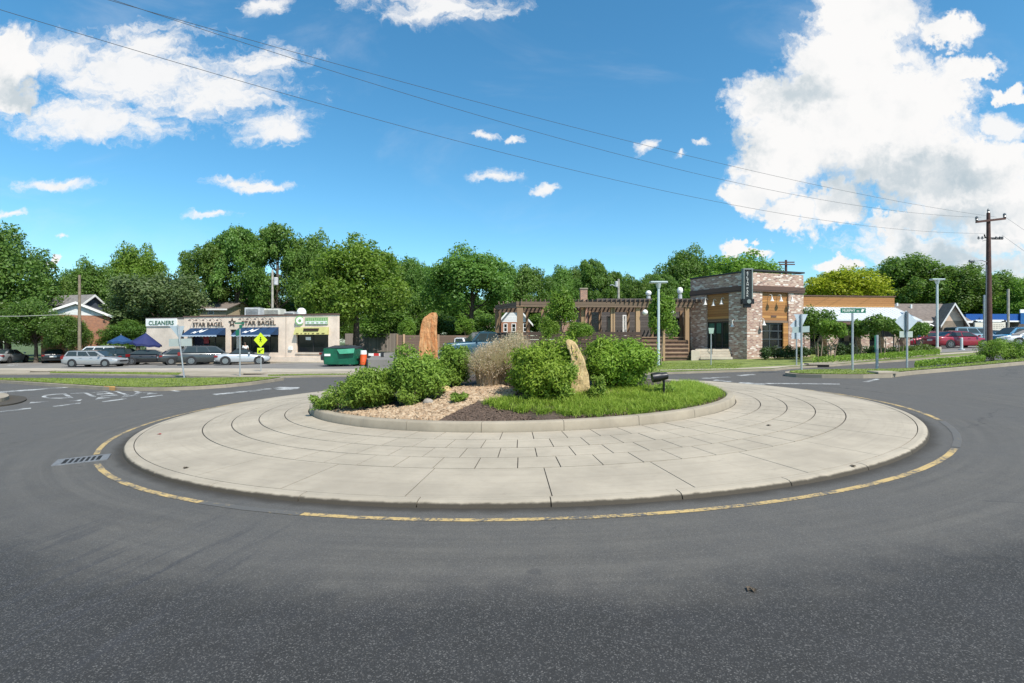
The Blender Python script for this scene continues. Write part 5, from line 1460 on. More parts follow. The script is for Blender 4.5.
# vertical blade sign on the corner
bs_ = thing('blade_sign', 'tall black vertical sign with white letters on the tower corner', 'sign', (PC[0], PC[1] - .5, Zat(307.5, 32.5)))
Yb = 32.45; q = lambda px, py: (Xat(px, Yb), Zat(py, Yb))
def bx(px0, px1, py0, py1, y0, y1): a, b = q(px0, py1), q(px1, py0); return MB().box(a[0], b[0], y0, y1, a[1], b[1])
put('sign_face', bx(743.5, 750.6, 271, 299, Yb - .12, Yb + .12), pm('sign_black', (.012,.014,.014), .4, .05), bs_)
M_sgrey = pm('sign_edge', (.20,.23,.22), .5, .1)
mb = MB()
for a in (bx(742.6, 743.4, 270.0, 299, Yb - .16, Yb + .16), bx(750.7, 751.8, 270.0, 299, Yb - .16, Yb + .16), bx(742.3, 752.1, 268.6, 269.9, Yb - .17, Yb + .17)):
    o_ = len(mb.v); mb.v += a.v; mb.f += [tuple(k + o_ for k in f) for f in a.f]
put('sign_border', mb, M_sgrey, bs_)
mb = bx(741.6, 752.9, 299.2, 304, Yb - .18, Yb + .18); put('sign_base', mb, M_blk, bs_)
mb = MB(); c_ = q(747.7, 301.6); mb.lathe([(.13,-.2),(.13,-.185)], (c_[0], Yb, c_[1]), 'y', 16); put('base_emblem', mb, M_sgrey, bs_)
put('sign_foot', bx(743.6, 750.6, 304.2, 307.6, Yb - .1, Yb + .1), M_blk, bs_)
letters = list('SYLVAN') + [None] + list('PARK'); ys_ = [273.0 + 2.36 * i for i in range(6)] + [None] + [288.6 + 2.42 * i for i in range(4)]
lm_ = None
bmL = bmesh.new()
for ch, yy in zip(letters, ys_):
    if ch is None: continue
    me = text_mesh(ch, 1, .02); cs = np.array([v.co[:] for v in me.vertices]); lo, hi = cs.min(0), cs.max(0); c_ = q(746.6, yy)
    for v in me.vertices: v.co = Vector((c_[0] + ((v.co.x-lo[0])/(hi[0]-lo[0])-.5)*.105, Yb - .125 - (v.co.z-lo[2])*.3, c_[1] + ((v.co.y-lo[1])/(hi[1]-lo[1])-.5)*.115))
    bmL.from_mesh(me)
me = bpy.data.meshes.new('lettering'); bmL.to_mesh(me); bmL.free(); put('lettering', me, M_white2, bs_)
# stone steps and railing in front of the tower's left face
st = thing('stone_steps', 'pale stone steps with low block walls leading to the tower door', 'steps', (Xat(712, 33.4), 33.4, zg))
nst = 4; zs0 = gz(12.9, 33) + .12; hst = (zfl - zs0) / nst
for k in range(nst):
    yk = 33.05 + .3 * k; mb = MB().prism([(Xat(700.5, 33), yk), (Xat(733, 33), yk), tuple(fl.pt(fl.u(731), .02 + .002*k, 0).xy), tuple(fl.pt(fl.u(704), .02 + .002*k, 0).xy)], zs0 + hst*k + .002, zs0 + hst*(k+1)); put('step', mb.mesh('step', bevel=.015), M_stonec, st)
mb = MB().prism([(Xat(691, 33.3), 33.3), (Xat(700, 33.3), 33.3), tuple(fl.pt(fl.u(701.5), .02, 0).xy), tuple(fl.pt(fl.u(692.5), .02, 0).xy)], zs0 - .2, zfl - .1); put('block_wall', mb.mesh('block_wall', bevel=.02), M_stonec, st)
rl = thing('step_railing', 'thin dark metal handrail at the stone steps', 'railing', tuple(fl.pt(fl.u(699), .9, zs0)))
for u_, d0 in ((fl.u(696.3), 1.35), (fl.u(699.5), 1.2)): put('post', MB().tube([fl.pt(u_, d0, zs0), fl.pt(u_, d0, zs0 + 1.25)], .025, 6), M_blk, rl)
put('handrail', MB().tube([fl.pt(fl.u(696.3), 1.35, zs0 + 1.25), fl.pt(fl.u(699.5), 1.2, zs0 + 1.25)], .025, 6), M_blk, rl)
rl = thing('step_railing', 'sloping dark handrail running down from the tower window to the steps', 'railing', tuple(fl.pt(fl.u(722), .3, zs0)))
put('handrail', MB().tube([fl.pt(fl.u(714), .3, zfl + 1.0), fl.pt(fl.u(729), 1.6, zs0 + .85)], .025, 6), M_blk, rl)
for u_, d0, z_ in ((fl.u(715), .4, zfl + .95), (fl.u(728), 1.55, zs0 + .88)): put('post', MB().tube([fl.pt(u_, d0, zs0), fl.pt(u_, d0, z_)], .022, 6), M_blk, rl)

# --- wing with timber fascia and white metal roof
YW = 38.5; wg = Fr((Xat(804, YW), YW), (Xat(894.5, YW + .8), YW + .8))
wt = thing('restaurant_wing', 'low restaurant wing with cedar fascia, white metal roof skirt and brick columns', 'building', (Xat(850, YW), YW, gz(25, YW)))
zw0 = gz(25, YW) + .1
mb = MB(); wg.box(mb, -.8, wg.L, -5.5, 0, wg.z(850, 307.0), wg.z(850, 296.6)); put('fascia', mb, M_cedar, wt)
mb = MB(); wg.box(mb, -.8, wg.L + .08, -5.6, .06, wg.z(850, 296.6) + .002, wg.z(850, 295.6)); put('coping', mb, M_band, wt)
# sloping metal roof, hipped at its right end
z1, z2 = wg.z(850, 307.3), Zat(319.8, 37.2); out = 1.75
mb = MB(); q = [wg.pt(-.3, .02, z1), wg.pt(wg.L, .02, z1), wg.pt(wg.L + .6, out, z2), wg.pt(-.3, out, z2)]
mb.hexa([p_ - Vector((0,0,.10)) for p_ in q] + q)
q2 = [wg.pt(wg.L + .005, .02, z1), wg.pt(wg.L + .005, -5.5, z1), wg.pt(wg.L + 1.4, -6.5, z2), wg.pt(wg.L + .605, out, z2)]
mb.hexa([p_ - Vector((0,0,.10)) for p_ in q2] + q2)
rf_ = put('metal_roof', mb, pm('white_metal', (.50, .53, .56), .45, .06, 1, 0, 40, .2), wt)
mb = MB()
for i in range(24):
    u_ = -.2 + (wg.L + .2) * i / 23; k = u_ / wg.L
    mb.tube([wg.pt(u_, .03, z1 + .015), wg.pt(u_ + .5 * max(0, k), out - .01, z2 + .015)], .02, 4)
put('seam', mb, M_white2, rf_)
mb = MB(); wg.box(mb, -.3, wg.L + .5, out - .32, out - .04, z2 - .34, z2 - .11); put('eaves_beam', mb, pm('beam_brown', (.14,.085,.06), .7, .2), wt)
zc_ = z2 - .345
mb = MB(); wg.box(mb, -.8, wg.L, -.3, -.02, zw0 - .5, z1 - .2); put('wall', mb, pm('dark_wall', (.05,.045,.045), .8, .2), wt)
for a, b in ((861, 869.5), (827, 838.5), (884, 893), (905.5, 910)):
    mb = MB(); Yc = 37.35; x0, x1 = Xat(a, Yc), Xat(b, Yc); mb.box(x0, x1, Yc, Yc + .55, zw0 - .5, zc_ if a in (861, 905.5, 827) else zw0 + 1.2); put('brick_column', mb, M_tbrick, wt)
for u0, u1 in ((.3, 2.6), (3.0, 4.4), (4.8, 6.4)):
    f = MB(); wg.box(f, u0, u1, -.015, .03, zw0 + .8, z2 - .5); w = put('window', f, M_frame, wt); p = MB(); wg.box(p, u0 + .08, u1 - .08, .033, .04, zw0 + .88, z2 - .58); put('pane', p, M_dglass, w)
# small white lamp under the eaves
mb = MB(); mb.lathe([(.03,.3),(.05,.2),(.18,.02),(.17,0)], (Xat(844, 37.2), 37.2, zc_ - .75), 'z', 12); mb.tube([(Xat(844, 37.2), 37.2, zc_ - .46), (Xat(844, 37.2), 37.2, zc_)], .015, 5); put('bell_lamp', mb, M_wframe, wt)
# pier right of the tower
mb = MB(); Yc = 34.6; mb.box(Xat(804.5, Yc), Xat(810, Yc), Yc, Yc + .5, zw0 - .5, Zat(331, Yc)); put('brick_pier', mb, M_tbrick, wt)

# --- pergola on its deck, and the low restaurant behind
zd = Zat(343, 36.5)
pg = thing('timber_pergola', 'dark brown timber pergola with square posts along the raised deck', 'pergola', (Xat(590, 36), 36, zd))
ctr = [(497, 38.8), (520, 35.2), (543, 36.6), (583, 36.0), (612.5, 36.0), (637.5, 36.0), (686.5, 36.0)]
bt = [Zat(304.2, 38.8), Zat(300.2, 35.2)]; ZB = Zat(302.5, 36.0)
for i, (px, Y) in enumerate(ctr):
    w = .30 if i != 1 else .42
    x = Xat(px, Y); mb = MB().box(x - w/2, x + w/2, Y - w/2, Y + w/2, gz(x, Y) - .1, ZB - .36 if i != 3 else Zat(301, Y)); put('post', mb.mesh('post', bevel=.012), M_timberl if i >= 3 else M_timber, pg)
    mb = MB().box(x - w/2 - .05, x + w/2 + .05, Y - w/2 - .05, Y + w/2 + .05, ZB - .355, ZB - .30); put('post_cap', mb, M_timber, pg)
for px, Y in ((500, 43), (527, 41.5), (556, 41), (590, 41), (600, 41), (628, 41), (652, 41), (681, 41)):
    x = Xat(px, Y); mb = MB().box(x - .1, x + .1, Y - .1, Y + .1, gz(x, Y) - .1, ZB - .3); put('rear_post', mb, M_timber, pg)
def beam(a, b, z, w=.12, h=.36, nm='beam'):
    f = Fr(a, b); mb = MB(); f.box(mb, -.25, f.L + .25, -w/2, w/2, z - h, z); put(nm, mb, M_timberh, pg)
C_ = [(Xat(p_, y_), y_) for p_, y_ in ctr]
beam(C_[0], C_[1], ZB + .004); beam(C_[1], (Xat(690, 36), 36.0), ZB); beam((Xat(497, 42), 42.0), (Xat(690, 41), 41.0), ZB - .004)
n = 44
for i in range(n):
    x = Xat(499, 38) + (Xat(689, 38) - Xat(499, 38)) * i / (n - 1); y0 = 35.5 if x > C_[1][0] else 37.5
    mb = MB().box(x - .03, x + .03, y0, 42.3, ZB + .012, ZB + .20); put('rafter', mb, M_timberh, pg)
dk = thing('timber_deck', 'raised timber deck with a dark planked screen wall under the pergola', 'deck', (Xat(590, 36), 36, gz(5, 36)))
mb = MB().prism([(Xat(496, 39), 39), (Xat(519, 35.4), 35.4), (Xat(643, 35.6), 35.6), (Xat(643, 43), 43), (Xat(496, 43), 43)], gz(4, 36) - .3, zd); put('deck_floor', mb, M_timberh, dk)
M_screen = wood_mat('screen_plank', (.045, .03, .024), (.085, .055, .042), .2, True, .85)
f1, f2 = Fr((Xat(496, 39), 39), (Xat(519, 35.3), 35.3)), Fr((Xat(519, 35.3), 35.3), (Xat(642, 35.5), 35.5))
for f in (f1, f2):
    for k in range(5):
        mb = MB(); f.box(mb, .02, f.L - .02, .0, .06, zd - .55 + k*.27, zd - .55 + k*.27 + .235); put('screen_board', mb, M_screen, dk)
# wide timber steps
ts = thing('timber_steps', 'broad timber terrace steps between the deck and the stone steps', 'steps', (Xat(664, 34), 34, gz(10, 34)))
zs = gz(10, 34) + .1; ns = 6; top_ = Zat(337, 37)
for k in range(ns):
    za, zb_ = zs + (top_ - zs) * k / ns, zs + (top_ - zs) * (k + 1) / ns; ya = 33.6 + k * .55
    for a, b, nm in ((641.5, 663.3, 0), (663.9, 688.5, 1)):
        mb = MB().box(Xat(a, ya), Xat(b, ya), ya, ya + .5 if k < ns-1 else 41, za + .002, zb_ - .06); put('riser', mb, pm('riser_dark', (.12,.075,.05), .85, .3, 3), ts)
        mb = MB().box(Xat(a, ya) - .02, Xat(b, ya), ya - .06, ya + .55 if k < ns-1 else 41, zb_ - .058, zb_); put('tread', mb, M_deck, ts)
mb = MB()
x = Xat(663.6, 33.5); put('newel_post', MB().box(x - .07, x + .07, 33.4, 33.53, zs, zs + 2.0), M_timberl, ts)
YB_ = 43.5; rbf = Fr((Xat(600, YB_), YB_), (Xat(700, YB_), YB_)); zr0 = gz(8, YB_)
rb = thing('rear_restaurant', 'low dark-sided restaurant building behind the pergola', 'building', (Xat(640, YB_), YB_, zr0))
hw = [(rbf.u(607), rbf.u(615), Zat(336,YB_), Zat(316,YB_)), (rbf.u(622.5), rbf.u(626.5), Zat(336,YB_), Zat(315,YB_)), (rbf.u(653), rbf.u(664), Zat(337,YB_), Zat(316,YB_)), (rbf.u(672), rbf.u(684), Zat(348,YB_), Zat(317,YB_))]
mb = MB(); rbf.wall(mb, 0, rbf.L, zr0 - .4, Zat(301, YB_), hw, .3); rbf.box(mb, 0, .3, -8, -.301, zr0 - .4, Zat(301, YB_)); put('wall', mb, wood_mat('grey_siding', (.07,.06,.055), (.11,.095,.085), .22, True), rb)
mb = MB(); rbf.box(mb, -.3, rbf.L, -8, .3, Zat(301, YB_) + .002, Zat(298.8, YB_)); put('roof', mb, M_roofd, rb)
for k, h in enumerate(hw):
    f = MB()
    for a, b, c, d in ((h[0], h[0]+.1, h[2], h[3]), (h[1]-.1, h[1], h[2], h[3]), (h[0]+.1, h[1]-.1, h[2], h[2]+.1), (h[0]+.1, h[1]-.1, h[3]-.1, h[3])): rbf.box(f, a, b, -.15, .04, c, d)
    w = put('window', f, M_wframe if k == 1 else M_frame, rb); p = MB(); rbf.box(p, h[0]+.04, h[1]-.04, -.12, -.1, h[2]+.04, h[3]-.04); put('pane', p, M_dglass if k != 1 else M_white2, w)
for px, py, py0, lab in ((648.5, 290, 298.5, 'white ball-shaped turbine vent, left of the two behind the pergola'), (680, 286.5, 298.5, 'white ball-shaped turbine vent beside the brick tower')):
    Y = 46; x = Xat(px, Y); z = Zat(298.8, YB_) ; h = Zat(py, Y) - z
    tt_ = thing('turbine_vent', lab, 'roof vent', (x, Y, z), 0, 'turbine vents on the restaurant roof')
    put('neck', MB().lathe([(.19,0),(.17,h*.45)], (0,0,0), 'z', 14), M_unit, tt_, True)
    put('turbine', MB().lathe([(.13,h*.5),(.22,h*.58),(.26,h*.72),(.21,h*.88),(.09,h*.94)], (0,0,0), 'z', 16), M_white2, tt_, True)
for i, px in enumerate((645, 671.5)):
    Y = 35.7; x = Xat(px, Y); tt_ = thing('hanging_lamp', ('white globe lamp hanging from the beam left of the lamp post', 'white globe lamp hanging from the beam right of the lamp post')[i], 'lamp', (x, Y, Zat(312.5, Y)), 0, 'lamps hanging from the pergola')
    put('globe', MB().lathe([(.05,-.2),(.17,-.1),(.2,.03),(.14,.14),(.05,.2)], (0,0,0), 'z', 14).mesh('globe', smooth=60), M_white2, tt_, True)
    put('rod', MB().tube([(0,0,.19),(0,0,ZB - .36 - Zat(312.5, Y))], .012, 5), M_blk, tt_, True)
# timber fence before the raised car park
fy = 41.0; ff = Fr((Xat(396, 40), 40), (Xat(500, 44), 44)); fz = gz(-3, 41)
ft = thing('timber_fence', 'brown boarded timber fence behind the orange standing stone', 'fence', (Xat(430, 41), 41, fz))
mb = MB(); ff.box(mb, 0, ff.L, -.05, 0, fz - .1, ff.z(430, 335.2)); put('boards', mb, wood_mat('fence_board', (.085,.055,.038), (.15,.10,.07), .2, True, .85), ft)
for px in (397, 403.5, 438, 470):
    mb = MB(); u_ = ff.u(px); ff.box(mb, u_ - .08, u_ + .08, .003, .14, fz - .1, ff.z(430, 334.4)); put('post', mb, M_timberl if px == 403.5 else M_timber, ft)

# --- right: brown-roofed shop, canopy, sign
Y0 = 56.0
p0, p1 = (Xat(858, Y0), Y0), (Xat(966, Y0), Y0); zh = gz(38, Y0); fr_ = Fr(p0, p1)
hs_, fh = house('brown_roof_shop', 'low tan shop with a long brown shingle roof and striped awning', p0, p1, zh, Zat(320.5, Y0), Zat(305, Y0 + 3.5), 7, pm('tan_brick', (.28,.22,.16), .85, .2), M_shing, None,
      [(fr_.u(918), fr_.u(940), Zat(336,Y0), Zat(324.5,Y0))], ridge='width')
# cross gable facing right-front
YG = 54.5; g0, g1 = (Xat(942.5, 54.2), 54.2), (Xat(963.5, 53.8), 53.8)
house('gable_shop', 'tan gabled end with white trim beside the utility pole', g0, g1, zh, Zat(321, YG), Zat(304.5, YG), 1.4, pm('tan_brick', (.28,.22,.16)), pm('lightened_shingle', (.22,.18,.15), .95, .25, 3, .4, 20), pm('peach_wall', (.64,.47,.35), .8, .1))  # brown shingle in a lighter colour, painted to lift the shaded left slope
aw = thing('striped_awning', 'dark awning with white scalloped stripes on the brown-roofed shop', 'awning', (Xat(929, Y0), Y0 - .1, Zat(330, Y0)))
for i in range(10):
    a = fr_.u(919) + (fr_.u(939.5) - fr_.u(919)) * i / 10; b = fr_.u(919) + (fr_.u(939.5) - fr_.u(919)) * (i + 1) / 10
    mb = MB(); fr_.box(mb, a, b - .004, .04 , .1, Zat(326.0, Y0), Zat(325.6, Y0)); q = [(a,.05,Zat(322.6,Y0)),(b-.004,.05,Zat(322.6,Y0)),(b-.004,1.0,Zat(325.8,Y0)),(a,1.0,Zat(325.8,Y0))]
    mb = MB(); mb.hexa([fr_.pt(u_, d_, z_ - .06) for u_, d_, z_ in q] + [fr_.pt(*c_) for c_ in q]); put('stripe', mb, M_white2 if i % 2 else pm('awning_black', (.03,.035,.03), .8, .1), aw)
for px, py0, py1, lab in ((897, 306, 303, 'small grey vent pipe at the left of the brown roof'), (911, 311, 304.5, 'white vent pipe in the middle of the brown roof')):
    Y = Y0 + 2.5; o = put('vent_pipe', MB().tube([P(px, py0, Y), P(px, py1, Y)], .11, 8), M_white2, None); tag(o, lab, 'vent pipe')
# forecourt canopy
Yc = 60.0
cn = thing('forecourt_canopy', 'long bright blue forecourt canopy at the right edge', 'canopy', (Xat(1000, Yc), Yc, gz(55, Yc)))
put('fascia', MB().box(Xat(966, Yc), Xat(1062, Yc), Yc, Yc + 7, Zat(321, Yc), Zat(314, Yc)), pm('canopy_blue', (.010, .075, .30), .4, .08), cn)
put('stripe', MB().box(Xat(966, Yc), Xat(1062, Yc), Yc - .05, Yc - .004, Zat(322, Yc), Zat(320.6, Yc)), M_white2, cn)
put('white_panel', MB().box(Xat(1019, Yc), Xat(1062, Yc), Yc - .16, Yc - .06, Zat(313, Yc), Zat(309.5, Yc)), M_white2, cn)
put('blue_panel', MB().box(Xat(1019, Yc), Xat(1062, Yc), Yc - .2, Yc - .06, Zat(324, Yc), Zat(313.2, Yc)), pm('canopy_blue2', (.010, .09, .26), .4, .08), cn)
for px in (972, 1008, 1050): put('column', MB().box(Xat(px, Yc+2) - .2, Xat(px, Yc+2) + .2, Yc + 2, Yc + 2.4, gz(55, Yc) - .1, Zat(321, Yc) - .01), M_frame, cn)
put('kiosk', MB().box(Xat(966, Yc+5), Xat(1062, Yc+5), Yc + 5, Yc + 6.5, gz(55, Yc) - .1, Zat(323, Yc+5)), pm('kiosk_brown', (.11,.085,.07), .8, .3), cn)
bd = thing('notice_board_sign', 'cream roadside board with faint lines of writing right of the utility pole', 'sign', (Xat(983, 52), 52, gz(47, 52)))
put('board', MB().box(Xat(975, 52), Xat(1005.5, 52), 52, 52.15, Zat(330, 52), Zat(322.2, 52)), pm('cream_board', (.62,.58,.48), .6, .06), bd)
mb = MB(); r = random.Random(5)
for row in range(3):
    u_ = 993.5
    while u_ < 1003.5:
        w_ = r.uniform(.8, 2.2); mb.box(Xat(u_, 52), Xat(min(u_ + w_, 1004.4), 52), 51.985, 51.998, Zat(325 + row * 1.7, 52), Zat(324.3 + row * 1.7, 52)); u_ += w_ + .8
put('writing', mb, pm('faint_ink', (.38,.34,.28), .8, 0), bd)
put('head_rail', MB().box(Xat(975, 52), Xat(1003, 52), 51.9, 52.2, Zat(321.0, 52), Zat(319.8, 52)), M_white2, bd)
for px in (978, 1006.5): put('post', MB().box(Xat(px, 52) - .12, Xat(px, 52) + .12, 52.16, 52.4, gz(47, 52) - .1, Zat(319.8, 52)), M_frame, bd)
# ------------------------------------------------------------------ vehicles
def paint_mat(name, c, metal=.3):
    if name in MATS: return MATS[name]
    m, nt, b = new_mat(name)
    nt.l.new(nt.mix(nt.m('MULTIPLY', nt.noise(coord(nt), 2.5, 4), .25), c4(c), c4(c, .8)), b.inputs['Base Color'])
    b.inputs['Metallic'].default_value = metal; b.inputs['Roughness'].default_value = .32
    b.inputs['Coat Weight'].default_value = .7; b.inputs['Coat Roughness'].default_value = .06; MATS[name] = m
    return m
M_tyre = pm('tyre_rubber', (.015, .015, .016), .85, .15)
M_rim = pm('alloy', (.30, .31, .32), .3, .1, 5, 0, 40, .8)
M_cglass = glass_mat('car_glass', (.03, .042, .045), .04)
M_tail = pm('tail_red', (.20, .010, .012), .2, .05, 3, 0, 40, 0, .6)
M_head = pm('head_lamp', (.65, .66, .66), .15, .05, 3, 0, 40, .2, .5)
M_plate = pm('plate_white', (.62, .62, .6), .5, .05)
M_trim = pm('black_trim', (.02, .02, .022), .55, .1)
M_soft = pm('soft_top', (.014, .014, .016), .85, .1)
#       L    W    zbelt hood_x trunk_x  roof: windscreen base, roof front, roof rear, rear base ; heights
KINDS = {
 'sedan': dict(L=4.75, W=1.82, belt=.93, hood=.84, tail=.97, wb=1.35, rf=.42, rr=-.95, rb=-1.75, roof=1.45, ax=(1.42, -1.38)),
 'hatch': dict(L=4.4, W=1.80, belt=.95, hood=.88, tail=.98, wb=1.25, rf=.40, rr=-1.25, rb=-1.95, roof=1.50, ax=(1.32, -1.30)),
 'wagon': dict(L=4.75, W=1.80, belt=.93, hood=.84, tail=.95, wb=1.30, rf=.45, rr=-1.95, rb=-2.25, roof=1.47, ax=(1.42, -1.36)),
 'suv':   dict(L=4.75, W=1.90, belt=1.06, hood=1.02, tail=1.10, wb=1.35, rf=.55, rr=-1.75, rb=-2.15, roof=1.72, ax=(1.42, -1.38)),
 'van':   dict(L=5.0, W=1.98, belt=1.08, hood=1.02, tail=1.10, wb=1.65, rf=.85, rr=-2.15, rb=-2.40, roof=1.78, ax=(1.50, -1.50)),
 'roadster': dict(L=4.05, W=1.76, belt=.86, hood=.78, tail=.88, wb=.85, rf=.22, rr=-.45, rb=-1.05, roof=1.34, ax=(1.22, -1.22)),
 'pickup': dict(L=5.5, W=1.98, belt=1.12, hood=1.06, tail=1.14, wb=1.10, rf=.45, rr=-.85, rb=-1.05, roof=1.86, ax=(1.75, -1.70)),
}
def lathe_y(prof, n=18): return MB().lathe(prof, (0,0,0), 'y', n)
WHEEL = {}
def wheel_mesh(rad):
    if rad not in WHEEL:
        w = .11
        ty = lathe_y([(rad*.62,-w),(rad*.9,-w),(rad,-w*.7),(rad,w*.7),(rad*.9,w),(rad*.62,w)], 22).mesh('tyre', smooth=40); ty.materials.append(M_tyre)
        mb = MB(); n = 5
        ang = 2*PI/n
        mb.lathe([(rad*.66,-w-.004),(rad*.66,-w+.02),(rad*.56,-w+.03),(rad*.54,-w-.004)], (0,0,0), 'y', 22)
        for k in range(n):
            a = k*ang; c_, s_ = math.cos(a), math.sin(a); p = lambda r, o: (r*c_ - o*s_, r*s_ + o*c_)
            q = [p(.0,.05), p(.0,-.05), p(rad*.56,-.035), p(rad*.56,.035)]
            mb.hexa([(x, -w-.006, z) for x, z in q] + [(x, -w+.02, z) for x, z in q])
        mb.lathe([(.055,-w-.012),(.055,-w+.02)], (0,0,0), 'y', 12)
        rm = mb.mesh('rim'); rm.materials.append(M_rim)
        hb = lathe_y([(rad*.6,-w+.035),(rad*.6,-w+.05)], 18).mesh('brake_disc'); hb.materials.append(M_trim)
        WHEEL[rad] = (ty, rm, hb)
    return WHEEL[rad]
def link(name, data, parent, loc=(0,0,0), rot=(0,0,0)):
    o = bpy.data.objects.new(name, data); COL.objects.link(o); o.parent = parent; o.location = loc; o.rotation_euler = rot; return o
def car(kind, label, px, py, Y, head, m, z=None, name=None, cat='car', group=None, roofm=None, scale=1.0, dz=.085):
    k = KINDS[kind]; x = Xat(px, Y); zg_ = (gz(x, Y) + dz) if z is None else z
    t = thing(name or 'parked_' + {'sedan':'sedan','hatch':'hatchback','wagon':'station_wagon','suv':'suv','van':'minivan','roadster':'convertible','pickup':'pickup_truck'}[kind], label, cat, (x, Y, zg_), R(head), group)
    t.scale = (scale,) * 3
    L, W, bl, ax = k['L'], k['W'], k['belt'], k['ax']; h = L/2; wr = .33 if kind not in ('suv','pickup') else .37
    # lower body: cross sections along the length
    hd, tl = k['hood'], k['tail']; wbx = k['wb']
    st = [(h, .70, .42, .62), (h-.06, .84, .30, hd-.14), (h-.30, .94, .22, hd-.06), (h-.7, .99, .20, hd-.02), (wbx+.05, 1.0, .19, hd+.03), (wbx-.25, 1.0, .19, bl), (0, 1.0, .19, bl+.01), (-h*.55, 1.0, .19, bl+.02)]
    if kind == 'pickup': st += [(-h+.3, 1.0, .26, tl), (-h+.06, .97, .34, tl-.01), (-h, .93, .42, tl-.05)]
    elif kind in ('sedan', 'roadster'): st += [(k['rb']-.02, 1.0, .20, tl+.0), (-h+.35, .96, .24, tl-.01), (-h+.08, .88, .30, tl-.05), (-h, .78, .40, tl-.16)]
    else: st += [(-h+.3, .98, .22, tl), (-h+.06, .93, .30, tl-.02), (-h, .86, .42, tl-.10)]
    mb = MB(); rows = []
    for X, wf, zb_, zt_ in st:
        w = W/2*wf; zm = zb_ + (zt_-zb_)*.55; sec = [(0,zb_),(w*.80,zb_),(w*.95,zb_+.06),(w*.99,zb_+.16),(w,zm),(w*.975,zt_-.10),(w*.92,zt_-.025),(w*.80,zt_),(0,zt_+.03)]
        full = sec + [(-y, z_) for y, z_ in sec[-2:0:-1]]; rows.append(len(mb.v)); mb.v += [(X, y, z_) for y, z_ in full]; n = len(full)
    for a, b in zip(rows, rows[1:]):
        for j in range(n): mb.f.append((a+j, a+(j+1)%n, b+(j+1)%n, b+j))
    mb.f.append(tuple(rows[0]+j for j in range(n))); mb.f.append(tuple(rows[-1]+n-1-j for j in range(n)))
    # cabin
    zr = k['roof']; b0 = W/2*.90; b1 = W/2*.70; zb_ = bl - .02
    if kind == 'pickup': b1 = W/2*.76
    cab = MB(); A_ = [(k['wb'], b0*.92, zb_+.01), (k['rb'], b0*.93, (tl if kind in ('sedan','roadster') else bl) - .01), (k['rf'], b1, zr-.06), (k['rr'], b1*.97, zr-.05)]
    mid = ((k['rf']+k['rr'])/2, b1*1.02, zr)
    ring = lambda X, y, z_: (X, y, z_)
    lower = [(A_[0][0], A_[0][1], A_[0][2]), (A_[0][0], -A_[0][1], A_[0][2]), (A_[1][0], -A_[1][1], A_[1][2]), (A_[1][0], A_[1][1], A_[1][2])]
    upper = [(A_[2][0], A_[2][1], A_[2][2]), (A_[2][0], -A_[2][1], A_[2][2]), (A_[3][0], -A_[3][1], A_[3][2]), (A_[3][0], A_[3][1], A_[3][2])]
    cab.hexa(lower + upper)
    cabm = cab.mesh('cabin', bevel=.07, smooth=50)
    bodym = mb.mesh('body', smooth=45)
    put('body', bodym, m, t, True)
    put('roof_shell', cabm, (roofm or m), t, True)
    # crowned roof
    rm = MB(); c0, c1 = k['rf']-.03, k['rr']+.03; n_ = 6
    for i in range(n_+1):
        X = c0 + (c1-c0)*i/n_; s_ = math.sin(PI*i/n_)
        for j in range(5):
            v_ = -1 + j*.5; rm.v.append((X, v_*b1*.93, zr - .045 + .045*s_*(1 - .5*v_*v_) + .02*(1-v_*v_)))
    for i in range(n_):
        for j in range(4): rm.f.append((i*5+j, i*5+j+1, (i+1)*5+j+1, (i+1)*5+j))
    put('roof', rm.mesh('roof', smooth=60), roofm or m, t, True)
    def lerp(a, b, f): return tuple(a[i] + (b[i]-a[i])*f for i in range(3))
    def win(nm, q, off, inset=.10):
        a, b, c, d = [Vector(p_) for p_ in q]; cen = (a+b+c+d)/4; nn = (b-a).cross(d-a).normalized()
        if nn.dot(cen - Vector((0,0,.8))) < 0: nn = -nn
        pts = [p_ + (cen - p_)*inset + nn*off for p_ in (a,b,c,d)]
        w_ = MB(); w_.hexa([p_ - nn*.02 for p_ in pts] + pts); return put(nm, w_, M_cglass, t, True)
    ll, uu = lower, upper
    win('windscreen', (ll[0], ll[1], uu[1], uu[0]), .014, .12)
    if kind != 'roadster': win('rear_window', (ll[3], ll[2], uu[2], uu[3]), .014, .16)
    else: win('rear_window', (ll[3], ll[2], uu[2], uu[3]), .014, .35)
    nseg = {'sedan':2,'hatch':2,'wagon':3,'suv':3,'van':3,'roadster':1,'pickup':2}[kind]
    for s_ in (0, 1):
        f0, r0_, fu_, ru_ = ll[s_], ll[3 if s_ == 0 else 2], uu[s_], uu[3 if s_ == 0 else 2]
        e0, e1 = .05, (.96 if kind in ('wagon','suv','van','pickup') else .95)
        for i in range(nseg):
            a, b = e0 + (e1-e0)*i/nseg, e0 + (e1-e0)*(i+1)/nseg
            g = .012
            lo0, lo1 = lerp(f0, r0_, a+g), lerp(f0, r0_, b-g); hi0, hi1 = lerp(fu_, ru_, a+g), lerp(fu_, ru_, b-g)
            lo0, lo1 = lerp(lo0, hi0, .14), lerp(lo1, hi1, .14); hi0, hi1 = lerp(lo0, hi0, .84), lerp(lo1, hi1, .84)
            win('side_window', (lo0, lo1, hi1, hi0), .012, .03)
    if kind == 'pickup':
        b_ = MB(); b_.box(-h+.12, k['rb']-.12, -W/2*.82, W/2*.82, tl+.012, tl+.03); put('bed_liner', b_, M_trim, t, True)
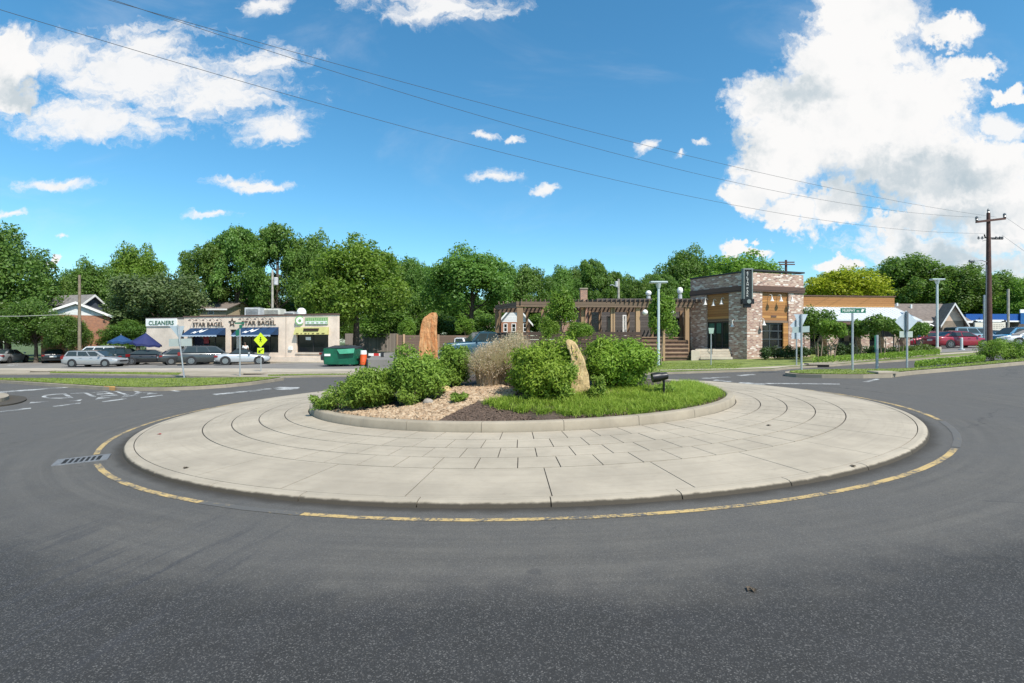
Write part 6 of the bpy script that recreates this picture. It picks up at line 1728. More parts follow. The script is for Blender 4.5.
    # arches, wheels
    for X in ax:
        for s_ in (-1, 1):
            am = MB(); n_ = 16; y0 = s_*(W/2*.985)
            am.lathe([(wr+.065,-.012),(wr+.065,.012)], (X, y0 + s_*.012, wr), 'y', 22); put('wheel_arch', am, M_trim, t, True)
            ty, rim, hb = wheel_mesh(wr)
            wo = link('wheel', ty, t, (X, s_*(W/2*.985 - .07), wr), (0, 0, 0 if s_ < 0 else PI)); link('rim', rim, wo); link('brake_disc', hb, wo)
    # lamps, plate, bumpers, mirrors
    for s_ in (-1, 1):
        l_ = MB(); zf = hd - .16; l_.hexa([(h-.16, s_*W*.30, zf-.07), (h-.10, s_*W*.30, zf-.07), (h-.16, s_*W*.435, zf-.05), (h-.34, s_*W*.447, zf-.05), (h-.16, s_*W*.30, zf+.06), (h-.09, s_*W*.30, zf+.05), (h-.17, s_*W*.435, zf+.07), (h-.40, s_*W*.452, zf+.07)][0:2] + [(h-.14, s_*W*.432, zf-.05), (h-.36, s_*W*.468, zf-.05)] + [(h-.16, s_*W*.30, zf+.06), (h-.045, s_*W*.30, zf+.05), (h-.14, s_*W*.44, zf+.07), (h-.40, s_*W*.482, zf+.07)])
        put('headlight', l_, M_head, t, True)
        l_ = MB(); zt_ = tl - .20; xr = -h
        l_.box(xr-.006 if kind != 'sedan' else xr+.0, xr+.26, min(s_*W*.33, s_*W*.478), max(s_*W*.33, s_*W*.478), zt_-.07, zt_+.09 if kind not in ('suv','van','wagon') else zt_+.22); put('taillight', l_.mesh('taillight', bevel=.015), M_tail, t, True)
        l_ = MB(); l_.box(k['wb']-.42, k['wb']-.28, min(s_*W*.5, s_*(W*.5+.17)), max(s_*W*.5, s_*(W*.5+.17)), bl+.02, bl+.17); put('mirror', l_.mesh('mirror', bevel=.03), m, t, True)
        l_ = MB()
        for X in ((.25, -.65) if kind != 'roadster' else (-.25,)): l_.box(X-.10, X+.10, min(s_*W*.497, s_*W*.508), max(s_*W*.497, s_*W*.508), bl-.14, bl-.10)
        put('door_handle', l_, M_trim if kind == 'van' else m, t, True)
    b_ = MB(); b_.box(-h-.012, -h+.1, -.26, .26, tl-.36, tl-.22); put('number_plate', b_, M_plate, t, True)
    b_ = MB(); b_.box(-h-.02, -h+.25, -W*.40, W*.40, .30, .46); put('rear_bumper', b_.mesh('bumper', bevel=.03), M_trim if kind in ('suv','pickup') else m, t, True)
    b_ = MB(); b_.box(h-.12, h+.004, -W*.26, W*.26, .46, .60); put('grille', b_, M_trim, t, True)
    return t
P_silver = paint_mat('silver_paint', (.36,.37,.37)); P_black = paint_mat('black_paint', (.018,.019,.021)); P_dgreen = paint_mat('dark_green_paint', (.015,.03,.028))
P_white = paint_mat('white_car_paint', (.72,.72,.71), 0); P_grey = paint_mat('grey_paint', (.05,.056,.056)); P_gun = paint_mat('gunmetal_paint', (.045,.05,.052))
P_pale = paint_mat('pale_silver_paint', (.46,.48,.49)); P_red = paint_mat('dark_red_paint', (.27,.012,.03), .1); P_lblue = paint_mat('light_blue_paint', (.26,.36,.40)); P_blue = paint_mat('blue_paint', (.03,.080,.115))
P_mblue = paint_mat('mid_blue_paint', (.02,.16,.30), .1); P_nblue = paint_mat('navy_paint', (.015,.02,.06))
car('sedan', 'silver sedan parked nose-in at the far left', 7, 362, 53, 108, P_silver)
car('sedan', 'navy car cut by the left edge of the picture', -17, 362, 51, 108, P_nblue)
car('sedan', 'black sedan seen from behind against the dark bushes', 55, 361, 54, 128, P_black)
car('wagon', 'silver station wagon side-on, nearest the road in the left car park', 96, 367, 45.5, 2, P_silver)
car('van', 'white minivan mostly hidden behind the silver station wagon', 100, 358, 51.5, 175, P_white)
car('suv', 'dark green car behind the silver station wagon, facing left', 113, 361, 48.8, 176, P_dgreen, scale=.93)
car('sedan', 'black sedan in front of the navy umbrella', 151, 362, 49.5, 25, P_black)
car('hatch', 'dark hatchback with pale wheels, left of the grey crossover', 186, 363, 48, 42, P_gun)
car('suv', 'grey crossover parked before the first blue awning', 209, 363, 46.8, 32, P_grey)
car('roadster', 'pale silver convertible with a black soft top parked before the second awning', 243.5, 363, 45.2, 22, P_pale, roofm=M_soft, scale=1.06)
car('sedan', 'dark car half hidden behind the green dumpster', 347, 357, 41, 75, P_gun, dz=.2)
zu = lambda px, Y: gz(Xat(px, Y), Y) + .62
car('suv', 'white car behind the orange standing stone', 449, 352, 43, 160, P_white, z=zu(449, 43) - .1, scale=.9)
car('wagon', 'silver hatchback with dark rear windows left of the blue pickup', 464, 352, 38.5, 150, P_silver, z=zu(464, 38.5) - .35, scale=.95)
car('pickup', 'blue pickup truck behind the tan grass', 482, 350, 37, 205, P_blue, z=zu(482, 37) - .1)
car('sedan', 'dark car right of the blue pickup, by the pergola corner', 496, 350, 45, 180, P_gun, z=zu(496, 45) + .15)
zr_ = .15
car('wagon', 'dark red car, the left and farther one of the red pair', 929, 349, 47, 178, P_red)
car('sedan', 'dark red sedan, the nearer one with its nose beside the utility pole', 957, 350, 43.5, 2, P_red)
car('van', 'light blue minivan behind the dark red sedan', 971, 346, 50, 4, P_lblue)
car('suv', 'silver-blue car behind the light blue minivan', 986, 342, 54, 4, P_silver)
car('sedan', 'pale car right of the utility pole, partly behind the bush', 1000, 345, 50, 185, P_white)
car('van', 'bright blue van at the right edge behind the bush', 1018, 346, 48, 182, P_mblue, scale=.95)
car('sedan', 'white car cut by the right edge of the picture', 1034, 346, 45, 160, P_white)

# ------------------------------------------------------------------ dumpster, drums, barricade
Y = 38.0; x = Xat(343.5, Y); z = gz(x, Y) + .12
dm = thing('dumpster', 'green steel dumpster with a raised pale green lid panel at the car park edge', 'dumpster', (x, Y, z), R(-4))
M_dgrn = pm('dumpster_green', (.004, .105, .055), .5, .25, 2); M_dlid = pm('dumpster_pale_green', (.05, .27, .16), .55, .15, 2)
wd, hd_ = 1.16, 1.28
put('bin', MB().hexa([(-wd,-.75,.1),(wd,-.75,.1),(wd,.75,.1),(-wd,.75,.1),(-wd,-.85,hd_),(wd,-.85,hd_-.05),(wd,.85,hd_-.05),(-wd,.85,hd_)]).mesh('bin', bevel=.03), M_dgrn, dm, True)
put('sloped_panel', MB().hexa([(-.12,-.90,hd_-.10),(.12,-1.0,hd_-.40),(wd,-1.0,hd_-.34),(wd,-.86,hd_-.02),(-.12,-.84,hd_-.08),(.12,-.95,hd_-.38),(wd,-.95,hd_-.32),(wd,-.82,hd_)]), M_dlid, dm, True)
put('lid', MB().hexa([(-wd,-.8,hd_+.004),(wd,-.8,hd_+.004),(wd,.84,hd_+.004),(-wd,.84,hd_+.004),(-wd+.2,-.2,hd_+.10),(wd-.1,-.2,hd_+.10),(wd,.8,hd_+.16),(-wd,.8,hd_+.16)]), M_trim, dm, True)
put('label_plate', MB().box(-wd+.08, -wd+.52, -.84, -.815, .72, .88), M_white2, dm, True)
for s_ in (-1, 1): put('lifting_pocket', MB().box(s_*wd if s_ > 0 else -wd-.1, wd+.1 if s_ > 0 else -wd, -.5, .5, .55, .72), M_dgrn, dm, True)
for s_ in (-.9, .9): put('skid', MB().box(s_-.06, s_+.06, -.7, .7, 0, .099), M_trim, dm, True)
Y = 37.6; x = Xat(363.5, Y); z = gz(x, Y) + .12
db = thing('traffic_drum', 'orange and white traffic drum right of the green dumpster', 'traffic drum', (x, Y, z))
M_orange = pm('safety_orange', (.62, .09, .015), .5, .1); 
put('drum', MB().lathe([(.25,.05),(.25,.40),(.24,.42),(.235,.80)], (0,0,0), 'z', 18).mesh('drum', smooth=40), M_orange, db, True)
put('white_band', MB().lathe([(.235,.802),(.22,1.06),(.19,1.08)], (0,0,0), 'z', 18).mesh('white_band', smooth=40), M_white2, db, True)
put('base', MB().lathe([(.33,0),(.33,.048)], (0,0,0), 'z', 18), M_trim, db, True)
x2 = Xat(367.8, Y + .3); tag(put('rubble_bin', MB().lathe([(.13,0),(.14,.62),(.16,.63),(.16,.68)], (x2, Y+.3, gz(x2, Y)+.12), 'z', 14), M_trim), 'small black bin behind the orange traffic drum', 'bin')
Y = 40; bc = thing('barricade', 'low red and white striped barricade rail behind the traffic drum', 'barricade', (Xat(376, Y), Y, gz(-10, Y) + .12))
za = Zat(354.6, Y)
for i in range(6):
    a, b = 368.5 + i*2.6, 368.5 + (i+1)*2.6
    put('rail_band', MB().box(Xat(a, Y), Xat(b, Y) - .003, Y, Y + .05, za - .1, za + .1), M_white2 if i in (0, 1, 4, 5) else pm('barrier_red', (.5,.03,.03), .5, .1), bc)
for px in (370, 382.8): put('leg', MB().box(Xat(px, Y)-.04, Xat(px, Y)+.04, Y + .06, Y + .12, gz(-10, Y)+.1, za + .12), M_trim, bc)
put('black_end', MB().box(Xat(381.2, Y), Xat(384, Y), Y-.1, Y-.004, za-.2, za+.22), M_trim, bc)
# woodland fence and pale path beyond
pf = thing('grey_fence', 'grey weathered fence under the big bright tree', 'fence', (Xat(370, 74), 74, gz(-20, 74)))
mb = MB().box(Xat(345, 74), Xat(400, 74), 74, 74.1, gz(-20, 74), Zat(333.5, 74)); put('boards', mb, wood_mat('grey_board', (.16,.13,.11), (.25,.21,.18), .2, False, .9), pf)
mb = MB()
struct('path', bm_mesh(sheet([(Xat(352, 70), 70), (Xat(398, 66), 66), (Xat(398, 69), 69), (Xat(352, 72), 72)], .53), 'path'), M_walk)

# ------------------------------------------------------------------ street signs and poles
M_yg = pm('fluorescent_yellow', (.62, .78, .02), .5, .04)
def rot_to(o, deg): o.rotation_euler = (0, 0, R(deg))
def post(t, h, r=.032, lean=(0, 0), m=None, square=False):
    return put('post', MB().tube([(0,0,-.2), (lean[0]*h, lean[1]*h, h)], r, 8), m or M_galv, t, True)
def sign(label, px, py, Y, name='street_sign', cat='sign', rz=0, dz=.13, ground=None):
    x = Xat(px, Y); z = gz(x, Y) + dz
    return thing(name, label, cat, (x, Y, z), rz), z
def plate(t, nm, pts, y, m, th=.004, parent=None):
    n = len(pts); mb = MB(); b0 = 0
    mb.v = [(a, y, b) for a, b in pts] + [(a, y + th, b) for a, b in pts]; mb.f = [tuple(range(n)), tuple(range(2*n-1, n-1, -1))] + [(i, (i+1) % n, n + (i+1) % n, n + i) for i in range(n)]
    return put(nm, mb, m, parent or t, True)
def dia(cx, cz, r): return [(cx, cz - r), (cx + r, cz), (cx, cz + r), (cx - r, cz)]
# pedestrian crossing sign
Ysg = 33.0; t, z = sign('yellow-green pedestrian crossing diamond with an arrow plaque below it', 261, 375, Ysg, 'crossing_sign', rz=R(-8))
post(t, Zat(334, Ysg) - z); zc = Zat(340.0, Ysg) - z; r_ = 7.4 / F * Ysg
plate(t, 'diamond_plate', dia(0, zc, r_), -.045, M_yg); 
pl_ = plate(t, 'arrow_plate', [(-.23, zc - r_ - .40), (.23, zc - r_ - .40), (.23, zc - r_ - .03), (-.23, zc - r_ - .03)], -.045, M_yg)
def stroke(mb, a, b, w, y):
    a, b = Vector(a), Vector(b); d = (b - a).normalized(); n = Vector((-d.y, d.x)) * w/2
    q = [a + n, b + n, b - n, a - n]; mb.hexa([(p_.x, y, p_.y) for p_ in q] + [(p_.x, y + .003, p_.y) for p_ in q])
mb = MB(); k = r_ / .62
for a, b, w in (((0,.02),(0,-.10),.10), ((0,-.10),(.09,-.30),.05), ((0,-.10),(-.09,-.29),.05), ((0,.0),(.11,-.07),.04), ((0,.0),(-.10,-.08),.04)): stroke(mb, (a[0]*k, zc + .08 + a[1]*k), (b[0]*k, zc + .08 + b[1]*k), w*k, -.050)
mb.lathe([(.06*k,-.052),(.06*k,-.047)], (0, 0, zc + .08 + .10*k), 'y', 12)
put('walking_figure', mb, M_blk, t, True)
mb = MB(); za = zc - r_ - .21
stroke(mb, (.15, za + .09), (-.10, za - .07), .05, -.050); stroke(mb, (-.16, za - .10), (-.0, za - .10), .05, -.054); stroke(mb, (-.14, za - .10), (-.08, za + .05), .05, -.058); put('arrow', mb, M_blk, t, True)
# leaning give-way sign seen from behind with a rectangular panel
Ysg = 28.5; t, z = sign('leaning post with the grey back of a give-way triangle and a grey panel', 184.5, 380, Ysg)
zc1 = Zat(326, Ysg) - z; hh = Zat(325, Ysg) - z
post(t, hh, .04, (-.135, 0)); lx = lambda zz: -.135 * zz
zt_, zb2_ = Zat(326, Ysg) - z, Zat(337.5, Ysg) - z
plate(t, 'triangle_plate', [(lx(zt_) - .50, zt_), (lx(zb2_) + .02, zb2_ - .12), (lx(zt_) + .34, zt_)], .05, M_signback)
za, zb2_ = Zat(339, Ysg) - z, Zat(346.5, Ysg) - z
plate(t, 'rectangular_plate', [(lx(za) - .62, zb2_), (lx(za) + .66, zb2_ + .03), (lx(za) + .64, za + .03), (lx(za) - .62, za)], .05, pm('panel_back', (.36,.40,.38), .5, .06))
# street-name pole with green blades, left
Ysg = 28.5; t, z = sign('slim grey post topped by crossed green street-name blades near the second awning', 240, 380, Ysg, 'street_name_sign')
hh = Zat(325, Ysg) - z; post(t, hh, .035)
plate(t, 'name_plate', [(-.02, hh - .20), (.14, hh - .16), (.14, hh + .03), (-.02, hh + .0)], -.04, M_green); plate(t, 'name_plate', [(-.22, hh - .62), (-.03, hh - .58), (-.03, hh - .24), (-.22, hh - .30)], -.04, M_green)
plate(t, 'name_plate', [(-.30, hh + .06), (.24, hh + .06), (.24, hh + .16), (-.30, hh + .14)], 0, M_green)
# murphy rd
Ysg = 20.6; t, z = sign('green MURPHY RD street-name sign on a tall grey post on the right median', 852.5, 374, Ysg, 'street_name_sign', dz=.13)
hh = Zat(313, Ysg) - z; post(t, hh, .04)
x0, x1 = (840 - 852.5)/F*Ysg, (865.3 - 852.5)/F*Ysg; z0, z1 = Zat(313, Ysg) - z, Zat(308.2, Ysg) - z
np_ = plate(t, 'name_plate', [(x0, z0), (x1, z0), (x1, z1), (x0, z1)], -.03, M_green)
def flat_text(body, cx, cz, w, h, y, m, parent):
    me = text_mesh(body, 1, .0); cs = np.array([v.co[:] for v in me.vertices]); lo, hi = cs.min(0), cs.max(0)
    for v in me.vertices: v.co = Vector((cx + ((v.co.x-lo[0])/(hi[0]-lo[0])-.5)*w, y, cz + ((v.co.y-lo[1])/(hi[1]-lo[1])-.5)*h))
    return put('lettering', me, m, parent, True)
flat_text('MURPHY', x0 + (x1-x0)*.33, (z0+z1)/2, (x1-x0)*.50, (z1-z0)*.55, -.034, M_white2, np_)
flat_text('RD', x0 + (x1-x0)*.69, (z0+z1)/2 - .02, (x1-x0)*.10, (z1-z0)*.34, -.034, M_white2, np_)
zm_ = (z0+z1)/2; xe = x0 + (x1-x0)*.87
plate(t, 'emblem', [(xe-.06, zm_-.05), (xe-.01, zm_-.06), (xe+.03, zm_-.03), (xe+.06, zm_+.02), (xe+.07, zm_+.06), (xe+.03, zm_+.05), (xe-.02, zm_+.06), (xe-.05, zm_+.02)], -.036, M_white2, .002, np_)
# bare post with a green blade edge
Ysg = 22.4; t, z = sign('short grey steel post standing between the two signs on the right median', 877, 369, Ysg, 'sign_post', 'post')
hh = Zat(335, Ysg) - z; post(t, hh, .055); plate(t, 'reflector_strip', [(-.12, hh - .75), (-.065, hh - .75), (-.065, hh - .02), (-.12, hh - .02)], -.02, M_green)
# diamond back
Ysg = 21.4; t, z = sign('grey back of a diamond warning sign with a small panel below', 907, 370, Ysg)
hh = Zat(312, Ysg) - z; post(t, hh + .02, .038); zc = Zat(321.6, Ysg) - z; r_ = 11.2/F*Ysg
plate(t, 'diamond_plate', dia(0, zc, r_), .045, M_signback); w_ = 6.6/F*Ysg; plate(t, 'small_plate', [(-w_, Zat(337.3, Ysg)-z), (w_, Zat(337.3, Ysg)-z), (w_, Zat(331.2, Ysg)-z), (-w_, Zat(331.2, Ysg)-z)], .045, pm('panel_back2', (.40,.45,.40), .5, .06))
put('stiffener', MB().box(-.03, .03, -.045, .044, zc - r_ + .05, zc + r_ - .05), pm('dark_galv', (.16,.17,.18), .5, .1, 4, 0, 40, .4), t, True)
# pair of signs left of it
Ysg = 21.5; t, z = sign('grey back of a give-way triangle with a wide panel under it on the right median', 801.5, 373, Ysg)
hh = Zat(314, Ysg) - z; post(t, hh, .04); zc = Zat(321, Ysg) - z; r_ = 6.9/F*Ysg
plate(t, 'triangle_plate', [(-r_*1.0, zc + r_), (0, zc - r_*1.2), (r_*1.0, zc + r_)], .05, M_signback)
plate(t, 'wide_plate', [(-8.5/F*Ysg, Zat(333,Ysg)-z), (8.7/F*Ysg, Zat(332,Ysg)-z), (8.7/F*Ysg, Zat(326,Ysg)-z), (-8.5/F*Ysg, Zat(327,Ysg)-z)], .05, pm('panel_back3', (.30,.37,.36), .5, .06))
Ysg = 25.5; t, z = sign('thin grey post with a pale tilted plate left of the give-way triangle', 796.5, 368, Ysg)
hh = Zat(319, Ysg) - z; post(t, hh, .035); zc = Zat(325.5, Ysg) - z; r_ = 6.2/F*Ysg; plate(t, 'plate', dia(0, zc, r_), .045, M_signback); plate(t, 'small_plate', [(-.22, zc - r_ - .36), (.22, zc - r_ - .36), (.22, zc - r_ - .04), (-.22, zc - r_ - .04)], .045, M_signback)
# small green back sign before the tower
Ysg = 27.8; t, z = sign('narrow grey-green sign seen edge-on before the tower steps', 711, 366, Ysg)
hh = Zat(328, Ysg) - z; post(t, hh, .03); plate(t, 'plate', [(-.11, hh - .30), (.11, hh - .30), (.16, hh), (-.15, hh)], -.035, pm('sage_plate', (.30,.40,.33), .5, .06))
# lamp posts
def lamp_post(label, px, ybase, ytop, Y, wbase=.11):
    x = Xat(px, Y); z = Zat(ybase, Y); t = thing('lamp_post', label, 'lamp post', (x, Y, z)); h = Zat(ytop, Y) - z
    put('pole', MB().tube([(0,0,0),(0,0,h)], [wbase, wbase*.8], 12).mesh('pole', smooth=40), M_lamp, t, True)
    put('base', MB().lathe([(.24,-.25),(.24,.10),(.2,.12)], (0,0,0), 'z', 16), M_walk, t, True)
    hd = put('lamp_head', MB().box(-.46, .46, -.18, .18, h + .002, h + .09).mesh('lamp_head', bevel=.02), M_lamp, t, True)
    put('collar', MB().lathe([(.09,h-.28),(.17,h-.02)], (0,0,0), 'z', 12), M_lamp, t, True)
    put('lens', MB().box(-.42, .42, -.14, .14, h - .02, h - .003), M_white2, hd, True)
M_lamp = pm('pale_lamp_metal', (.52, .58, .58), .45, .08, 3, 0, 40, .2)
lamp_post('pale grey lamp post with a flat head in front of the timber steps', 658.5, 370.5, 283, 27.8, .08)
lamp_post('pale grey lamp post with a flat head before the brown-roofed shop', 937.2, 348.5, 280, 37, .085)
x = Xat(961.5, 39); tag(put('bollard', MB().lathe([(.2,-.1),(.2,.05),(.09,.06),(.09,.85),(.07,.9)], (x, 39, gz(x,39)+.13), 'z', 14), M_lamp), 'short pale bollard in front of the dark red sedan', 'bollard')
# big utility pole
YP = 41.0; xp = Xat(989, YP); zp = gz(xp, YP); ztop = Zat(213, YP)
up = thing('utility_pole', 'tall brown wooden utility pole with a crossarm at the right', 'utility pole', (xp, YP, zp))
M_upole = pm('dark_pole_wood', (.085, .042, .034), .9, .3, 4)
h = ztop - zp
put('shaft', MB().tube([(0,0,-.3),(-.02,0,h*.5),(-.05,0,h)], [.235,.18,.12], 14).mesh('shaft', smooth=40), M_upole, up, True)
ca_z = Zat(220, YP) - zp; dxl, dxr = (974 - 989)/F*YP, (1003.5 - 989)/F*YP
put('crossarm', MB().hexa([(dxl,-.22,ca_z-.28),(dxl,-.12,ca_z-.28),(dxr,-.12,ca_z+.0),(dxr,-.22,ca_z+.0),(dxl,-.22,ca_z-.12),(dxl,-.12,ca_z-.12),(dxr,-.12,ca_z+.16),(dxr,-.22,ca_z+.16)]), M_upole, up, True)
M_ins = pm('insulator_grey', (.12,.13,.14), .3, .1)
for u_, z_ in ((dxl + .06, ca_z - .10), (dxr - .08, ca_z + .15)): put('insulator', MB().lathe([(.05,0),(.11,.06),(.07,.14),(.11,.2),(.09,.3),(.04,.36)], (u_, -.17, z_), 'z', 12), M_ins, up, True)
put('insulator', MB().lathe([(.05,0),(.1,.08),(.06,.16),(.1,.24),(.04,.4)], (-.05, 0, h - .05), 'z', 12), M_ins, up, True)
mb = MB(); zq = Zat(238, YP) - zp
mb.tube([(.1,0,zq),(.55,-.05,zq-.02),(.95,-.1,zq)], .055, 6); mb.tube([(-.1,0,zq),(-.35,-.05,zq+.04),(-.42,-.05,zq+.28)], .045, 6); mb.tube([(.2,0,zq-.1),(1.0,-.1,zq-.12)], .03, 5)
put('bracket', mb, M_blk, up, True)
mb = MB()
for u_ in (-.9, -.6, .5, .8, 1.0): mb.lathe([(.04,0),(.07,.05),(.04,.12),(.07,.18),(.03,.25)], (u_, -.08, zq - .12), 'z', 8)
mb.tube([(-1.0,-.08,zq-.02),(-.1,0,zq)], .025, 5); mb.tube([(-.6,-.08,zq-.26),(-.1,0,zq-.14)], .02, 5)
put('small_insulator', mb, M_ins, up, True)
zl_ = Zat(261, YP) - zp
arm = put('lamp_arm', MB().tube([(-.12,0,zl_-.1),(-.7,-.1,zl_+.05),(-1.35,-.2,zl_-.02)], .035, 8), M_galv, up, True)
put('lamp_head', MB().lathe([(.04,-1.3),(.13,-1.42),(.15,-1.6),(.09,-1.75)], (0,-.2,zl_-.03), 'x', 12).mesh('lamp_head', smooth=40), pm('lamp_grey', (.2,.21,.22), .5, .1), arm, True)
put('conduit', MB().tube([(-.25,0,0),(-.2,0,h*.62)], .05, 8), M_ins, up, True)
# grey pole beside it, thin pole behind, left wooden pole
x = Xat(984.5, 47); t = thing('steel_pole', 'thin pale steel pole just left of the big utility pole', 'pole', (x, 47, gz(x, 47))); put('shaft', MB().tube([(0,0,-.1),(0,0,Zat(295,47)-gz(x,47))], .10, 10), M_galv, t, True)
x = Xat(1008.2, 58); t = thing('steel_pole', 'pale pole rising in front of the blue canopy', 'pole', (x, 58, gz(x, 58))); put('shaft', MB().tube([(0,0,-.1),(0,0,Zat(289,58)-gz(x,58))], .12, 10), M_concpole, t, True)
x = Xat(79.5, 52); t = thing('utility_pole', 'plain weathered wooden pole in front of the white gable house', 'utility pole', (x, 52, gz(x, 52))); put('shaft', MB().tube([(0,0,-.2),(0,0,Zat(275,52)-gz(x,52))], [.16,.11], 10), M_wpole, t, True)
x = Xat(786, 62); t = thing('utility_pole', 'distant utility pole top with a double crossarm behind the tower', 'utility pole', (x, 62, gz(x, 62))); zz = Zat(260, 62) - gz(x, 62)
put('shaft', MB().tube([(0,0,-.2),(0,0,zz)], [.2,.13], 10), M_upole, t, True)
for k in (0, 1): put('crossarm', MB().box(-.95, .95, -.15 - .1*k, -.06 - .1*k, zz - .35 - .28*k, zz - .22 - .28*k), M_upole, t, True)
x = Xat(618.5, 70); t = thing('utility_pole', 'distant pole with a side arm above the pergola', 'utility pole', (x, 70, gz(x, 70))); zz = Zat(279, 70) - gz(x, 70)
put('shaft', MB().tube([(0,0,-.2),(0,0,zz)], [.2,.15], 10), M_concpole, t, True); put('lamp_arm', MB().tube([(0,-.1,zz-1.2),(-.9,-.2,zz-.8),(-1.2,-.2,zz-.9)], .06, 6), M_galv, t, True)
put('transformer', MB().lathe([(.2,0),(.22,.05),(.22,.7),(.18,.76)], (-.3, -.1, zz - 1.1), 'z', 12), M_unit, t, True)
# overhead wires, sagging between the big pole and one beyond the left edge
dir2 = lambda X: YP + (X - xp) * (YP - 14.8) / (xp + 11.7)
def wire(label, pts3, far, r=.008):
    """pts3: picture positions it passes; ends at the pole"""
    K = []
    for px, py in pts3:
        a = (px - 512)/F; s_ = (YP - 14.8) / (xp + 11.7)
        Y = (YP - s_*xp) / (1 - s_*a); K.append((a*Y, Zat(py, Y)))
    K.append(far)
    xs_, zs_ = np.array([k[0] for k in K]), np.array([k[1] for k in K]); cf_ = np.polyfit(xs_, zs_, 2)
    X = np.linspace(far[0], -16, 48); pts = [(float(a), dir2(float(a)), float(np.polyval(cf_, a))) for a in X]
    mb = MB().tube(pts, r, 5); o = put('overhead_wire', mb, M_wire, None); tag(o, label, 'wire', 'overhead wires')
M_wire = pm('wire_black', (.07, .075, .085), .6, 0)
wire('uppermost overhead wire crossing the sky from the top left to the crossarm', [(105,0),(300,55),(512,109),(712,160),(900,204)], (xp + dxr, ca_z + zp + .45))
wire('second overhead wire running just below the uppermost one', [(112,4),(300,60),(512,120),(712,177),(900,215)], (xp + dxl, ca_z + zp + .2))
wire('lowest overhead wire, starting at the left edge of the sky', [(0,10),(200,70),(400,124),(512,155),(712,202),(892,228)], (xp - .5, zq + zp + .3))
for k, (py0, py1) in enumerate(((226, 252), (232, 275))):
    a = Vector((xp + (dxr if k == 0 else .9), YP - .15, (ca_z if k == 0 else zq) + zp + .2)); b = P(1085, py1 + 8, 30)
    o = put('overhead_wire', MB().tube([a, (a + b)/2 - Vector((0,0,.35)), b], .008, 5), M_wire); tag(o, ('upper wire leaving the utility pole to the right', 'lower wire leaving the utility pole to the right')[k], 'wire', 'overhead wires')
a = P(-40, 316.5, 50); b = P(79, 314, 52); o = put('overhead_wire', MB().tube([a, (a+b)/2 - Vector((0,0,.1)), b], .03, 5), pm('pale_wire', (.35,.36,.3), .6, 0)); tag(o, 'low pale cable running left from the weathered wooden pole', 'wire', 'overhead wires')

# ------------------------------------------------------------------ drains
gA, gB, gC = Vector(G(50.5,459.5) + (0,)), Vector(G(100,453.6) + (0,)), Vector(G(57.5,466.5) + (0,))
ex = (Vector(G(108,457.0)+(0,)) - Vector(G(53,463.2)+(0,))); Lg = ex.length; ex.normalize(); ey = Vector((-ex.y, ex.x, 0)); Wg = .52
cg = (Vector(G(110,457.2)+(0,)) + Vector(G(54,463)+(0,))) / 2; cg.z = gz(cg.x, cg.y)
t = thing('drain_grate', 'rectangular iron drain grate in the asphalt beside the yellow line', 'drain grate', tuple(cg), math.atan2(ex.y, ex.x))
zz = lambda a, b: gz(*(cg + ex*a + ey*b).xy) - cg.z
def gbox(a0, a1, b0, b1, z0, z1):
    c = [(a0,b0),(a1,b0),(a1,b1),(a0,b1)]; return MB().hexa([(a, b, zz(a, b) + z0) for a, b in c] + [(a, b, zz(a, b) + z1) for a, b in c])
put('pit', gbox(-Lg/2+.05, Lg/2-.05, -Wg/2+.05, Wg/2-.05, -.2, .0065), M_hole, t, True)
fr = MB()
for q in ((-Lg/2,Lg/2,-Wg/2,-Wg/2+.06),(-Lg/2,Lg/2,Wg/2-.06,Wg/2),(-Lg/2,-Lg/2+.10,-Wg/2+.061,Wg/2-.061),(Lg/2-.10,Lg/2,-Wg/2+.061,Wg/2-.061)):
    g_ = gbox(*q, -.02, .012); o_ = len(fr.v); fr.v += g_.v; fr.f += [tuple(k + o_ for k in f) for f in g_.f]
put('frame', fr, M_ironl, t, True)
n = 7
for i in range(1, n): a = -Lg/2 + .1 + (Lg-.2)*i/n; put('bar', gbox(a-.013, a+.013, -Wg/2+.061, Wg/2-.061, -.02, .010), M_ironl, t, True)
for i in range(0): b = -Wg/2 + .06 + (Wg-.12)*(i+.5)/5; put('cross_bar', gbox(-Lg/2+.101, Lg/2-.101, b-.012, b+.012, -.03, .006), M_iron, t, True)
for i, (a, b, py, hgt, lab) in enumerate(((30, 46, 373.4, .13, 'dark kerb drain inlet at the left verge'), (243.5, 258, 376.2, .14, 'dark kerb drain inlet between the two street posts on the left'), (813, 829, 367.4, .12, 'dark kerb drain inlet before the small trees'), (883.5, 893, 377.6, .14, 'dark kerb drain inlet at the nose of the right median'))):
    p0, p1 = Vector(G(a, py)), Vector(G(b, py - .2)); f = Fr(p0, p1); zb_ = gz(*((p0+p1)/2))
    t = thing('kerb_inlet', lab, 'drain inlet', ((p0.x+p1.x)/2, (p0.y+p1.y)/2, zb_))
    mb = MB(); f.box(mb, 0, f.L, -.3, .01, zb_ - .1, zb_ + hgt); put('opening', mb, M_hole, t)
    mb = MB(); f.box(mb, -.2, f.L + .2, -.6, .03, zb_ + hgt + .003, zb_ + hgt + .07); put('slab', mb, M_walk, t)
# orange kerb end on the left median, small things
pts = [G(104,389.6), G(115,390.8), G(115.5,388.6), G(106,387.8)]
o = put('painted_kerb_end', bm_mesh(slab(pts, .145, .15), 'painted_kerb_end'), paint('orange_kerb_paint', (.62,.33,.10), .3)); tag(o, 'short orange-painted kerb block on the left median', 'kerb block')
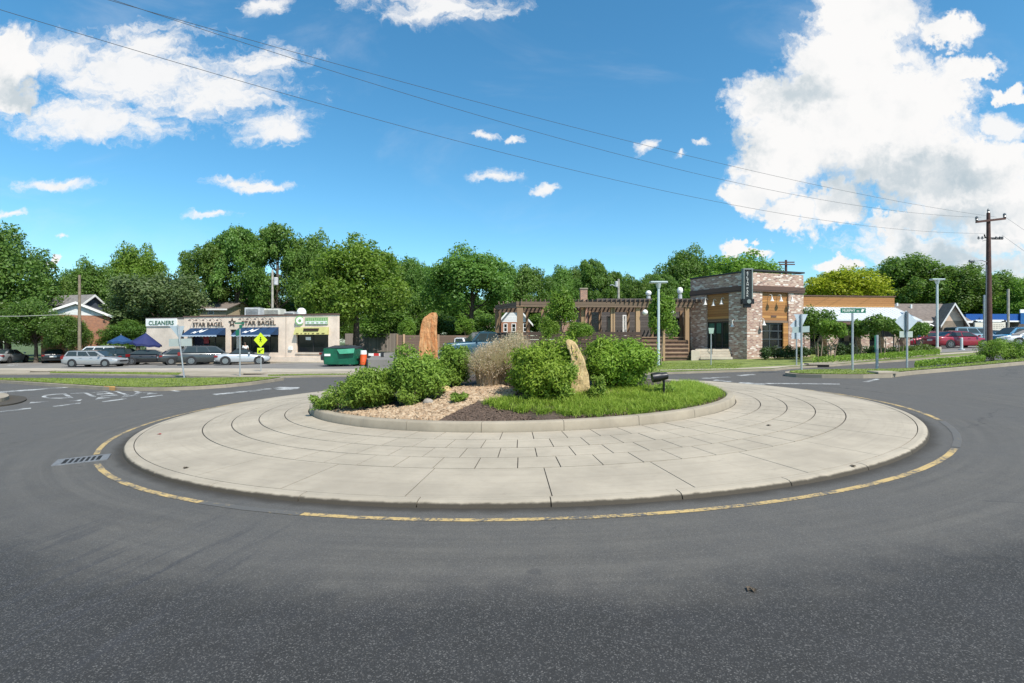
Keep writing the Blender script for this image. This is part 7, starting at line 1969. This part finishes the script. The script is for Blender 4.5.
# kerbed island at far left with soil
pl_ = [G(-30,404.5), G(-6,404.0), G(6,402.2), G(10,399.6), G(5,396.8), G(-30,396)]
pl_ = smooth_poly(pl_, 2); struct('planter_island_kerb', bm_mesh(slab(pl_, .16, .2), 'planter_island'), M_kerb); struct('planter_island_soil', bm_mesh(sheet(inset_poly(pl_, .28), .10 + .065), 'soil'), M_soil)
pl_ = smooth_poly([G(-40,409.5), G(0,407), G(20,403.8), G(29,399.5), G(20,396.2), G(-40,395.4)], 2); struct('planter_island_apron', bm_mesh(slab(pl_, .045, .1), 'apron'), M_conc)
# litter and leaves on the apron
for i, (px, py, lab, m) in enumerate(((159, 433.6, 'small red scrap of litter on the left of the pale apron', pm('scrap_red', (.4,.04,.05), .6, .1)), (186, 466.4, 'small dark dry leaf on the left of the apron', pm('dry_leaf', (.07,.05,.03), .8, .2)), (769, 428.5, 'small dark leaf on the right of the apron', pm('dry_leaf', (.07,.05,.03))), (853, 463.3, 'small curled leaf near the right kerb of the apron', pm('dry_leaf', (.07,.05,.03))), (750, 590, 'dark crumpled leaf lying on the asphalt at the lower right', pm('dry_leaf', (.07,.05,.03))))):
    x, y = G(px, py, .0 if py > 520 else .1); r_ = math.hypot(x-CX, y-CY); z = gz(x, y) + (apron_z(r_) if r_ < R0 else 0) + .004
    mb = MB(); mb.quad((-.04,-.012,.004),(0,-.024,.014),(.045,0,.006),(0,.024,.016)); mb.quad((-.03,.02,.003),(.01,.0,.02),(.03,.035,.004),(-.005,.045,.016))
    o = put('litter' if i == 0 else 'dry_leaf', mb, m, None, True); o.location = (x, y, z); o.rotation_euler = (0,0,i); tag(o, lab, 'litter' if i == 0 else 'leaf')

# ------------------------------------------------------------------ person at the shop window
def skin(name, J, E, Rr, m, parent, sub=2):
    me = bpy.data.meshes.new(name); me.from_pydata(J, E, []); o = bpy.data.objects.new(name, me); COL.objects.link(o)
    sk = o.modifiers.new('s', 'SKIN'); 
    for i, r in enumerate(Rr): me.skin_vertices[0].data[i].radius = (r, r)
    me.skin_vertices[0].data[0].use_root = True
    su = o.modifiers.new('d', 'SUBSURF'); su.levels = sub; su.render_levels = sub
    bpy.context.view_layer.update(); dg = bpy.context.evaluated_depsgraph_get()
    nm = bpy.data.meshes.new_from_object(o.evaluated_get(dg)); bpy.data.objects.remove(o)
    for p_ in nm.polygons: p_.use_smooth = True
    return put(name, nm, m, parent, True)
Y = 49.0; x = Xat(252, Y)
pz = zb + .02
ps = thing('person', 'person in a white top standing at the shop window behind the pale convertible', 'person', tuple(sh.pt(U(251.5), .75, pz)), R(100))
J = [(0,0,.95),(0,0,1.15),(0,0,1.38),(0,0,1.50),(.01,0,1.60),(.02,0,1.70), (0,.19,1.40),(0,.24,1.13),(.14,.22,.95),(.19,.21,.88), (0,-.19,1.40),(0,-.25,1.13),(.10,-.24,.92),(.13,-.23,.85), (0,.09,.90),(.02,.10,.50),(-.02,.11,.09),(.12,.12,.04), (0,-.09,.90),(.0,-.10,.50),(-.04,-.11,.09),(.10,-.12,.04)]
E = [(0,1),(1,2),(2,3),(3,4),(4,5),(2,6),(6,7),(7,8),(8,9),(2,10),(10,11),(11,12),(12,13),(0,14),(14,15),(15,16),(16,17),(0,18),(18,19),(19,20),(20,21)]
Rr = [.13,.12,.12,.055,.085,.085,.055,.045,.036,.04,.055,.045,.036,.04,.085,.06,.042,.045,.085,.06,.042,.045]
bd_ = skin('body', J, E, Rr, pm('skin_tone', (.42,.26,.19), .6, .08), ps)
J2 = [(0,0,.96),(0,0,1.16),(0,0,1.40),(0,.19,1.41),(0,.235,1.20),(0,-.19,1.41),(0,-.24,1.20)]; skin('shirt', J2, [(0,1),(1,2),(2,3),(3,4),(2,5),(5,6)], [.15,.14,.135,.075,.065,.075,.065], M_white2, ps)
J3 = [(0,0,.98),(0,.09,.88),(.02,.10,.50),(-.02,.11,.12),(0,-.09,.88),(0,-.10,.50),(-.04,-.11,.12)]; skin('trousers', J3, [(0,1),(1,2),(2,3),(0,4),(4,5),(5,6)], [.14,.10,.08,.065,.10,.08,.065], pm('dark_cloth', (.03,.035,.05), .8, .1), ps)
J4 = [(-.03,0,1.68),(-.02,0,1.74),(-.06,0,1.62)]; skin('hair', J4, [(0,1),(0,2)], [.095,.085,.07], pm('brown_hair', (.07,.045,.03), .7, .1), ps)
for o in list(S.objects):
    if o.type == 'MESH' and o.parent is None and not o.get('category') and not o.get('kind'): print('UNTAGGED', o.name)
